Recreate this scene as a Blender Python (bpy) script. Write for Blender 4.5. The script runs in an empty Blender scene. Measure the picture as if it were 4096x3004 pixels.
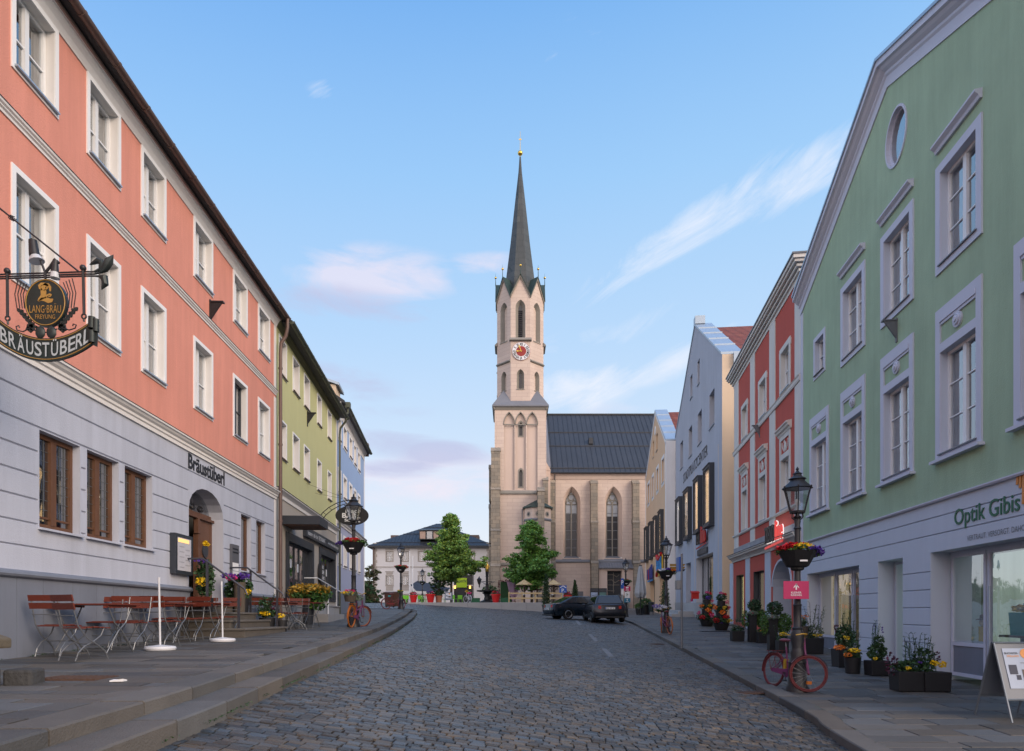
import bpy, bmesh, math, random
import numpy as np
from mathutils import Vector, Matrix, geometry
from math import sin, cos, pi, radians as R
random.seed(7); RNG = np.random.default_rng(7)
scene = bpy.context.scene
COL = scene.collection
FPX = 2731.0            # focal length in pixels of the 4096 px wide photograph
# ------------------------------------------------------------------ camera
cam = bpy.data.cameras.new('camera'); cam_ob = bpy.data.objects.new('camera', cam); COL.objects.link(cam_ob)
cam.lens = 24.0; cam.sensor_width = 36.0; cam.sensor_fit = 'HORIZONTAL'
cam.shift_y = (2467-1502)/4096.0
cam.clip_start = 0.05; cam.clip_end = 4000
cam_ob.location = (0, 0, 0); cam_ob.rotation_euler = (R(90), 0, 0)
scene.camera = cam_ob
# ------------------------------------------------------------------ world
SUN_EL, SUN_AZ = 24.0, 128.0       # azimuth from +Y clockwise: behind the camera on the right
world = bpy.data.worlds.new('World'); scene.world = world; world.use_nodes = True
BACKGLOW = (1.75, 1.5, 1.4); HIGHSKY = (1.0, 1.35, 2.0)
def build_world():
    nt = world.node_tree; N = nt.nodes; L = nt.links; N.clear()
    out = N.new('ShaderNodeOutputWorld'); bg = N.new('ShaderNodeBackground'); L.new(bg.outputs[0], out.inputs[0])
    tc = N.new('ShaderNodeTexCoord'); sep = N.new('ShaderNodeSeparateXYZ'); L.new(tc.outputs['Generated'], sep.inputs[0])
    def m(op, a, b=None, c=None, clamp=False):
        n = N.new('ShaderNodeMath'); n.operation = op; n.use_clamp = clamp
        for i, x in enumerate((a, b, c)):
            if x is None: continue
            if isinstance(x, (int, float)): n.inputs[i].default_value = x
            else: L.new(x, n.inputs[i])
        return n.outputs[0]
    X, Y, Z = sep.outputs
    yy = m('MAXIMUM', Y, 0.08)
    hor = m('SQRT', m('ADD', m('MULTIPLY', X, X), m('MULTIPLY', Y, Y)))
    el = m('DIVIDE', Z, m('MAXIMUM', hor, .05))
    ramp = N.new('ShaderNodeValToRGB'); L.new(m('MULTIPLY', el, 0.5, clamp=True), ramp.inputs[0])
    def lin(r, g, b): return tuple(((c/255+.055)/1.055)**2.4 if c/255 > .04045 else c/255/12.92 for c in (r, g, b)) + (1,)
    stops = [(0.0, (234, 236, 242)), (.05, (230, 236, 247)), (.10, (214, 230, 249)), (.2, (188, 219, 251)), (.32, (160, 206, 250)), (.45, (128, 184, 243)), (1.0, (84, 146, 224))]
    e = ramp.color_ramp.elements; e[0].position = 0; e[0].color = lin(*stops[0][1]); e[1].position = 1; e[1].color = lin(*stops[-1][1])
    for p, c in stops[1:-1]:
        q = e.new(p); q.color = lin(*c)
    # left side of the view is a little deeper blue, right a little paler
    az = m('DIVIDE', X, yy)
    side = N.new('ShaderNodeMix'); side.data_type = 'RGBA'; side.blend_type = 'MULTIPLY'
    L.new(m('MULTIPLY', m('SUBTRACT', 0.25, az), m('MULTIPLY', el, 0.9), clamp=True), side.inputs[0])
    L.new(ramp.outputs[0], side.inputs[6]); side.inputs[7].default_value = (.72, .84, .97, 1)
    # physical sky blended in
    sky = N.new('ShaderNodeTexSky'); sky.sky_type = 'NISHITA'; sky.sun_disc = False
    sky.sun_elevation = R(SUN_EL); sky.sun_rotation = R(SUN_AZ); sky.air_density = 1.2
    skm = N.new('ShaderNodeMix'); skm.data_type = 'RGBA'; skm.inputs[0].default_value = .12
    sc = N.new('ShaderNodeMix'); sc.data_type = 'RGBA'; sc.blend_type = 'MULTIPLY'; sc.inputs[0].default_value = 1
    L.new(sky.outputs[0], sc.inputs[6]); sc.inputs[7].default_value = (.09, .09, .09, 1)
    L.new(side.outputs[2], skm.inputs[6]); L.new(sc.outputs[2], skm.inputs[7])
    # clouds (direction space)
    comb = N.new('ShaderNodeCombineXYZ'); L.new(az, comb.inputs[0]); L.new(el, comb.inputs[1])
    elv = m('DIVIDE', Z, yy)
    def noise(scale, detail, rough, sx=1, sy=1, rot=0, dist=0):
        mp = N.new('ShaderNodeMapping'); mp.vector_type = 'TEXTURE'; mp.inputs['Scale'].default_value = (1/sx, 1/sy, 1); mp.inputs['Rotation'].default_value = (0, 0, rot)
        L.new(comb.outputs[0], mp.inputs[0])
        t = N.new('ShaderNodeTexNoise'); t.inputs['Scale'].default_value = scale; t.inputs['Detail'].default_value = detail
        t.inputs['Roughness'].default_value = rough; t.inputs['Distortion'].default_value = dist
        L.new(mp.outputs[0], t.inputs[0]); return t.outputs[0]
    n1 = noise(5, 10, .66, 1, 3.4, R(31), .9); n2 = noise(6, 9, .62, 1, 3.0, R(-5), .6)
    f = FPX
    def blob(px, py, rx, ry, rot):
        ax, by = (px-2048)/f, (2467-py)/f; rx /= f; ry /= f
        dx = m('SUBTRACT', az, ax); dy = m('SUBTRACT', elv, by); c, s = cos(rot), sin(rot)
        u = m('DIVIDE', m('ADD', m('MULTIPLY', dx, c), m('MULTIPLY', dy, s)), rx)
        v = m('DIVIDE', m('SUBTRACT', m('MULTIPLY', dy, c), m('MULTIPLY', dx, s)), ry)
        d = m('ADD', m('MULTIPLY', u, u), m('MULTIPLY', v, v))
        return m('SUBTRACT', 1.0, d, clamp=True)
    def layer(blobs, nz, lo, gain):
        tot = None
        for b in blobs:
            o = m('MULTIPLY', blob(*b[:5]), b[5])
            tot = o if tot is None else m('MAXIMUM', tot, o)
        th = m('SUBTRACT', lo, m('MULTIPLY', tot, .34))
        k = m('MULTIPLY', m('SUBTRACT', nz, th), gain, clamp=True)
        return m('MULTIPLY', k, m('MULTIPLY', tot, 1.5, clamp=True), clamp=True)
    wisps = layer([(2850, 870, 950, 110, R(31), 1.0), (3180, 700, 420, 150, R(28), .9), (2700, 1430, 420, 90, R(24), 1.0), (2300, 1555, 320, 120, R(8), 1.15), (2240, 1370, 300, 70, R(12), .5),
                   (1290, 365, 90, 60, 0, .8), (2370, 125, 150, 60, R(-30), .5), (2220, 200, 130, 60, R(60), .45), (2500, 1330, 700, 60, R(28), .5)], n1, 0.63, 3.0)
    pinks = layer([(1500, 1100, 420, 150, R(-4), 1.15), (1950, 1060, 200, 80, 0, .8), (1700, 1900, 600, 160, 0, .9), (2330, 1650, 330, 60, 0, .5)], n2, .60, 3.4)
    purps = layer([(1650, 1790, 420, 85, R(-6), 1.2), (1420, 1220, 460, 100, R(-8), .9), (1300, 1520, 420, 90, R(-10), .8), (1600, 1870, 260, 60, 0, 1.0), (1500, 1650, 300, 60, 0, .5)], n2, .60, 3.4)
    cur = skm.outputs[2]
    for fac, colr, k in ((pinks, (240, 226, 236), .6), (purps, (186, 192, 222), .8), (wisps, (236, 238, 247), .66)):
        mx = N.new('ShaderNodeMix'); mx.data_type = 'RGBA'; L.new(m('MULTIPLY', fac, k), mx.inputs[0]); L.new(cur, mx.inputs[6]); mx.inputs[7].default_value = lin(*colr); cur = mx.outputs[2]
    # below the horizon
    gm = N.new('ShaderNodeMix'); gm.data_type = 'RGBA'; L.new(m('GREATER_THAN', 0.0, Z), gm.inputs[0]); L.new(cur, gm.inputs[6]); gm.inputs[7].default_value = (.08, .085, .09, 1)
    # unseen sky behind the camera and overhead, brightened as added light for the street
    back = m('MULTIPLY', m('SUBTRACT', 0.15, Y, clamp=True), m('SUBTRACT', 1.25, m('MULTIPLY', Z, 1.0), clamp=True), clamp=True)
    high = m('MULTIPLY', m('SUBTRACT', Z, .70, clamp=True), 1.5)
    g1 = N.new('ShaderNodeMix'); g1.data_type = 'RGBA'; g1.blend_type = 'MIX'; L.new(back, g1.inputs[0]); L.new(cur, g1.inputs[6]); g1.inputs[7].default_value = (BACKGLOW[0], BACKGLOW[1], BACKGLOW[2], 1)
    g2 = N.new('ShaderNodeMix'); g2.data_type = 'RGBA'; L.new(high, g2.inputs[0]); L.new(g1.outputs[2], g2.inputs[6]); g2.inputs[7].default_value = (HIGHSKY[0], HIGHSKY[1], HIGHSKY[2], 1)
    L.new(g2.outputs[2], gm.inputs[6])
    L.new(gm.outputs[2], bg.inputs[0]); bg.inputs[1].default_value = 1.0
build_world()
sun = bpy.data.lights.new('sun', 'SUN'); sun.energy = 2.3; sun.angle = R(34); sun.color = (1.0, .80, .62)
sun_ob = bpy.data.objects.new('sun', sun); COL.objects.link(sun_ob)
_d = Vector((sin(R(SUN_AZ))*cos(R(SUN_EL)), cos(R(SUN_AZ))*cos(R(SUN_EL)), sin(R(SUN_EL))))
sun_ob.rotation_euler = _d.to_track_quat('Z', 'Y').to_euler(); sun_ob.location = (20, -20, 30)
vs = scene.view_settings; vs.view_transform = 'Standard'; vs.look = 'None'; vs.exposure = 0.14; vs.gamma = 1.0
cy = scene.cycles; cy.use_denoising = True; cy.max_bounces = 6; cy.diffuse_bounces = 2; cy.glossy_bounces = 3; cy.transmission_bounces = 4; cy.transparent_max_bounces = 8
cy.sample_clamp_indirect = 6; cy.use_adaptive_sampling = True; cy.adaptive_threshold = .015
# ------------------------------------------------------------------ materials
MATS = {}
def lin3(c): return tuple(((x/255+.055)/1.055)**2.4 if x/255 > .04045 else x/255/12.92 for x in c)
def mat(name, col, rough=.7, var=.10, vscale=1.2, bump=.0, bscale=60, metal=0.0, spec=.5, emit=None, estr=0, island=0.0, hue=0.0, streak=0.0):
    """col: linear base colour; var: large soft tone variation; island: per-piece variation; streak: vertical grime."""
    if name in MATS: return MATS[name]
    m = bpy.data.materials.new(name); m.use_nodes = True; nt = m.node_tree; N = nt.nodes; L = nt.links
    b = N['Principled BSDF']; b.inputs['Roughness'].default_value = rough; b.inputs['Metallic'].default_value = metal
    b.inputs['Specular IOR Level'].default_value = spec
    b.inputs['Base Color'].default_value = (*col, 1)
    if emit: b.inputs['Emission Color'].default_value = (*emit, 1); b.inputs['Emission Strength'].default_value = estr
    tc = N.new('ShaderNodeTexCoord')
    cur = None
    def mathn(op, a, bb=None):
        n = N.new('ShaderNodeMath'); n.operation = op
        for i, x in enumerate((a, bb)):
            if x is None: continue
            if isinstance(x, (int, float)): n.inputs[i].default_value = x
            else: L.new(x, n.inputs[i])
        return n.outputs[0]
    fac = None
    if var > 0:
        t = N.new('ShaderNodeTexNoise'); t.inputs['Scale'].default_value = vscale; t.inputs['Detail'].default_value = 6; t.inputs['Roughness'].default_value = .6
        L.new(tc.outputs['Object'], t.inputs[0]); fac = mathn('ADD', mathn('MULTIPLY', mathn('SUBTRACT', t.outputs[0], .5), var*3.2), 1.0)
    if streak > 0:
        mp = N.new('ShaderNodeMapping'); mp.inputs['Scale'].default_value = (2.2, 2.2, .22); L.new(tc.outputs['Object'], mp.inputs[0])
        t = N.new('ShaderNodeTexNoise'); t.inputs['Scale'].default_value = 1.6; t.inputs['Detail'].default_value = 8; t.inputs['Roughness'].default_value = .65; L.new(mp.outputs[0], t.inputs[0])
        s = mathn('ADD', mathn('MULTIPLY', mathn('SUBTRACT', t.outputs[0], .5), streak*3.0), 1.0); fac = s if fac is None else mathn('MULTIPLY', fac, s)
    if island > 0:
        g = N.new('ShaderNodeNewGeometry'); s = mathn('ADD', mathn('MULTIPLY', mathn('SUBTRACT', g.outputs['Random Per Island'], .5), island*2), 1.0)
        fac = s if fac is None else mathn('MULTIPLY', fac, s)
    if fac is not None:
        h = N.new('ShaderNodeHueSaturation'); h.inputs['Color'].default_value = (*col, 1); L.new(fac, h.inputs['Value'])
        if hue > 0 and island > 0:
            wn = N.new('ShaderNodeTexWhiteNoise'); wn.noise_dimensions = '1D'; L.new(g.outputs['Random Per Island'], wn.inputs['W'])
            mx = N.new('ShaderNodeMix'); mx.data_type = 'RGBA'; L.new(wn.outputs[0], mx.inputs[0])
            mx.inputs[6].default_value = (col[0]*(1+hue), col[1], col[2]*(1-hue*1.3), 1); mx.inputs[7].default_value = (col[0]*(1-hue), col[1], col[2]*(1+hue), 1)
            L.new(mx.outputs[2], h.inputs['Color'])
        L.new(h.outputs[0], b.inputs['Base Color'])
    if bump > 0:
        t = N.new('ShaderNodeTexNoise'); t.inputs['Scale'].default_value = bscale; t.inputs['Detail'].default_value = 3; L.new(tc.outputs['Object'], t.inputs[0])
        bp = N.new('ShaderNodeBump'); bp.inputs['Strength'].default_value = bump; bp.inputs['Distance'].default_value = .02; L.new(t.outputs[0], bp.inputs['Height']); L.new(bp.outputs[0], b.inputs['Normal'])
    MATS[name] = m; return m
def brickmat(name, c1, c2, mortar, bw, bh, ms=.012, rough=.8, bump=.35, offset=.5, var=.12, vs=.5):
    m = bpy.data.materials.new(name); m.use_nodes = True; nt = m.node_tree; N = nt.nodes; L = nt.links; b = N['Principled BSDF']; b.inputs['Roughness'].default_value = rough
    tc = N.new('ShaderNodeTexCoord'); sp = N.new('ShaderNodeSeparateXYZ'); L.new(tc.outputs['Object'], sp.inputs[0])
    ad = N.new('ShaderNodeMath'); ad.operation = 'MULTIPLY_ADD'; L.new(sp.outputs[1], ad.inputs[0]); ad.inputs[1].default_value = .75; L.new(sp.outputs[0], ad.inputs[2])
    cb = N.new('ShaderNodeCombineXYZ'); L.new(ad.outputs[0], cb.inputs[0]); L.new(sp.outputs[2], cb.inputs[1])
    t = N.new('ShaderNodeTexBrick'); t.offset = offset; L.new(cb.outputs[0], t.inputs['Vector']); t.inputs['Scale'].default_value = 1
    t.inputs['Brick Width'].default_value = bw; t.inputs['Row Height'].default_value = bh; t.inputs['Mortar Size'].default_value = ms; t.inputs['Mortar Smooth'].default_value = .3
    t.inputs['Color1'].default_value = (*c1, 1); t.inputs['Color2'].default_value = (*c2, 1); t.inputs['Mortar'].default_value = (*mortar, 1)
    n = N.new('ShaderNodeTexNoise'); n.inputs['Scale'].default_value = vs; n.inputs['Detail'].default_value = 8; n.inputs['Roughness'].default_value = .65; L.new(tc.outputs['Object'], n.inputs[0])
    a = N.new('ShaderNodeMath'); a.operation = 'MULTIPLY_ADD'; L.new(n.outputs[0], a.inputs[0]); a.inputs[1].default_value = var*4; a.inputs[2].default_value = 1-var*2
    h = N.new('ShaderNodeHueSaturation'); L.new(t.outputs[0], h.inputs['Color']); L.new(a.outputs[0], h.inputs['Value']); L.new(h.outputs[0], b.inputs['Base Color'])
    if bump:
        bp = N.new('ShaderNodeBump'); bp.invert = True; bp.inputs['Strength'].default_value = bump; bp.inputs['Distance'].default_value = .02; L.new(t.outputs['Fac'], bp.inputs['Height']); L.new(bp.outputs[0], b.inputs['Normal'])
    MATS[name] = m; return m
def glassmat(name, tint=(.85, .9, .92), fr=1.0):
    m = bpy.data.materials.new(name); m.use_nodes = True; nt = m.node_tree; N = nt.nodes; L = nt.links; N.clear()
    o = N.new('ShaderNodeOutputMaterial'); mx = N.new('ShaderNodeMixShader'); tr = N.new('ShaderNodeBsdfTransparent'); gl = N.new('ShaderNodeBsdfGlossy')
    tr.inputs[0].default_value = (*tint, 1); gl.inputs['Roughness'].default_value = .02; gl.inputs[0].default_value = (.95, .97, 1, 1)
    ge = N.new('ShaderNodeNewGeometry'); dt = N.new('ShaderNodeVectorMath'); dt.operation = 'DOT_PRODUCT'; L.new(ge.outputs['Normal'], dt.inputs[0]); L.new(ge.outputs['Incoming'], dt.inputs[1])
    ab = N.new('ShaderNodeMath'); ab.operation = 'ABSOLUTE'; L.new(dt.outputs['Value'], ab.inputs[0]); su = N.new('ShaderNodeMath'); su.operation = 'SUBTRACT'; su.inputs[0].default_value = 1; L.new(ab.outputs[0], su.inputs[1])
    lw = N.new('ShaderNodeMath'); lw.operation = 'POWER'; L.new(su.outputs[0], lw.inputs[0]); lw.inputs[1].default_value = 3.2; a = N.new('ShaderNodeMath'); a.operation = 'MULTIPLY_ADD'; a.use_clamp = True
    tc = N.new('ShaderNodeTexCoord'); nz = N.new('ShaderNodeTexNoise'); nz.inputs['Scale'].default_value = 1.4; L.new(tc.outputs['Object'], nz.inputs[0])
    bp = N.new('ShaderNodeBump'); bp.inputs['Strength'].default_value = .12; bp.inputs['Distance'].default_value = .05; L.new(nz.outputs[0], bp.inputs['Height']); L.new(bp.outputs[0], gl.inputs['Normal'])
    L.new(lw.outputs[0], a.inputs[0]); a.inputs[1].default_value = fr; a.inputs[2].default_value = .22
    L.new(a.outputs[0], mx.inputs[0]); L.new(tr.outputs[0], mx.inputs[1]); L.new(gl.outputs[0], mx.inputs[2]); L.new(mx.outputs[0], o.inputs[0])
    MATS[name] = m; return m
def litmat(name, top, bot, z0, z1, strength):
    """glow of a lit room seen through a window: uneven, brighter near its lamps"""
    m = bpy.data.materials.new(name); m.use_nodes = True; nt = m.node_tree; N = nt.nodes; L = nt.links; b = N['Principled BSDF']
    tc = N.new('ShaderNodeTexCoord'); mp = N.new('ShaderNodeMapping'); mp.inputs['Scale'].default_value = (1, 1.6, .12); L.new(tc.outputs['Object'], mp.inputs[0])
    n = N.new('ShaderNodeTexNoise'); n.inputs['Scale'].default_value = 1.7; n.inputs['Detail'].default_value = 4; L.new(mp.outputs[0], n.inputs[0])
    r = N.new('ShaderNodeValToRGB'); r.color_ramp.elements[0].position = .32; r.color_ramp.elements[0].color = (*bot, 1); r.color_ramp.elements[1].position = .68; r.color_ramp.elements[1].color = (*top, 1)
    L.new(n.outputs[0], r.inputs[0]); L.new(r.outputs[0], b.inputs['Emission Color']); b.inputs['Emission Strength'].default_value = strength; b.inputs['Base Color'].default_value = (.2, .18, .14, 1)
    MATS[name] = m; return m
WHITE = mat('white_plaster', (.74, .72, .70), .75, .05, .8, .15, 90, streak=.05)
WTRIM = mat('white_trim', (.84, .84, .84), .6, .03, 1.5)
WFRAME = mat('white_window_paint', (.78, .79, .80), .4, .02)
ORANGE = mat('salmon_plaster', (.70, .285, .21), .85, .08, .5, .4, 50, streak=.13)
PALEGREY = mat('pale_blue_grey_plaster', (.46, .485, .56), .85, .08, .5, .3, 55, streak=.15)
YELLOW = mat('yellow_green_plaster', (.56, .55, .27), .85, .05, .5, .35, 55, streak=.04)
BLUE = mat('light_blue_plaster', (.31, .44, .68), .85, .04, .5, .25, 55, streak=.04)
BLUEGREY = mat('lavender_plaster', (.42, .45, .60), .85, .04, .5, .25, 55)
GREEN = mat('mint_green_plaster', (.34, .465, .315), .85, .12, .7, .4, 40, streak=.13)
LILAC = mat('lilac_white_plaster', (.51, .56, .65), .75, .04, .6, .15, 60, streak=.04)
LILACTRIM = mat('lilac_white_trim', (.54, .565, .67), .6, .03, 1)
REDP = mat('brick_red_plaster', (.50, .085, .058), .85, .06, .6, .3, 50, streak=.06)
CREAMTRIM = mat('worn_cream_trim', (.66, .64, .60), .75, .07, 1.2, streak=.1)
GREYP = mat('cool_grey_plaster', (.42, .44, .50), .85, .07, .35, .25, 50, streak=.12)
CREAMP = mat('cream_plaster', (.66, .52, .38), .85, .05, .5, .25, 50, streak=.05)
BEIGE = mat('sand_plaster', (.74, .51, .32), .85, .05, .5, .25, 50, streak=.04)
GREYBEIGE = mat('grey_beige_plaster', (.42, .38, .33), .85, .05, .6, .2, 60)
DARKMET = mat('black_iron', (.018, .018, .022), .45, .08, 6, spec=.5)
ANTH = mat('anthracite_metal', (.028, .034, .045), .5, .05, 2)
GUTTER = mat('brown_copper', (.15, .10, .085), .5, .12, 3, metal=.3)
GREENGUT = mat('weathered_copper_gutter', (.085, .095, .07), .5, .12, 3, metal=.4)
ZINC = mat('zinc_sheet', (.38, .46, .54), .4, .08, 2, metal=.5)
GREYZINC = mat('dull_lead', (.14, .15, .17), .5, .1, 2, metal=.3)
OAK = mat('weathered_oak', (.13, .058, .028), .55, .2, 4, .2, 30, streak=.35)
DOORW = mat('carved_oak', (.125, .058, .034), .55, .2, 4, .3, 30, streak=.25)
GLASS = glassmat('window_glass'); GLASSD = glassmat('dark_window_glass', (.35, .4, .45), 1.0)
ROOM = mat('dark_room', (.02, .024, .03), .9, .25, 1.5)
CURTAIN = mat('net_curtain', (.18, .18, .19), .9, .08, 3, .3, 8)
STONE = mat('granite', (.20, .185, .165), .85, .16, 3.5, .4, 60, island=.12)
GRANITE = mat('blue_grey_granite_plinth', (.17, .19, .235), .7, .08, 1.5, .15, 120, streak=.14)
SANDSTONE = mat('pale_granite', (.36, .35, .34), .85, .1, 2, .3, 80, island=.06)
BLACKP = mat('black_planter', (.012, .012, .014), .6, .1, 5)
SOIL = mat('soil', (.03, .02, .015), .95)
LEAF = mat('leaf_green', (.055, .13, .025), .6, .25, 1.2, island=.45, hue=.25)
LEAFD = mat('dark_leaf', (.03, .075, .025), .6, .2, 1.2, island=.4, hue=.15)
LEAFY = mat('yellow_leaf', (.45, .27, .03), .6, .2, 2, island=.4)
LEAFG = mat('grey_leaf', (.16, .21, .15), .7, .2, 2, island=.3)
LEAFP = mat('purple_leaf', (.07, .015, .04), .7, .2, 2, island=.4)
BARK = mat('bark', (.09, .065, .045), .9, .25, 6, .6, 30)
def petal(n, c): return mat(n, c, .6, .05, 3, island=.3)
PY = petal('yellow_petal', (.85, .56, .01)); PR = petal('red_petal', (.62, .01, .02)); PV = petal('violet_petal', (.09, .03, .30)); PP = petal('pink_petal', (.72, .06, .22)); PW = petal('white_petal', (.7, .7, .75)); PO = petal('orange_petal', (.85, .22, .02))
# ------------------------------------------------------------------ mesh helpers
class MB:
    def __init__(s, M=None): s.v = []; s.f = []; s.m = []; s.M = M
    def add(s, vs, fs, mi=0):
        b = len(s.v); M = s.M
        if M is not None:
            vs = [M @ Vector(p) for p in vs]
        s.v.extend([tuple(p) for p in vs]); s.f.extend([tuple(b+i for i in f) for f in fs]); s.m.extend([mi]*len(fs)); return s
    def box(s, x0, x1, y0, y1, z0, z1, mi=0):
        x0, x1 = sorted((x0, x1)); y0, y1 = sorted((y0, y1)); z0, z1 = sorted((z0, z1))
        return s.add([(x0, y0, z0), (x1, y0, z0), (x1, y1, z0), (x0, y1, z0), (x0, y0, z1), (x1, y0, z1), (x1, y1, z1), (x0, y1, z1)],
                     [(0, 3, 2, 1), (4, 5, 6, 7), (0, 1, 5, 4), (1, 2, 6, 5), (2, 3, 7, 6), (3, 0, 4, 7)], mi)
    def hexa(s, p, mi=0):   # 8 points, bottom ring then top ring
        return s.add(p, [(0, 3, 2, 1), (4, 5, 6, 7), (0, 1, 5, 4), (1, 2, 6, 5), (2, 3, 7, 6), (3, 0, 4, 7)], mi)
    def obox(s, M, sx, sy, sz, mi=0):
        return s.add([M @ Vector((a*sx/2, b*sy/2, c*sz/2)) for c in (-1, 1) for a, b in ((-1, -1), (1, -1), (1, 1), (-1, 1))],
                     [(0, 3, 2, 1), (4, 5, 6, 7), (0, 1, 5, 4), (1, 2, 6, 5), (2, 3, 7, 6), (3, 0, 4, 7)], mi)
    def cyl(s, p0, p1, r0, r1=None, n=10, mi=0, cap=True):
        r1 = r0 if r1 is None else r1; p0 = Vector(p0); p1 = Vector(p1); d = (p1-p0).normalized()
        a = d.orthogonal().normalized(); b = d.cross(a)
        vs = [p0+(a*cos(2*pi*i/n)+b*sin(2*pi*i/n))*r0 for i in range(n)]+[p1+(a*cos(2*pi*i/n)+b*sin(2*pi*i/n))*r1 for i in range(n)]
        fs = [(i, (i+1) % n, n+(i+1) % n, n+i) for i in range(n)]
        if cap: fs += [tuple(range(n))[::-1], tuple(range(n, 2*n))]
        return s.add(vs, fs, mi)
    def tube(s, pts, r, n=6, mi=0, closed=False):
        P = [Vector(p) for p in pts]; k = len(P); vs = []; a = None
        rr = r if isinstance(r, (list, tuple)) else [r]*k
        for i in range(k):
            if closed: t = (P[(i+1) % k]-P[i-1])
            else: t = P[min(i+1, k-1)]-P[max(i-1, 0)]
            t.normalize()
            a = t.orthogonal().normalized() if a is None else (a-t*a.dot(t)).normalized()
            b = t.cross(a)
            vs += [P[i]+(a*cos(2*pi*j/n)+b*sin(2*pi*j/n))*rr[i] for j in range(n)]
        fs = []
        for i in range(k if closed else k-1):
            q = (i+1) % k
            fs += [(i*n+j, i*n+(j+1) % n, q*n+(j+1) % n, q*n+j) for j in range(n)]
        if not closed: fs += [tuple(range(n))[::-1], tuple((k-1)*n+j for j in range(n))]
        return s.add(vs, fs, mi)
    def lathe(s, c, prof, n=16, mi=0, rot=0):
        vs = []; k = len(prof)
        for r, z in prof: vs += [(c[0]+r*cos(2*pi*j/n+rot), c[1]+r*sin(2*pi*j/n+rot), c[2]+z) for j in range(n)]
        fs = [(i*n+j, i*n+(j+1) % n, (i+1)*n+(j+1) % n, (i+1)*n+j) for i in range(k-1) for j in range(n)]
        fs += [tuple(range(n))[::-1], tuple((k-1)*n+j for j in range(n))]
        return s.add(vs, fs, mi)
    def sphere(s, c, r, n=8, mi=0, sc=(1, 1, 1)):
        k = max(3, n//2); prof = [(r*sin(pi*i/k), -r*cos(pi*i/k)) for i in range(k+1)]
        vs = [(c[0]+q*cos(2*pi*j/n)*sc[0], c[1]+q*sin(2*pi*j/n)*sc[1], c[2]+z*sc[2]) for q, z in prof for j in range(n)]
        fs = [(i*n+j, i*n+(j+1) % n, (i+1)*n+(j+1) % n, (i+1)*n+j) for i in range(k) for j in range(n)]
        return s.add(vs, fs, mi)
    def prism(s, poly, d, mi=0):     # poly: list of 3D points, d: extrusion vector
        n = len(poly); d = Vector(d); vs = [Vector(p) for p in poly]; vs += [p+d for p in vs]
        return s.add(vs, [tuple(range(n))[::-1], tuple(range(n, 2*n))]+[(i, (i+1) % n, n+(i+1) % n, n+i) for i in range(n)], mi)
    def quads(s, arr, mi=0):         # numpy (N,4,3)
        b = len(s.v); k = len(arr)
        if s.M is not None:
            A = np.array(s.M); arr = arr @ A[:3, :3].T + A[:3, 3]
        s.v.extend(map(tuple, arr.reshape(-1, 3).tolist())); s.f.extend([(b+4*i, b+4*i+1, b+4*i+2, b+4*i+3) for i in range(k)]); s.m.extend([mi]*k); return s
    def leaves(s, c, rad, n, size, mi=0, shell=.35, flat=.0, droop=0):
        """n small leaf quads in an ellipsoid"""
        d = RNG.normal(size=(n, 3)); d /= np.linalg.norm(d, axis=1)[:, None]
        rr = (shell+(1-shell)*RNG.random(n))**.6
        P = np.array(c)+d*rr[:, None]*np.array(rad)
        return s.leafquads(P, size, mi, flat)
    def leafquads(s, P, size, mi=0, flat=0.):
        n = len(P); a = RNG.normal(size=(n, 3)); a[:, 2] *= .6; a /= np.linalg.norm(a, axis=1)[:, None]
        b = RNG.normal(size=(n, 3)); b -= (b*a).sum(1)[:, None]*a; b /= np.linalg.norm(b, axis=1)[:, None]
        sz = size*(.6+.8*RNG.random(n))[:, None]
        a = a*sz*.5; b = b*sz*.32
        return s.quads(np.stack([P-a, P+b, P+a, P-b], 1), mi)
    def build(s, name, mats, parent=None, smooth=False, world=True, bevel=0, recalc=False):
        vs = s.v
        if parent is not None and world:
            o = parent; off = Vector((0, 0, 0))
            while o is not None: off += o.location; o = o.parent
            vs = [(x-off.x, y-off.y, z-off.z) for x, y, z in vs]
        me = bpy.data.meshes.new(name); me.from_pydata(vs, [], s.f)
        if not isinstance(mats, (list, tuple)): mats = [mats]
        for m in mats: me.materials.append(m)
        if len(mats) > 1: me.polygons.foreach_set('material_index', s.m)
        if smooth: me.polygons.foreach_set('use_smooth', [True]*len(me.polygons))
        if recalc:
            bm = bmesh.new(); bm.from_mesh(me); bmesh.ops.recalc_face_normals(bm, faces=bm.faces); bm.to_mesh(me); bm.free()
        me.update()
        ob = bpy.data.objects.new(name, me); COL.objects.link(ob)
        if parent is not None: ob.parent = parent
        if bevel:
            md = ob.modifiers.new('bevel', 'BEVEL'); md.width = bevel; md.segments = 2; md.limit_method = 'ANGLE'
        if smooth == 'auto':
            for p in me.polygons: p.use_smooth = True
            try: me.set_sharp_from_angle(angle=R(40))
            except Exception: pass
        return ob
def tag(o, label=None, cat=None, group=None, kind=None):
    if label: o['label'] = label
    if cat: o['category'] = cat
    if group: o['group'] = group
    if kind: o['kind'] = kind
    return o
def thing(name, loc, label, cat, group=None, rz=0):
    o = bpy.data.objects.new(name, None); COL.objects.link(o); o.location = loc; o.rotation_euler = (0, 0, rz); o.empty_display_size = .2
    return tag(o, label, cat, group)
def copy_tree(o, loc=None, rz=None, label=None, parent=None):
    c = o.copy(); COL.objects.link(c)
    if parent is not None: c.parent = parent
    if loc is not None: c.location = loc
    if rz is not None: c.rotation_euler = (0, 0, rz)
    if label: c['label'] = label
    for ch in list(o.children): copy_tree(ch, parent=c)
    return c
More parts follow.
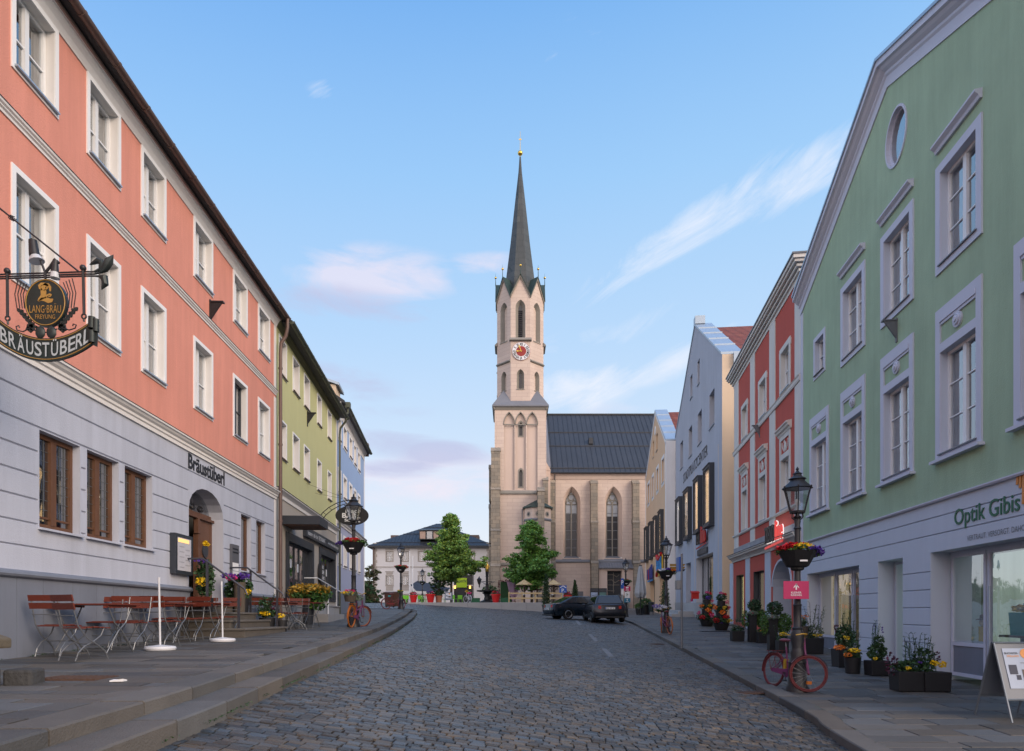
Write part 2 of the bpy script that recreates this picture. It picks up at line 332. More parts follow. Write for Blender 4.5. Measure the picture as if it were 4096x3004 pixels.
def text_mesh(body, offset=0.0, shear=0.0, bevel=0):
    cu = bpy.data.curves.new('lettering', 'FONT'); cu.body = body; cu.size = 1; cu.offset = offset; cu.shear = shear; cu.resolution_u = 3
    ob = bpy.data.objects.new('lettering', cu); COL.objects.link(ob); bpy.context.view_layer.update()
    me = bpy.data.meshes.new_from_object(ob.evaluated_get(bpy.context.evaluated_depsgraph_get()))
    vs = [tuple(v.co) for v in me.vertices]; fs = [tuple(p.vertices) for p in me.polygons]
    bpy.data.objects.remove(ob); bpy.data.curves.remove(cu); bpy.data.meshes.remove(me)
    xs = [v[0] for v in vs]; ys = [v[1] for v in vs]; x0, x1, y0, y1 = min(xs), max(xs), min(ys), max(ys)
    return [((x-x0)/(x1-x0), (y-y0)/(y1-y0)) for x, y, z in vs], fs
def put_text(mb, body, o, du, dv, dn, mi=0, offset=0.0, thick=.02, shear=0.0):
    """text rectangle with lower-left corner o, width vector du, height vector dv, thickness along dn"""
    p, fs = text_mesh(body, offset, shear); o = Vector(o); du = Vector(du); dv = Vector(dv); dn = Vector(dn).normalized()*thick
    front = [o+du*a+dv*b+dn for a, b in p]; k = len(front)
    mb.add(front, fs, mi)
    if thick > .004:
        edge = {}
        for f in fs:
            for i in range(len(f)):
                e = (f[i], f[(i+1) % len(f)]); edge[e] = 1
        side = [(a, b) for a, b in edge if (b, a) not in edge]
        mb.add(front+[p-dn for p in front], [(a, b, k+b, k+a) for a, b in side], mi)
def at(px, py, Y): return Vector(((px-2048)/FPX*Y, Y, (2467-py)/FPX*Y))
def interp(x, pts):
    if x <= pts[0][0]:
        (a, b), (c, d) = pts[0], pts[1]
    elif x >= pts[-1][0]:
        (a, b), (c, d) = pts[-2], pts[-1]
    else:
        for (a, b), (c, d) in zip(pts, pts[1:]):
            if a <= x <= c: break
    return b+(d-b)*(x-a)/(c-a)
# ------------------------------------------------------------------ terrain
ZL = [(0, -1.04), (6, -.915), (10, -.81), (21, -.55), (42, .24), (60, .95), (80, 1.75)]
ZRr = [(0, -2.03), (8, -1.71), (12.7, -1.50), (28.9, -.78), (37, -.41), (47.3, -.13), (60, .12), (80, .8)]
ZCAP = [(0, 9), (38, 9), (40, .40), (42, .42), (60, 1.2), (80, 1.55)]
KL = [(-2, -2.55), (0, -2.7), (4, -2.93), (6, -3.0), (8.2, -3.15), (10.6, -3.3), (14.8, -3.6), (24, -4.3), (32, -5.0), (38, -5.7), (40.7, -6.05)]
KR = [(-2, 3.4), (0, 3.5), (8.6, 4.26), (10.5, 4.58), (13.6, 4.85), (29.7, 6.05), (45, 7.15), (60, 8.3), (80, 9.5)]
def zroad(x, y):
    xl = interp(min(y, 40), KL)-.0; xr = interp(y, KR); a = interp(y, ZL); b = interp(y, ZRr)
    return min(a+(b-a)*(x-xl)/(xr-xl), interp(y, ZCAP))
def zpl(y): return interp(y, ZL)+.24
def zpr(y): return interp(y, ZRr)+.11
def zplaza(y): return 1.25+(y-60)*.0165
# ------------------------------------------------------------------ ground
COBBLE = mat('basalt_setts', (.064, .061, .060), .40, .17, .5, .5, 70, island=.52, hue=.27, spec=.45)
JOINT = mat('sett_joints', (.030, .028, .024), .95, .2, 3)
SLAB = mat('granite_slabs', (.085, .082, .078), .58, .12, 1.6, .35, 80, island=.38, hue=.11)
KERBM = mat('granite_kerb', (.105, .097, .088), .75, .2, 2.4, .5, 60, island=.26, hue=.08, streak=.0)
def stones(rows, zf, gap, edge, hvar, mb):
    """rows: list of (y0,y1,x0,x1,len_lo,len_hi) -> bevelled blocks"""
    C = []
    for (y0, y1, x0, x1, l0, l1, wob) in rows:
        x = x0-random.random()*l1*.5
        while x < x1-.02:
            l = random.uniform(l0, l1); xa = max(x, x0); xb = min(x+l, x1)
            if xb-xa > l0*.3: C.append((xa, xb, y0+random.uniform(-wob, wob), y1+random.uniform(-wob, wob)))
            x += l
    C = np.array(C); n = len(C)
    zc = np.array([[zf(a, c), zf(b, c), zf(b, d), zf(a, d)] for a, b, c, d in C.tolist()])
    h = RNG.normal(0, hvar, (n, 1)); tilt = RNG.normal(0, hvar*.6, (n, 4))
    g = gap/2; e = edge
    xa, xb, ya, yb = C[:, 0]+g, C[:, 1]-g, C[:, 2]+g, C[:, 3]-g
    jit = RNG.normal(0, gap*.35, (n, 4, 2))
    base = np.stack([np.stack([xa, ya, zc[:, 0]-.03], 1), np.stack([xb, ya, zc[:, 1]-.03], 1), np.stack([xb, yb, zc[:, 2]-.03], 1), np.stack([xa, yb, zc[:, 3]-.03], 1)], 1)
    mid = base.copy(); mid[:, :, 2] += .03-e*.55+h; mid[:, :, :2] += jit
    top = np.stack([np.stack([xa+e, ya+e, zc[:, 0]], 1), np.stack([xb-e, ya+e, zc[:, 1]], 1), np.stack([xb-e, yb-e, zc[:, 2]], 1), np.stack([xa+e, yb-e, zc[:, 3]], 1)], 1)
    top[:, :, 2] += h+tilt; top[:, :, :2] += jit
    V = np.concatenate([base, mid, top], 1).reshape(-1, 3); b0 = len(mb.v)
    mb.v.extend(map(tuple, V.tolist()))
    tpl = [(8, 9, 10, 11)]+[(4+i, 4+(i+1) % 4, 8+(i+1) % 4, 8+i) for i in range(4)]+[(i, (i+1) % 4, 4+(i+1) % 4, 4+i) for i in range(4)]
    F = (np.array(tpl)[None]+(np.arange(n)*12)[:, None, None]+b0).reshape(-1, 4)
    mb.f.extend(map(tuple, F.tolist())); mb.m.extend([0]*len(F))
    return mb
def sheet(name, xs_of_y, ys, zf, m, dz=0, nx=10, kind='structure'):
    mb = MB(); vs = []; fs = []
    for y in ys:
        a, b = xs_of_y(y)
        vs += [(a+(b-a)*i/nx, y, zf(a+(b-a)*i/nx, y)+dz) for i in range(nx+1)]
    k = nx+1
    for j in range(len(ys)-1): fs += [(j*k+i, j*k+i+1, (j+1)*k+i+1, (j+1)*k+i) for i in range(nx)]
    mb.add(vs, fs); return tag(mb.build(name, m), kind=kind)
rows = []; y = 3.0
while y < 46:
    p = random.uniform(.098, .118); rows.append((y, y+p, interp(y, KL)+.33, interp(y, KR)+.01, .12, .185, .005)); y += p
mb = stones(rows, zroad, .014, .010, .0028, MB())
# behind the left kerb end the setts carry on to the side street
rows = []; y = 43.6
while y < 60:
    p = .2; rows.append((y, y+p, -22 if y > 46 else -9, 8.4 if y > 46 else interp(y, KL), .16, .3, .006)); y += p
stones(rows, zroad, .02, .012, .004, mb)
road = tag(mb.build('road', COBBLE), kind='structure')
sheet('road_bed', lambda y: (interp(y, KL)-.3 if y < 42.5 else -60, interp(y, KR)+40), [-3+i*2 for i in range(23)]+[42.49, 42.51]+[43+i*2 for i in range(9)]+[62, 70, 80], lambda x, y: zroad(x, y) if y < 61 else min(zroad(x, y), zplaza(y)-.2), JOINT, -.022, 30)
# wide ground reaching the horizon
g = MB(); g.add([(-900, -60, -6), (900, -60, -6), (900, 900, 1.0), (-900, 900, 1.0)], [(0, 1, 2, 3)])
tag(g.build('ground', mat('far_ground', (.07, .09, .05), .95, .2, .05)), kind='structure')
# pale guide strips
mb = MB()
for (x0, y0, x1, y1) in ((2.66, 18.2, 2.80, 20.8), (2.92, 23.6, 3.12, 27.4), (3.35, 33.5, 3.72, 39.5)):
    n = max(3, int((y1-y0)/.8))
    for i in range(n):
        a, b = i/n, (i+.94)/n; xa, ya, xb, yb = x0+(x1-x0)*a, y0+(y1-y0)*a, x0+(x1-x0)*b, y0+(y1-y0)*b
        w = .075
        mb.hexa([(xa-w, ya, zroad(xa, ya)-.02), (xa+w, ya, zroad(xa, ya)-.02), (xb+w, yb, zroad(xb, yb)-.02), (xb-w, yb, zroad(xb, yb)-.02),
                 (xa-w, ya, zroad(xa, ya)+.012), (xa+w, ya, zroad(xa, ya)+.012), (xb+w, yb, zroad(xb, yb)+.012), (xb-w, yb, zroad(xb, yb)+.012)])
tag(mb.build('road_marking', mat('worn_pale_stone', (.17, .165, .16), .7, .15, 2, island=.15), bevel=.006), kind='structure')
# left kerb: two granite steps that bend into the side street
def catmull(pts, step):
    out = []; P = [Vector((*p, 0)) for p in pts]
    for i in range(len(P)-1):
        a, b, c, d = P[max(i-1, 0)], P[i], P[i+1], P[min(i+2, len(P)-1)]
        n = max(2, int((c-b).length/step))
        for k in range(n):
            t = k/n; out.append(.5*((2*b)+(c-a)*t+(2*a-5*b+4*c-d)*t*t+(3*b-a-3*c+d)*t**3))
    out.append(P[-1]); return out
KLINE = KL[1:]+[(-6.5, 42.0)]
kpts = [(x, yy) for yy, x in KL[1:]]+[(-6.45, 41.9), (-7.3, 42.9), (-9, 43.6), (-12, 44.1), (-20, 44.6), (-30, 45)]
def kerb_run(name, pts, off_front, width, ztop, zbot, length, side=1):
    P = catmull(pts, .12); N = []
    for i in range(len(P)):
        t = (P[min(i+1, len(P)-1)]-P[max(i-1, 0)]).normalized(); N.append(Vector((t.y, -t.x, 0))*side)
    mb = MB(); i = 0
    while i < len(P)-1:
        L = random.uniform(.85, 1.15)*length; j = i; acc = 0
        while j < len(P)-1 and acc < L: acc += (P[j+1]-P[j]).length; j += 1
        seg = [k for k in range(i, j+1)]; vs = []; fs = []; dz = random.uniform(-.004, .004)
        for q, k in enumerate(seg):
            sh = .011 if q == 0 else (-.011 if q == len(seg)-1 else 0)
            t = (P[min(k+1, len(P)-1)]-P[max(k-1, 0)]).normalized()
            c = P[k]+t*sh; f = c+N[k]*off_front; b = c+N[k]*(off_front-width)
            zt = ztop(c.x, c.y)+dz; zb = zbot(c.x, c.y)
            fr = f-N[k]*.015
            vs += [(f.x, f.y, zb), (f.x, f.y, zt-.015), (fr.x, fr.y, zt), (b.x, b.y, zt), (b.x, b.y, zb)]
        m = len(seg)
        for q in range(m-1): fs += [(q*5+a, q*5+a+1, (q+1)*5+a+1, (q+1)*5+a) for a in range(4)]
        fs += [(0, 1, 2, 3, 4), tuple((m-1)*5+a for a in (4, 3, 2, 1, 0))]
        mb.add(vs, fs); i = j
    return tag(mb.build(name, KERBM), kind='structure')
def zstep(x, y): return (interp(min(y, 46), ZL)) + .24
kerb_run('kerb', kpts, 0, .36, lambda x, y: zstep(x, y), lambda x, y: zstep(x, y)-.26, 1.0)
kerb_run('kerb_step', kpts, .36, .37, lambda x, y: zstep(x, y)-.12, lambda x, y: zstep(x, y)-.34, 1.0)
kerb_run('kerb_right', [(x, yy) for yy, x in KR[1:7]]+[(7.9, 52), (8.6, 60)], .0, .32, lambda x, y: zpr(y)+.004, lambda x, y: zpr(y)-.22, 1.3, side=-1)
# paving
rows = []; y = 2.0
def kl_in(y): return interp(y, KL)-.36
while y < 46.5:
    p = random.choice((.22, .26, .3, .34, .4))
    xr = min(kl_in(y), kl_in(y+p)) if y < 40 else interp(y, [(40, -6.35), (41.5, -6.75), (42.3, -7.8), (43, -9.6), (43.6, -13), (44.2, -20), (47, -40)])
    rows.append((y, y+p, (-9.2 if y < 40 else -24), xr, .45, 1.15, .0)); y += p
mb = stones(rows, lambda x, y: zpl(y), .02, .007, .002, MB())
tag(mb.build('pavement_left', SLAB), kind='structure')
rows = []; y = 3.0
while y < 74:
    p = random.choice((.24, .28, .32, .38, .44)); rows.append((y, y+p, interp(y, KR)+.32, 9.5+.14*y if y > 21 else 9.3+.11*y, .5, 1.2, 0)); y += p
mb = stones(rows, lambda x, y: zpr(y), .02, .007, .002, MB())
tag(mb.build('pavement_right', SLAB), kind='structure')
sheet('pavement_bed', lambda y: (-9.3, kl_in(min(y, 40))+.3), [1, 6, 10, 21, 30, 42, 43], lambda x, y: zpl(y), JOINT, -.02, 2)
sheet('pavement_bed_right', lambda y: (interp(y, KR)+.1, 26), [1, 8, 12.7, 20, 28.9, 38, 47.3, 60, 74], lambda x, y: zpr(y), JOINT, -.02, 2)
# moss seam and drain lids
def lid(name, c, sx, sy, z, m, label, cat, rz=0):
    b = MB(); b.box(-sx/2, sx/2, -sy/2, sy/2, -.02, .006)
    for i in range(int(sx/.06)): b.box(-sx/2+.03+i*.06, -sx/2+.055+i*.06, -sy/2+.03, sy/2-.03, .006, .012)
    o = b.build(name, m); o.location = (c[0], c[1], z); o.rotation_euler = (0, 0, rz); tag(o, label, cat); return o
RUST = mat('rusty_iron', (.09, .05, .035), .8, .2, 8, .3, 40)
lid('manhole_cover', (-4.55, 7.15), .62, .42, zpl(7.15)+.006, RUST, 'rusty rectangular manhole cover in the paving near the stone pier', 'manhole cover')
lid('drain_grate', (4.55, 13.1), .62, .34, zroad(4.55, 13.1)+.01, RUST, 'rusty drain grate in the setts beside the kerb near the pink bicycle', 'drain grate', R(8))
lid('drain_grate', (5.05, 24.0), .5, .3, zroad(5.05, 24)+.01, RUST, 'dark drain grate in the setts beyond the pink bicycle, near the kerb nose', 'drain grate', R(8))
lid('door_mat', (9.0, 29.6), 1.7, .6, zpr(29.6)+.008, ANTH, 'flat dark mat on the paving in front of the grey shopping centre, nearer one', 'mat')
lid('door_mat', (10.2, 34.2), 1.7, .6, zpr(34.2)+.008, ANTH, 'flat dark mat at the foot of the grey shopping centre, beside the flower towers', 'mat')
b = MB(); b.hexa([(-.06, -.05, 0), (.07, -.04, .002), (.06, .05, 0), (-.07, .04, .004), (-.06, -.05, .012), (.07, -.04, .03), (.06, .05, .014), (-.07, .04, .018)])
o = b.build('paper_scrap', WTRIM); o.location = (-3.95, 6.85, zpl(6.85)+.004); tag(o, 'small crumpled scrap of white paper on the left paving near the kerb', 'paper')
# ------------------------------------------------------------------ facades
class Facade:
    def __init__(s, xv, yv, K, side):
        s.xv, s.yv, s.K, s.s = xv, yv, K, side; s.t = (xv-2048)/FPX; s.r = (2467-yv)/FPX
        n = Vector((1, -s.t, 0)).normalized()*(-side)
        M = Matrix.Identity(4)
        for i, c in enumerate((Vector((s.t, 1, s.r)), n, Vector((0, 0, 1)), Vector((side*K/FPX, 0, 0)))):
            for j in range(3): M[j][i] = c[j]
        s.M = M
    def uv(s, px, py): u = s.K/abs(px-s.xv); return u, (s.yv-py)/FPX*u
    def u(s, px): return s.K/abs(px-s.xv)
    def w(s, u, v, n=0): return s.M @ Vector((u, n, v))
    def vec(s, du, dv, dn=0): return s.M.to_3x3() @ Vector((du, dn, dv))
    def mb(s): return MB(s.M)
    def n_at(s, px, py, n):  # u,v for a point held n metres in front of the wall
        k = s.K/FPX-n; u = k*FPX/abs(px-s.xv); return u, (s.yv-py)/FPX*u
def inside(p, poly):
    x, y = p; c = False; j = len(poly)-1
    for i in range(len(poly)):
        xi, yi = poly[i]; xj, yj = poly[j]
        if (yi > y) != (yj > y) and x < (xj-xi)*(y-yi)/(yj-yi)+xi: c = not c
        j = i
    return c
def wall_faces(mb, outline, holes, n=0.0, mi=0):
    pts = []; edges = []
    for poly in [outline]+holes:
        b = len(pts); pts += [Vector(p) for p in poly]; edges += [(b+i, b+(i+1) % len(poly)) for i in range(len(poly))]
    r = geometry.delaunay_2d_cdt(pts, edges, [], 0, 1e-5)
    V, F = r[0], r[2]; keep = []
    for f in F:
        c = (sum(V[i].x for i in f)/len(f), sum(V[i].y for i in f)/len(f))
        if inside(c, outline) and not any(inside(c, h) for h in holes): keep.append(tuple(f))
    mb.add([(p.x, n, p.y) for p in V], keep, mi)
def reveal(mb, hole, n0, n1, mi=0):
    k = len(hole); mb.add([(a, n0, b) for a, b in hole]+[(a, n1, b) for a, b in hole], [(i, (i+1) % k, k+(i+1) % k, k+i) for i in range(k)], mi)
def reveals(F, house, holes, depth, m, name='window_reveal'):
    for h in holes: b_ = F.mb(); reveal(b_, h, 0, -depth); b_.build(name, m, house)
def rect(u0, u1, v0, v1):
    u0, u1 = sorted((u0, u1)); return [(u0, v0), (u1, v0), (u1, v1), (u0, v1)]
def arch(u0, u1, v0, vs, vt, n=10, pointed=False):
    u0, u1 = sorted((u0, u1)); c = (u0+u1)/2; r = (u1-u0)/2; P = [(u0, v0), (u1, v0)]
    if pointed:
        h = vt-vs; Rr = (r*r+h*h)/(2*r)
        a1 = math.atan2(h, Rr-r)
        P += [(u1-Rr+Rr*cos(a1*i/n), vs+Rr*sin(a1*i/n)) for i in range(n+1)]
        P += [(u0+Rr-Rr*cos(a1*i/n), vs+Rr*sin(a1*i/n)) for i in range(n-1, -1, -1)]
    else: P += [(c+r*cos(pi*i/n), vs+(vt-vs)*sin(pi*i/n)) for i in range(n+1)]
    return P
def frame_ring(mb, outer, inner, n0, n1, mi=0):
    """flat band between two outlines of equal length, raised from n0 to n1"""
    k = len(outer)
    mb.add([(a, n1, b) for a, b in outer]+[(a, n1, b) for a, b in inner]+[(a, n0, b) for a, b in outer]+[(a, n0, b) for a, b in inner],
           [(i, (i+1) % k, k+(i+1) % k, k+i) for i in range(k)]+[(i, 2*k+i, 2*k+(i+1) % k, (i+1) % k) for i in range(k)]+[(k+i, k+(i+1) % k, 3*k+(i+1) % k, 3*k+i) for i in range(k)], mi)
def window(F, house, u0, u1, v0, v1, depth=.18, leaves=2, bars=(.5,), trim=.12, fm=None, tm=None, sill=True, curtain=.5, glass=None, fw=.055, room=None, n=0, trimd=.022, sillm=None, name='window', bw=.025, mull=None):
    u0, u1 = sorted((u0, u1)); fm = fm or WFRAME; tm = tm or WTRIM
    f = F.mb(); d = n-depth
    f.box(u0, u1, d-.06, d, v0, v0+fw); f.box(u0, u1, d-.06, d, v1-fw, v1); f.box(u0, u0+fw, d-.06, d, v0+fw, v1-fw); f.box(u1-fw, u1, d-.06, d, v0+fw, v1-fw)
    w = (u1-u0)/leaves
    for i in range(1, leaves):
        m_ = mull or fw*1.3; f.box(u0+w*i-m_/2-.02, u0+w*i+m_/2+.02, d-.05, d+.012, v0+fw, v1-fw)
    for i in range(leaves):
        a, b = u0+w*i+(fw if i == 0 else fw*.6), u0+w*(i+1)-(fw if i == leaves-1 else fw*.6)
        for h in bars: f.box(a, b, d-.04, d-.008, v0+(v1-v0)*h-bw/2, v0+(v1-v0)*h+bw/2)
    W = f.build(name, fm, house)
    p = F.mb(); p.add([(u0+.01, d-.035, v0+.01), (u1-.01, d-.035, v0+.01), (u1-.01, d-.035, v1-.01), (u0+.01, d-.035, v1-.01)], [(0, 1, 2, 3)]); p.build('pane', glass or GLASS, W)
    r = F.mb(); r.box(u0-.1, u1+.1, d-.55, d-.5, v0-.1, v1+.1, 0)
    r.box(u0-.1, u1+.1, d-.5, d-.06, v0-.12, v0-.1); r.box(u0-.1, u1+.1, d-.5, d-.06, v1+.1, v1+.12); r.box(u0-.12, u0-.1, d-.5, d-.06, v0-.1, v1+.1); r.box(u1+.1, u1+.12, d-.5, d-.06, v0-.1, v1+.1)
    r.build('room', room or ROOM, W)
    if curtain > 0:
        curtain = min(.95, curtain*random.uniform(.45, 1.45)); c = F.mb(); ww = (u1-u0)*curtain/2; k = 7
        for (a, b) in ((u0, u0+ww), (u1-ww, u1)):
            xs = [a+(b-a)*i/k for i in range(k+1)]; ns = [d-.14+.02*(i % 2) for i in range(k+1)]
            c.add([(x, q, v0) for x, q in zip(xs, ns)]+[(x, q, v1) for x, q in zip(xs, ns)], [(i, i+1, k+2+i, k+1+i) for i in range(k)])
        c.build('curtain', CURTAIN, W)
    if trim:
        t = F.mb(); frame_ring(t, rect(u0-trim, u1+trim, v0-trim, v1+trim), rect(u0, u1, v0, v1), n, n+trimd)
        t.build('surround', tm, W)
    if sill:
        s_ = F.mb(); s_.hexa([(u0-.04, d+.01, v0-.03), (u1+.04, d+.01, v0-.03), (u1+.04, n+.07, v0-.045), (u0-.04, n+.07, v0-.045), (u0-.04, d+.01, v0+.004), (u1+.04, d+.01, v0+.004), (u1+.04, n+.07, v0-.018), (u0-.04, n+.07, v0-.018)])
        s_.build('sill', sillm or ZINC, W)
    return W
def gutter(F, mb, u0, u1, n, v, r=.075, segs=True, mi=0):
    k = 8; L = int((u1-u0)/1.0)+1
    for a in range(1):
        prof = [(n+r*cos(pi+pi*i/k), v+r*sin(pi+pi*i/k)) for i in range(k+1)]+[(n+(r-.012)*cos(pi+pi*i/k), v+(r-.012)*sin(pi+pi*i/k)) for i in range(k, -1, -1)]
        vs = [(u0, p, q) for p, q in prof]+[(u1, p, q) for p, q in prof]; m = len(prof)
        mb.add(vs, [(i, (i+1) % m, m+(i+1) % m, m+i) for i in range(m)]+[tuple(range(m)), tuple(range(m, 2*m))[::-1]], mi)
    if segs:
        for i in range(L+1):
            u = u0+(u1-u0)*i/L; prof = [(n+(r+.01)*cos(pi+pi*j/k), v+(r+.01)*sin(pi+pi*j/k)) for j in range(k+1)]; m = k+1
            mb.add([(u-.025, p, q) for p, q in prof]+[(u+.025, p, q) for p, q in prof], [(j, j+1, m+j+1, m+j) for j in range(m-1)]+[tuple(range(m)), tuple(range(m, 2*m))], mi)
            mb.box(u-.02, u+.02, n-.12, n+.02, v+r*.2, v+r*.45, mi)
def profile_run(mb, u0, u1, prof, mi=0):
    """extrude a closed (n,v) profile along u"""
    m = len(prof); mb.add([(u0, p, q) for p, q in prof]+[(u1, p, q) for p, q in prof], [(i, (i+1) % m, m+(i+1) % m, m+i) for i in range(m)]+[tuple(range(m)), tuple(range(m, 2*m))[::-1]], mi)
def body_box(F, house, u0, u1, v0, v1, depth, m, name='side_wall', nfront=-.75):
    b = F.mb(); b.box(u0+.003, u1-.003, -depth, nfront, v0, v1); return b.build(name, m, house)
def groove_wall(mb, F, outline, holes, grooves, u0, u1, mi=0, gm=1):
    """rusticated wall: full outline at n=0 minus thin channels recessed 25 mm"""
    gh = []
    for (v, a, b) in grooves: gh.append(rect(a, b, v-.018, v+.018))
    wall_faces(mb, outline, holes+gh, 0, mi)
    for (v, a, b) in grooves:
        mb.add([(a, 0, v-.018), (b, 0, v-.018), (b, -.03, v), (a, -.03, v), (a, 0, v+.018), (b, 0, v+.018)], [(0, 1, 2, 3), (3, 2, 5, 4)], mi)
        mb.add([(a, 0, v-.018), (a, -.03, v), (a, 0, v+.018)], [(0, 1, 2)], mi); mb.add([(b, 0, v-.018), (b, -.03, v), (b, 0, v+.018)], [(0, 1, 2)], mi)

# ================= orange and grey inn =================
FO = Facade(1960, 2469, 18352, -1)
O = thing('inn_building', FO.w(15, -.6), 'long salmon orange inn with pale blue grey rusticated ground floor and brown gutter', 'building')
cols = [(9.57, 10.61), (11.36, 12.40), (13.13, 14.14), (15.45, 16.53), (17.83, 18.88), (19.75, 20.81)]
U0, U1 = -12.0, 21.42
ucols = [(-8.6, -7.5), (-5.2, -4.1), (-1.8, -.7), (1.5, 2.6), (4.1, 5.15), (5.95, 7.0), (7.75, 8.8)]+cols
T = .085
up = FO.mb(); holes = []
for a, b in ucols:
    holes += [rect(a+T, b-T, 7.815, 9.02), rect(a+T, b-T, 4.82, 6.30)]
wall_faces(up, rect(U0, U1, 3.93, 9.3), holes, 0)
ow = up.build('upper_wall', ORANGE, O)
reveals(FO, O, holes, .3, WHITE)
for i, (a, b) in enumerate(ucols):
    for (v0, v1) in ((7.815, 9.02), (4.82, 6.30)):
        dark = (i == 11 and v1 < 7) or (i == 7 and v1 < 7)
        window(FO, O, a+T, b-T, v0, v1, depth=.13, trim=T, bars=(.46,) if not dark else (.5,), curtain=.22 if not dark else 0, fm=(ANTH if i == 11 and dark else WFRAME), fw=.05, mull=.05)
# ground floor
gw = [(9.95+.23, 11.19), (11.385, 12.36), (12.56, 13.58)]
gh = [rect(a, b, 1.35, 2.80) for a, b in ((10.18, 11.19), (11.385, 12.36), (12.56, 13.58))]
sm = [rect(a, b, 1.27, 2.80) for a, b in ((18.43, 19.48), (19.63, 20.60))]
sm = [rect(18.43, 19.20, 1.27, 2.80), rect(19.63, 20.40, 1.27, 2.80)]
door = arch(15.23, 17.2, .30, 2.45, 3.02)
lo = FO.mb(); gl = [1.03, 1.38, 1.74, 2.1, 2.46, 2.83, 3.28]; grooves = []
alls = gh+sm+[door]
for v in gl:
    cuts = sorted([(min(p[0] for p in h), max(p[0] for p in h)) for h in alls if min(p[1] for p in h) < v+.03 and max(p[1] for p in h) > v-.03])
    x = U0
    for a, b in cuts: 
        if a-x > .05: grooves.append((v, x, a-.03 if v < 2.8 else a-.03))
        x = b+.03
    grooves.append((v, x, U1-.18))
grooves = [(v, a+.001, b) for v, a, b in grooves if b-a > .1]
wall_b = rect(U0, U1, .66, 3.70)
for_holes = []
lw_out = [(U0, .66), (15.23, .66), (15.23, .3), (17.2, .3), (17.2, .66), (U1, .66), (U1, 3.70), (U0, 3.70)]
lw_out = [(U0, .66), (15.23, .66)]+[p for p in door[2:]][::-1]+[(17.2, .66), (U1, .66), (U1, 3.70), (U0, 3.70)]
groove_wall(lo, FO, lw_out, gh+sm, grooves, U0, U1)
lo.build('ground_floor_wall', PALEGREY, O)
reveals(FO, O, gh+sm, .2, PALEGREY); reveals(FO, O, [door], .4, PALEGREY, 'door_reveal')
pl = FO.mb()
us = [3.0]
while us[-1] < 15.2: us.append(us[-1]+random.uniform(.42, .8))
us[-1] = 15.23
pl.box(U0, 3, -.2, .03, -1.6, .56)
for a, b in zip(us, us[1:]): pl.box(a+.004, b-.004, -.2, .03, -1.6, .56)
pl.build('plinth', GRANITE, O); pl = FO.mb()
us = [17.2, 18.0, 18.7, 19.5, 20.3, U1]
for a, b in zip(us, us[1:]): pl.box(a+.004, b-.004, -.2, .03, -1.6, .56)
pl.build('plinth', GRANITE, O)
for a, b in ((U0, 15.23), (17.2, U1)):
    rl = FO.mb(); prof = [(0, .56), (.05, .56), (.085, .58), (.1, .61), (.085, .645), (.05, .665), (0, .68)]; profile_run(rl, a, b, prof); rl.build('plinth_moulding', GRANITE, O)
for pr_ in ([(0, 3.69), (.035, 3.69), (.035, 3.76), (.06, 3.78), (.06, 3.83), (.10, 3.86), (.12, 3.9), (.15, 3.91), (.15, 3.945), (0, 3.965)],
            [(0, 6.95), (.02, 6.95), (.02, 6.99), (.045, 7.01), (.045, 7.03), (.07, 7.05), (.075, 7.085), (0, 7.10)],
            [(0, 9.10), (.02, 9.10), (.03, 9.13), (.06, 9.2), (.11, 9.27), (.12, 9.3), (.15, 9.31), (.15, 9.36), (0, 9.37)]):
    co = FO.mb(); profile_run(co, U0, U1, pr_); co.build('cornice', WHITE, O)
lead = FO.mb(); profile_run(lead, U0, U1, [(0, 3.967), (.16, 3.948), (.16, 3.955), (0, 3.985)]); profile_run(lead, U0, U1, [(0, 7.102), (.085, 7.087), (.085, 7.094), (0, 7.115)])
lead.build('lead_flashing', ANTH, O)
rf = FO.mb(); profile_run(rf, U0-.2, U1+.15, [(.0, 9.375), (.33, 9.40), (.33, 9.47), (-4.5, 12.7), (-9.5, 9.4), (-9.5, 9.1)], 0)
rf.build('roof', mat('dark_roof', (.03, .032, .036), .7, .1, 2), O)
fb = FO.mb(); profile_run(fb, U0, U1, [(.15, 9.31), (.175, 9.31), (.175, 9.37), (.15, 9.37)]); fb.build('eaves_board', mat('pinkish_board', (.3, .2, .17), .7), O)
gt = FO.mb(); gutter(FO, gt, U0-.2, U1+.12, .355, 9.44, .075)
gt.tube([(U1+.02, .355, 9.38), (U1+.02, .355, 9.1), (U1+.05, .3, 8.85), (U1+.05, .15, 8.62), (U1+.05, .13, 8.3), (U1+.05, .13, -.4)], .055, 10)
for v in (7.8, 5.4, 3.0, .9): gt.cyl((U1+.05, .13, v), (U1+.05, .13, v+.06), .068, n=10)
gt.build('gutter_and_downpipe', GUTTER, O, smooth='auto')
pw = FO.mb(); pw.box(U1-.16, U1, -.01, .015, -.3, 3.68); pw.box(U1-.2, U1, -.01, .014, 3.97, 6.87); pw.box(U1-.2, U1, -.01, .014, 7.13, 9.12)
pw.build('corner_pilaster', WHITE, O)
body_box(FO, O, U0, U1, -2, 9.2, 9.3, GREYBEIGE)
hd = FO.mb(); hd.box(20.6, 21.35, -2.2, -1.4, 9.9, 11.4); hd.box(20.5, 21.45, -2.3, -1.3, 11.4, 11.5)
hd.build('chimney', GUTTER, O)
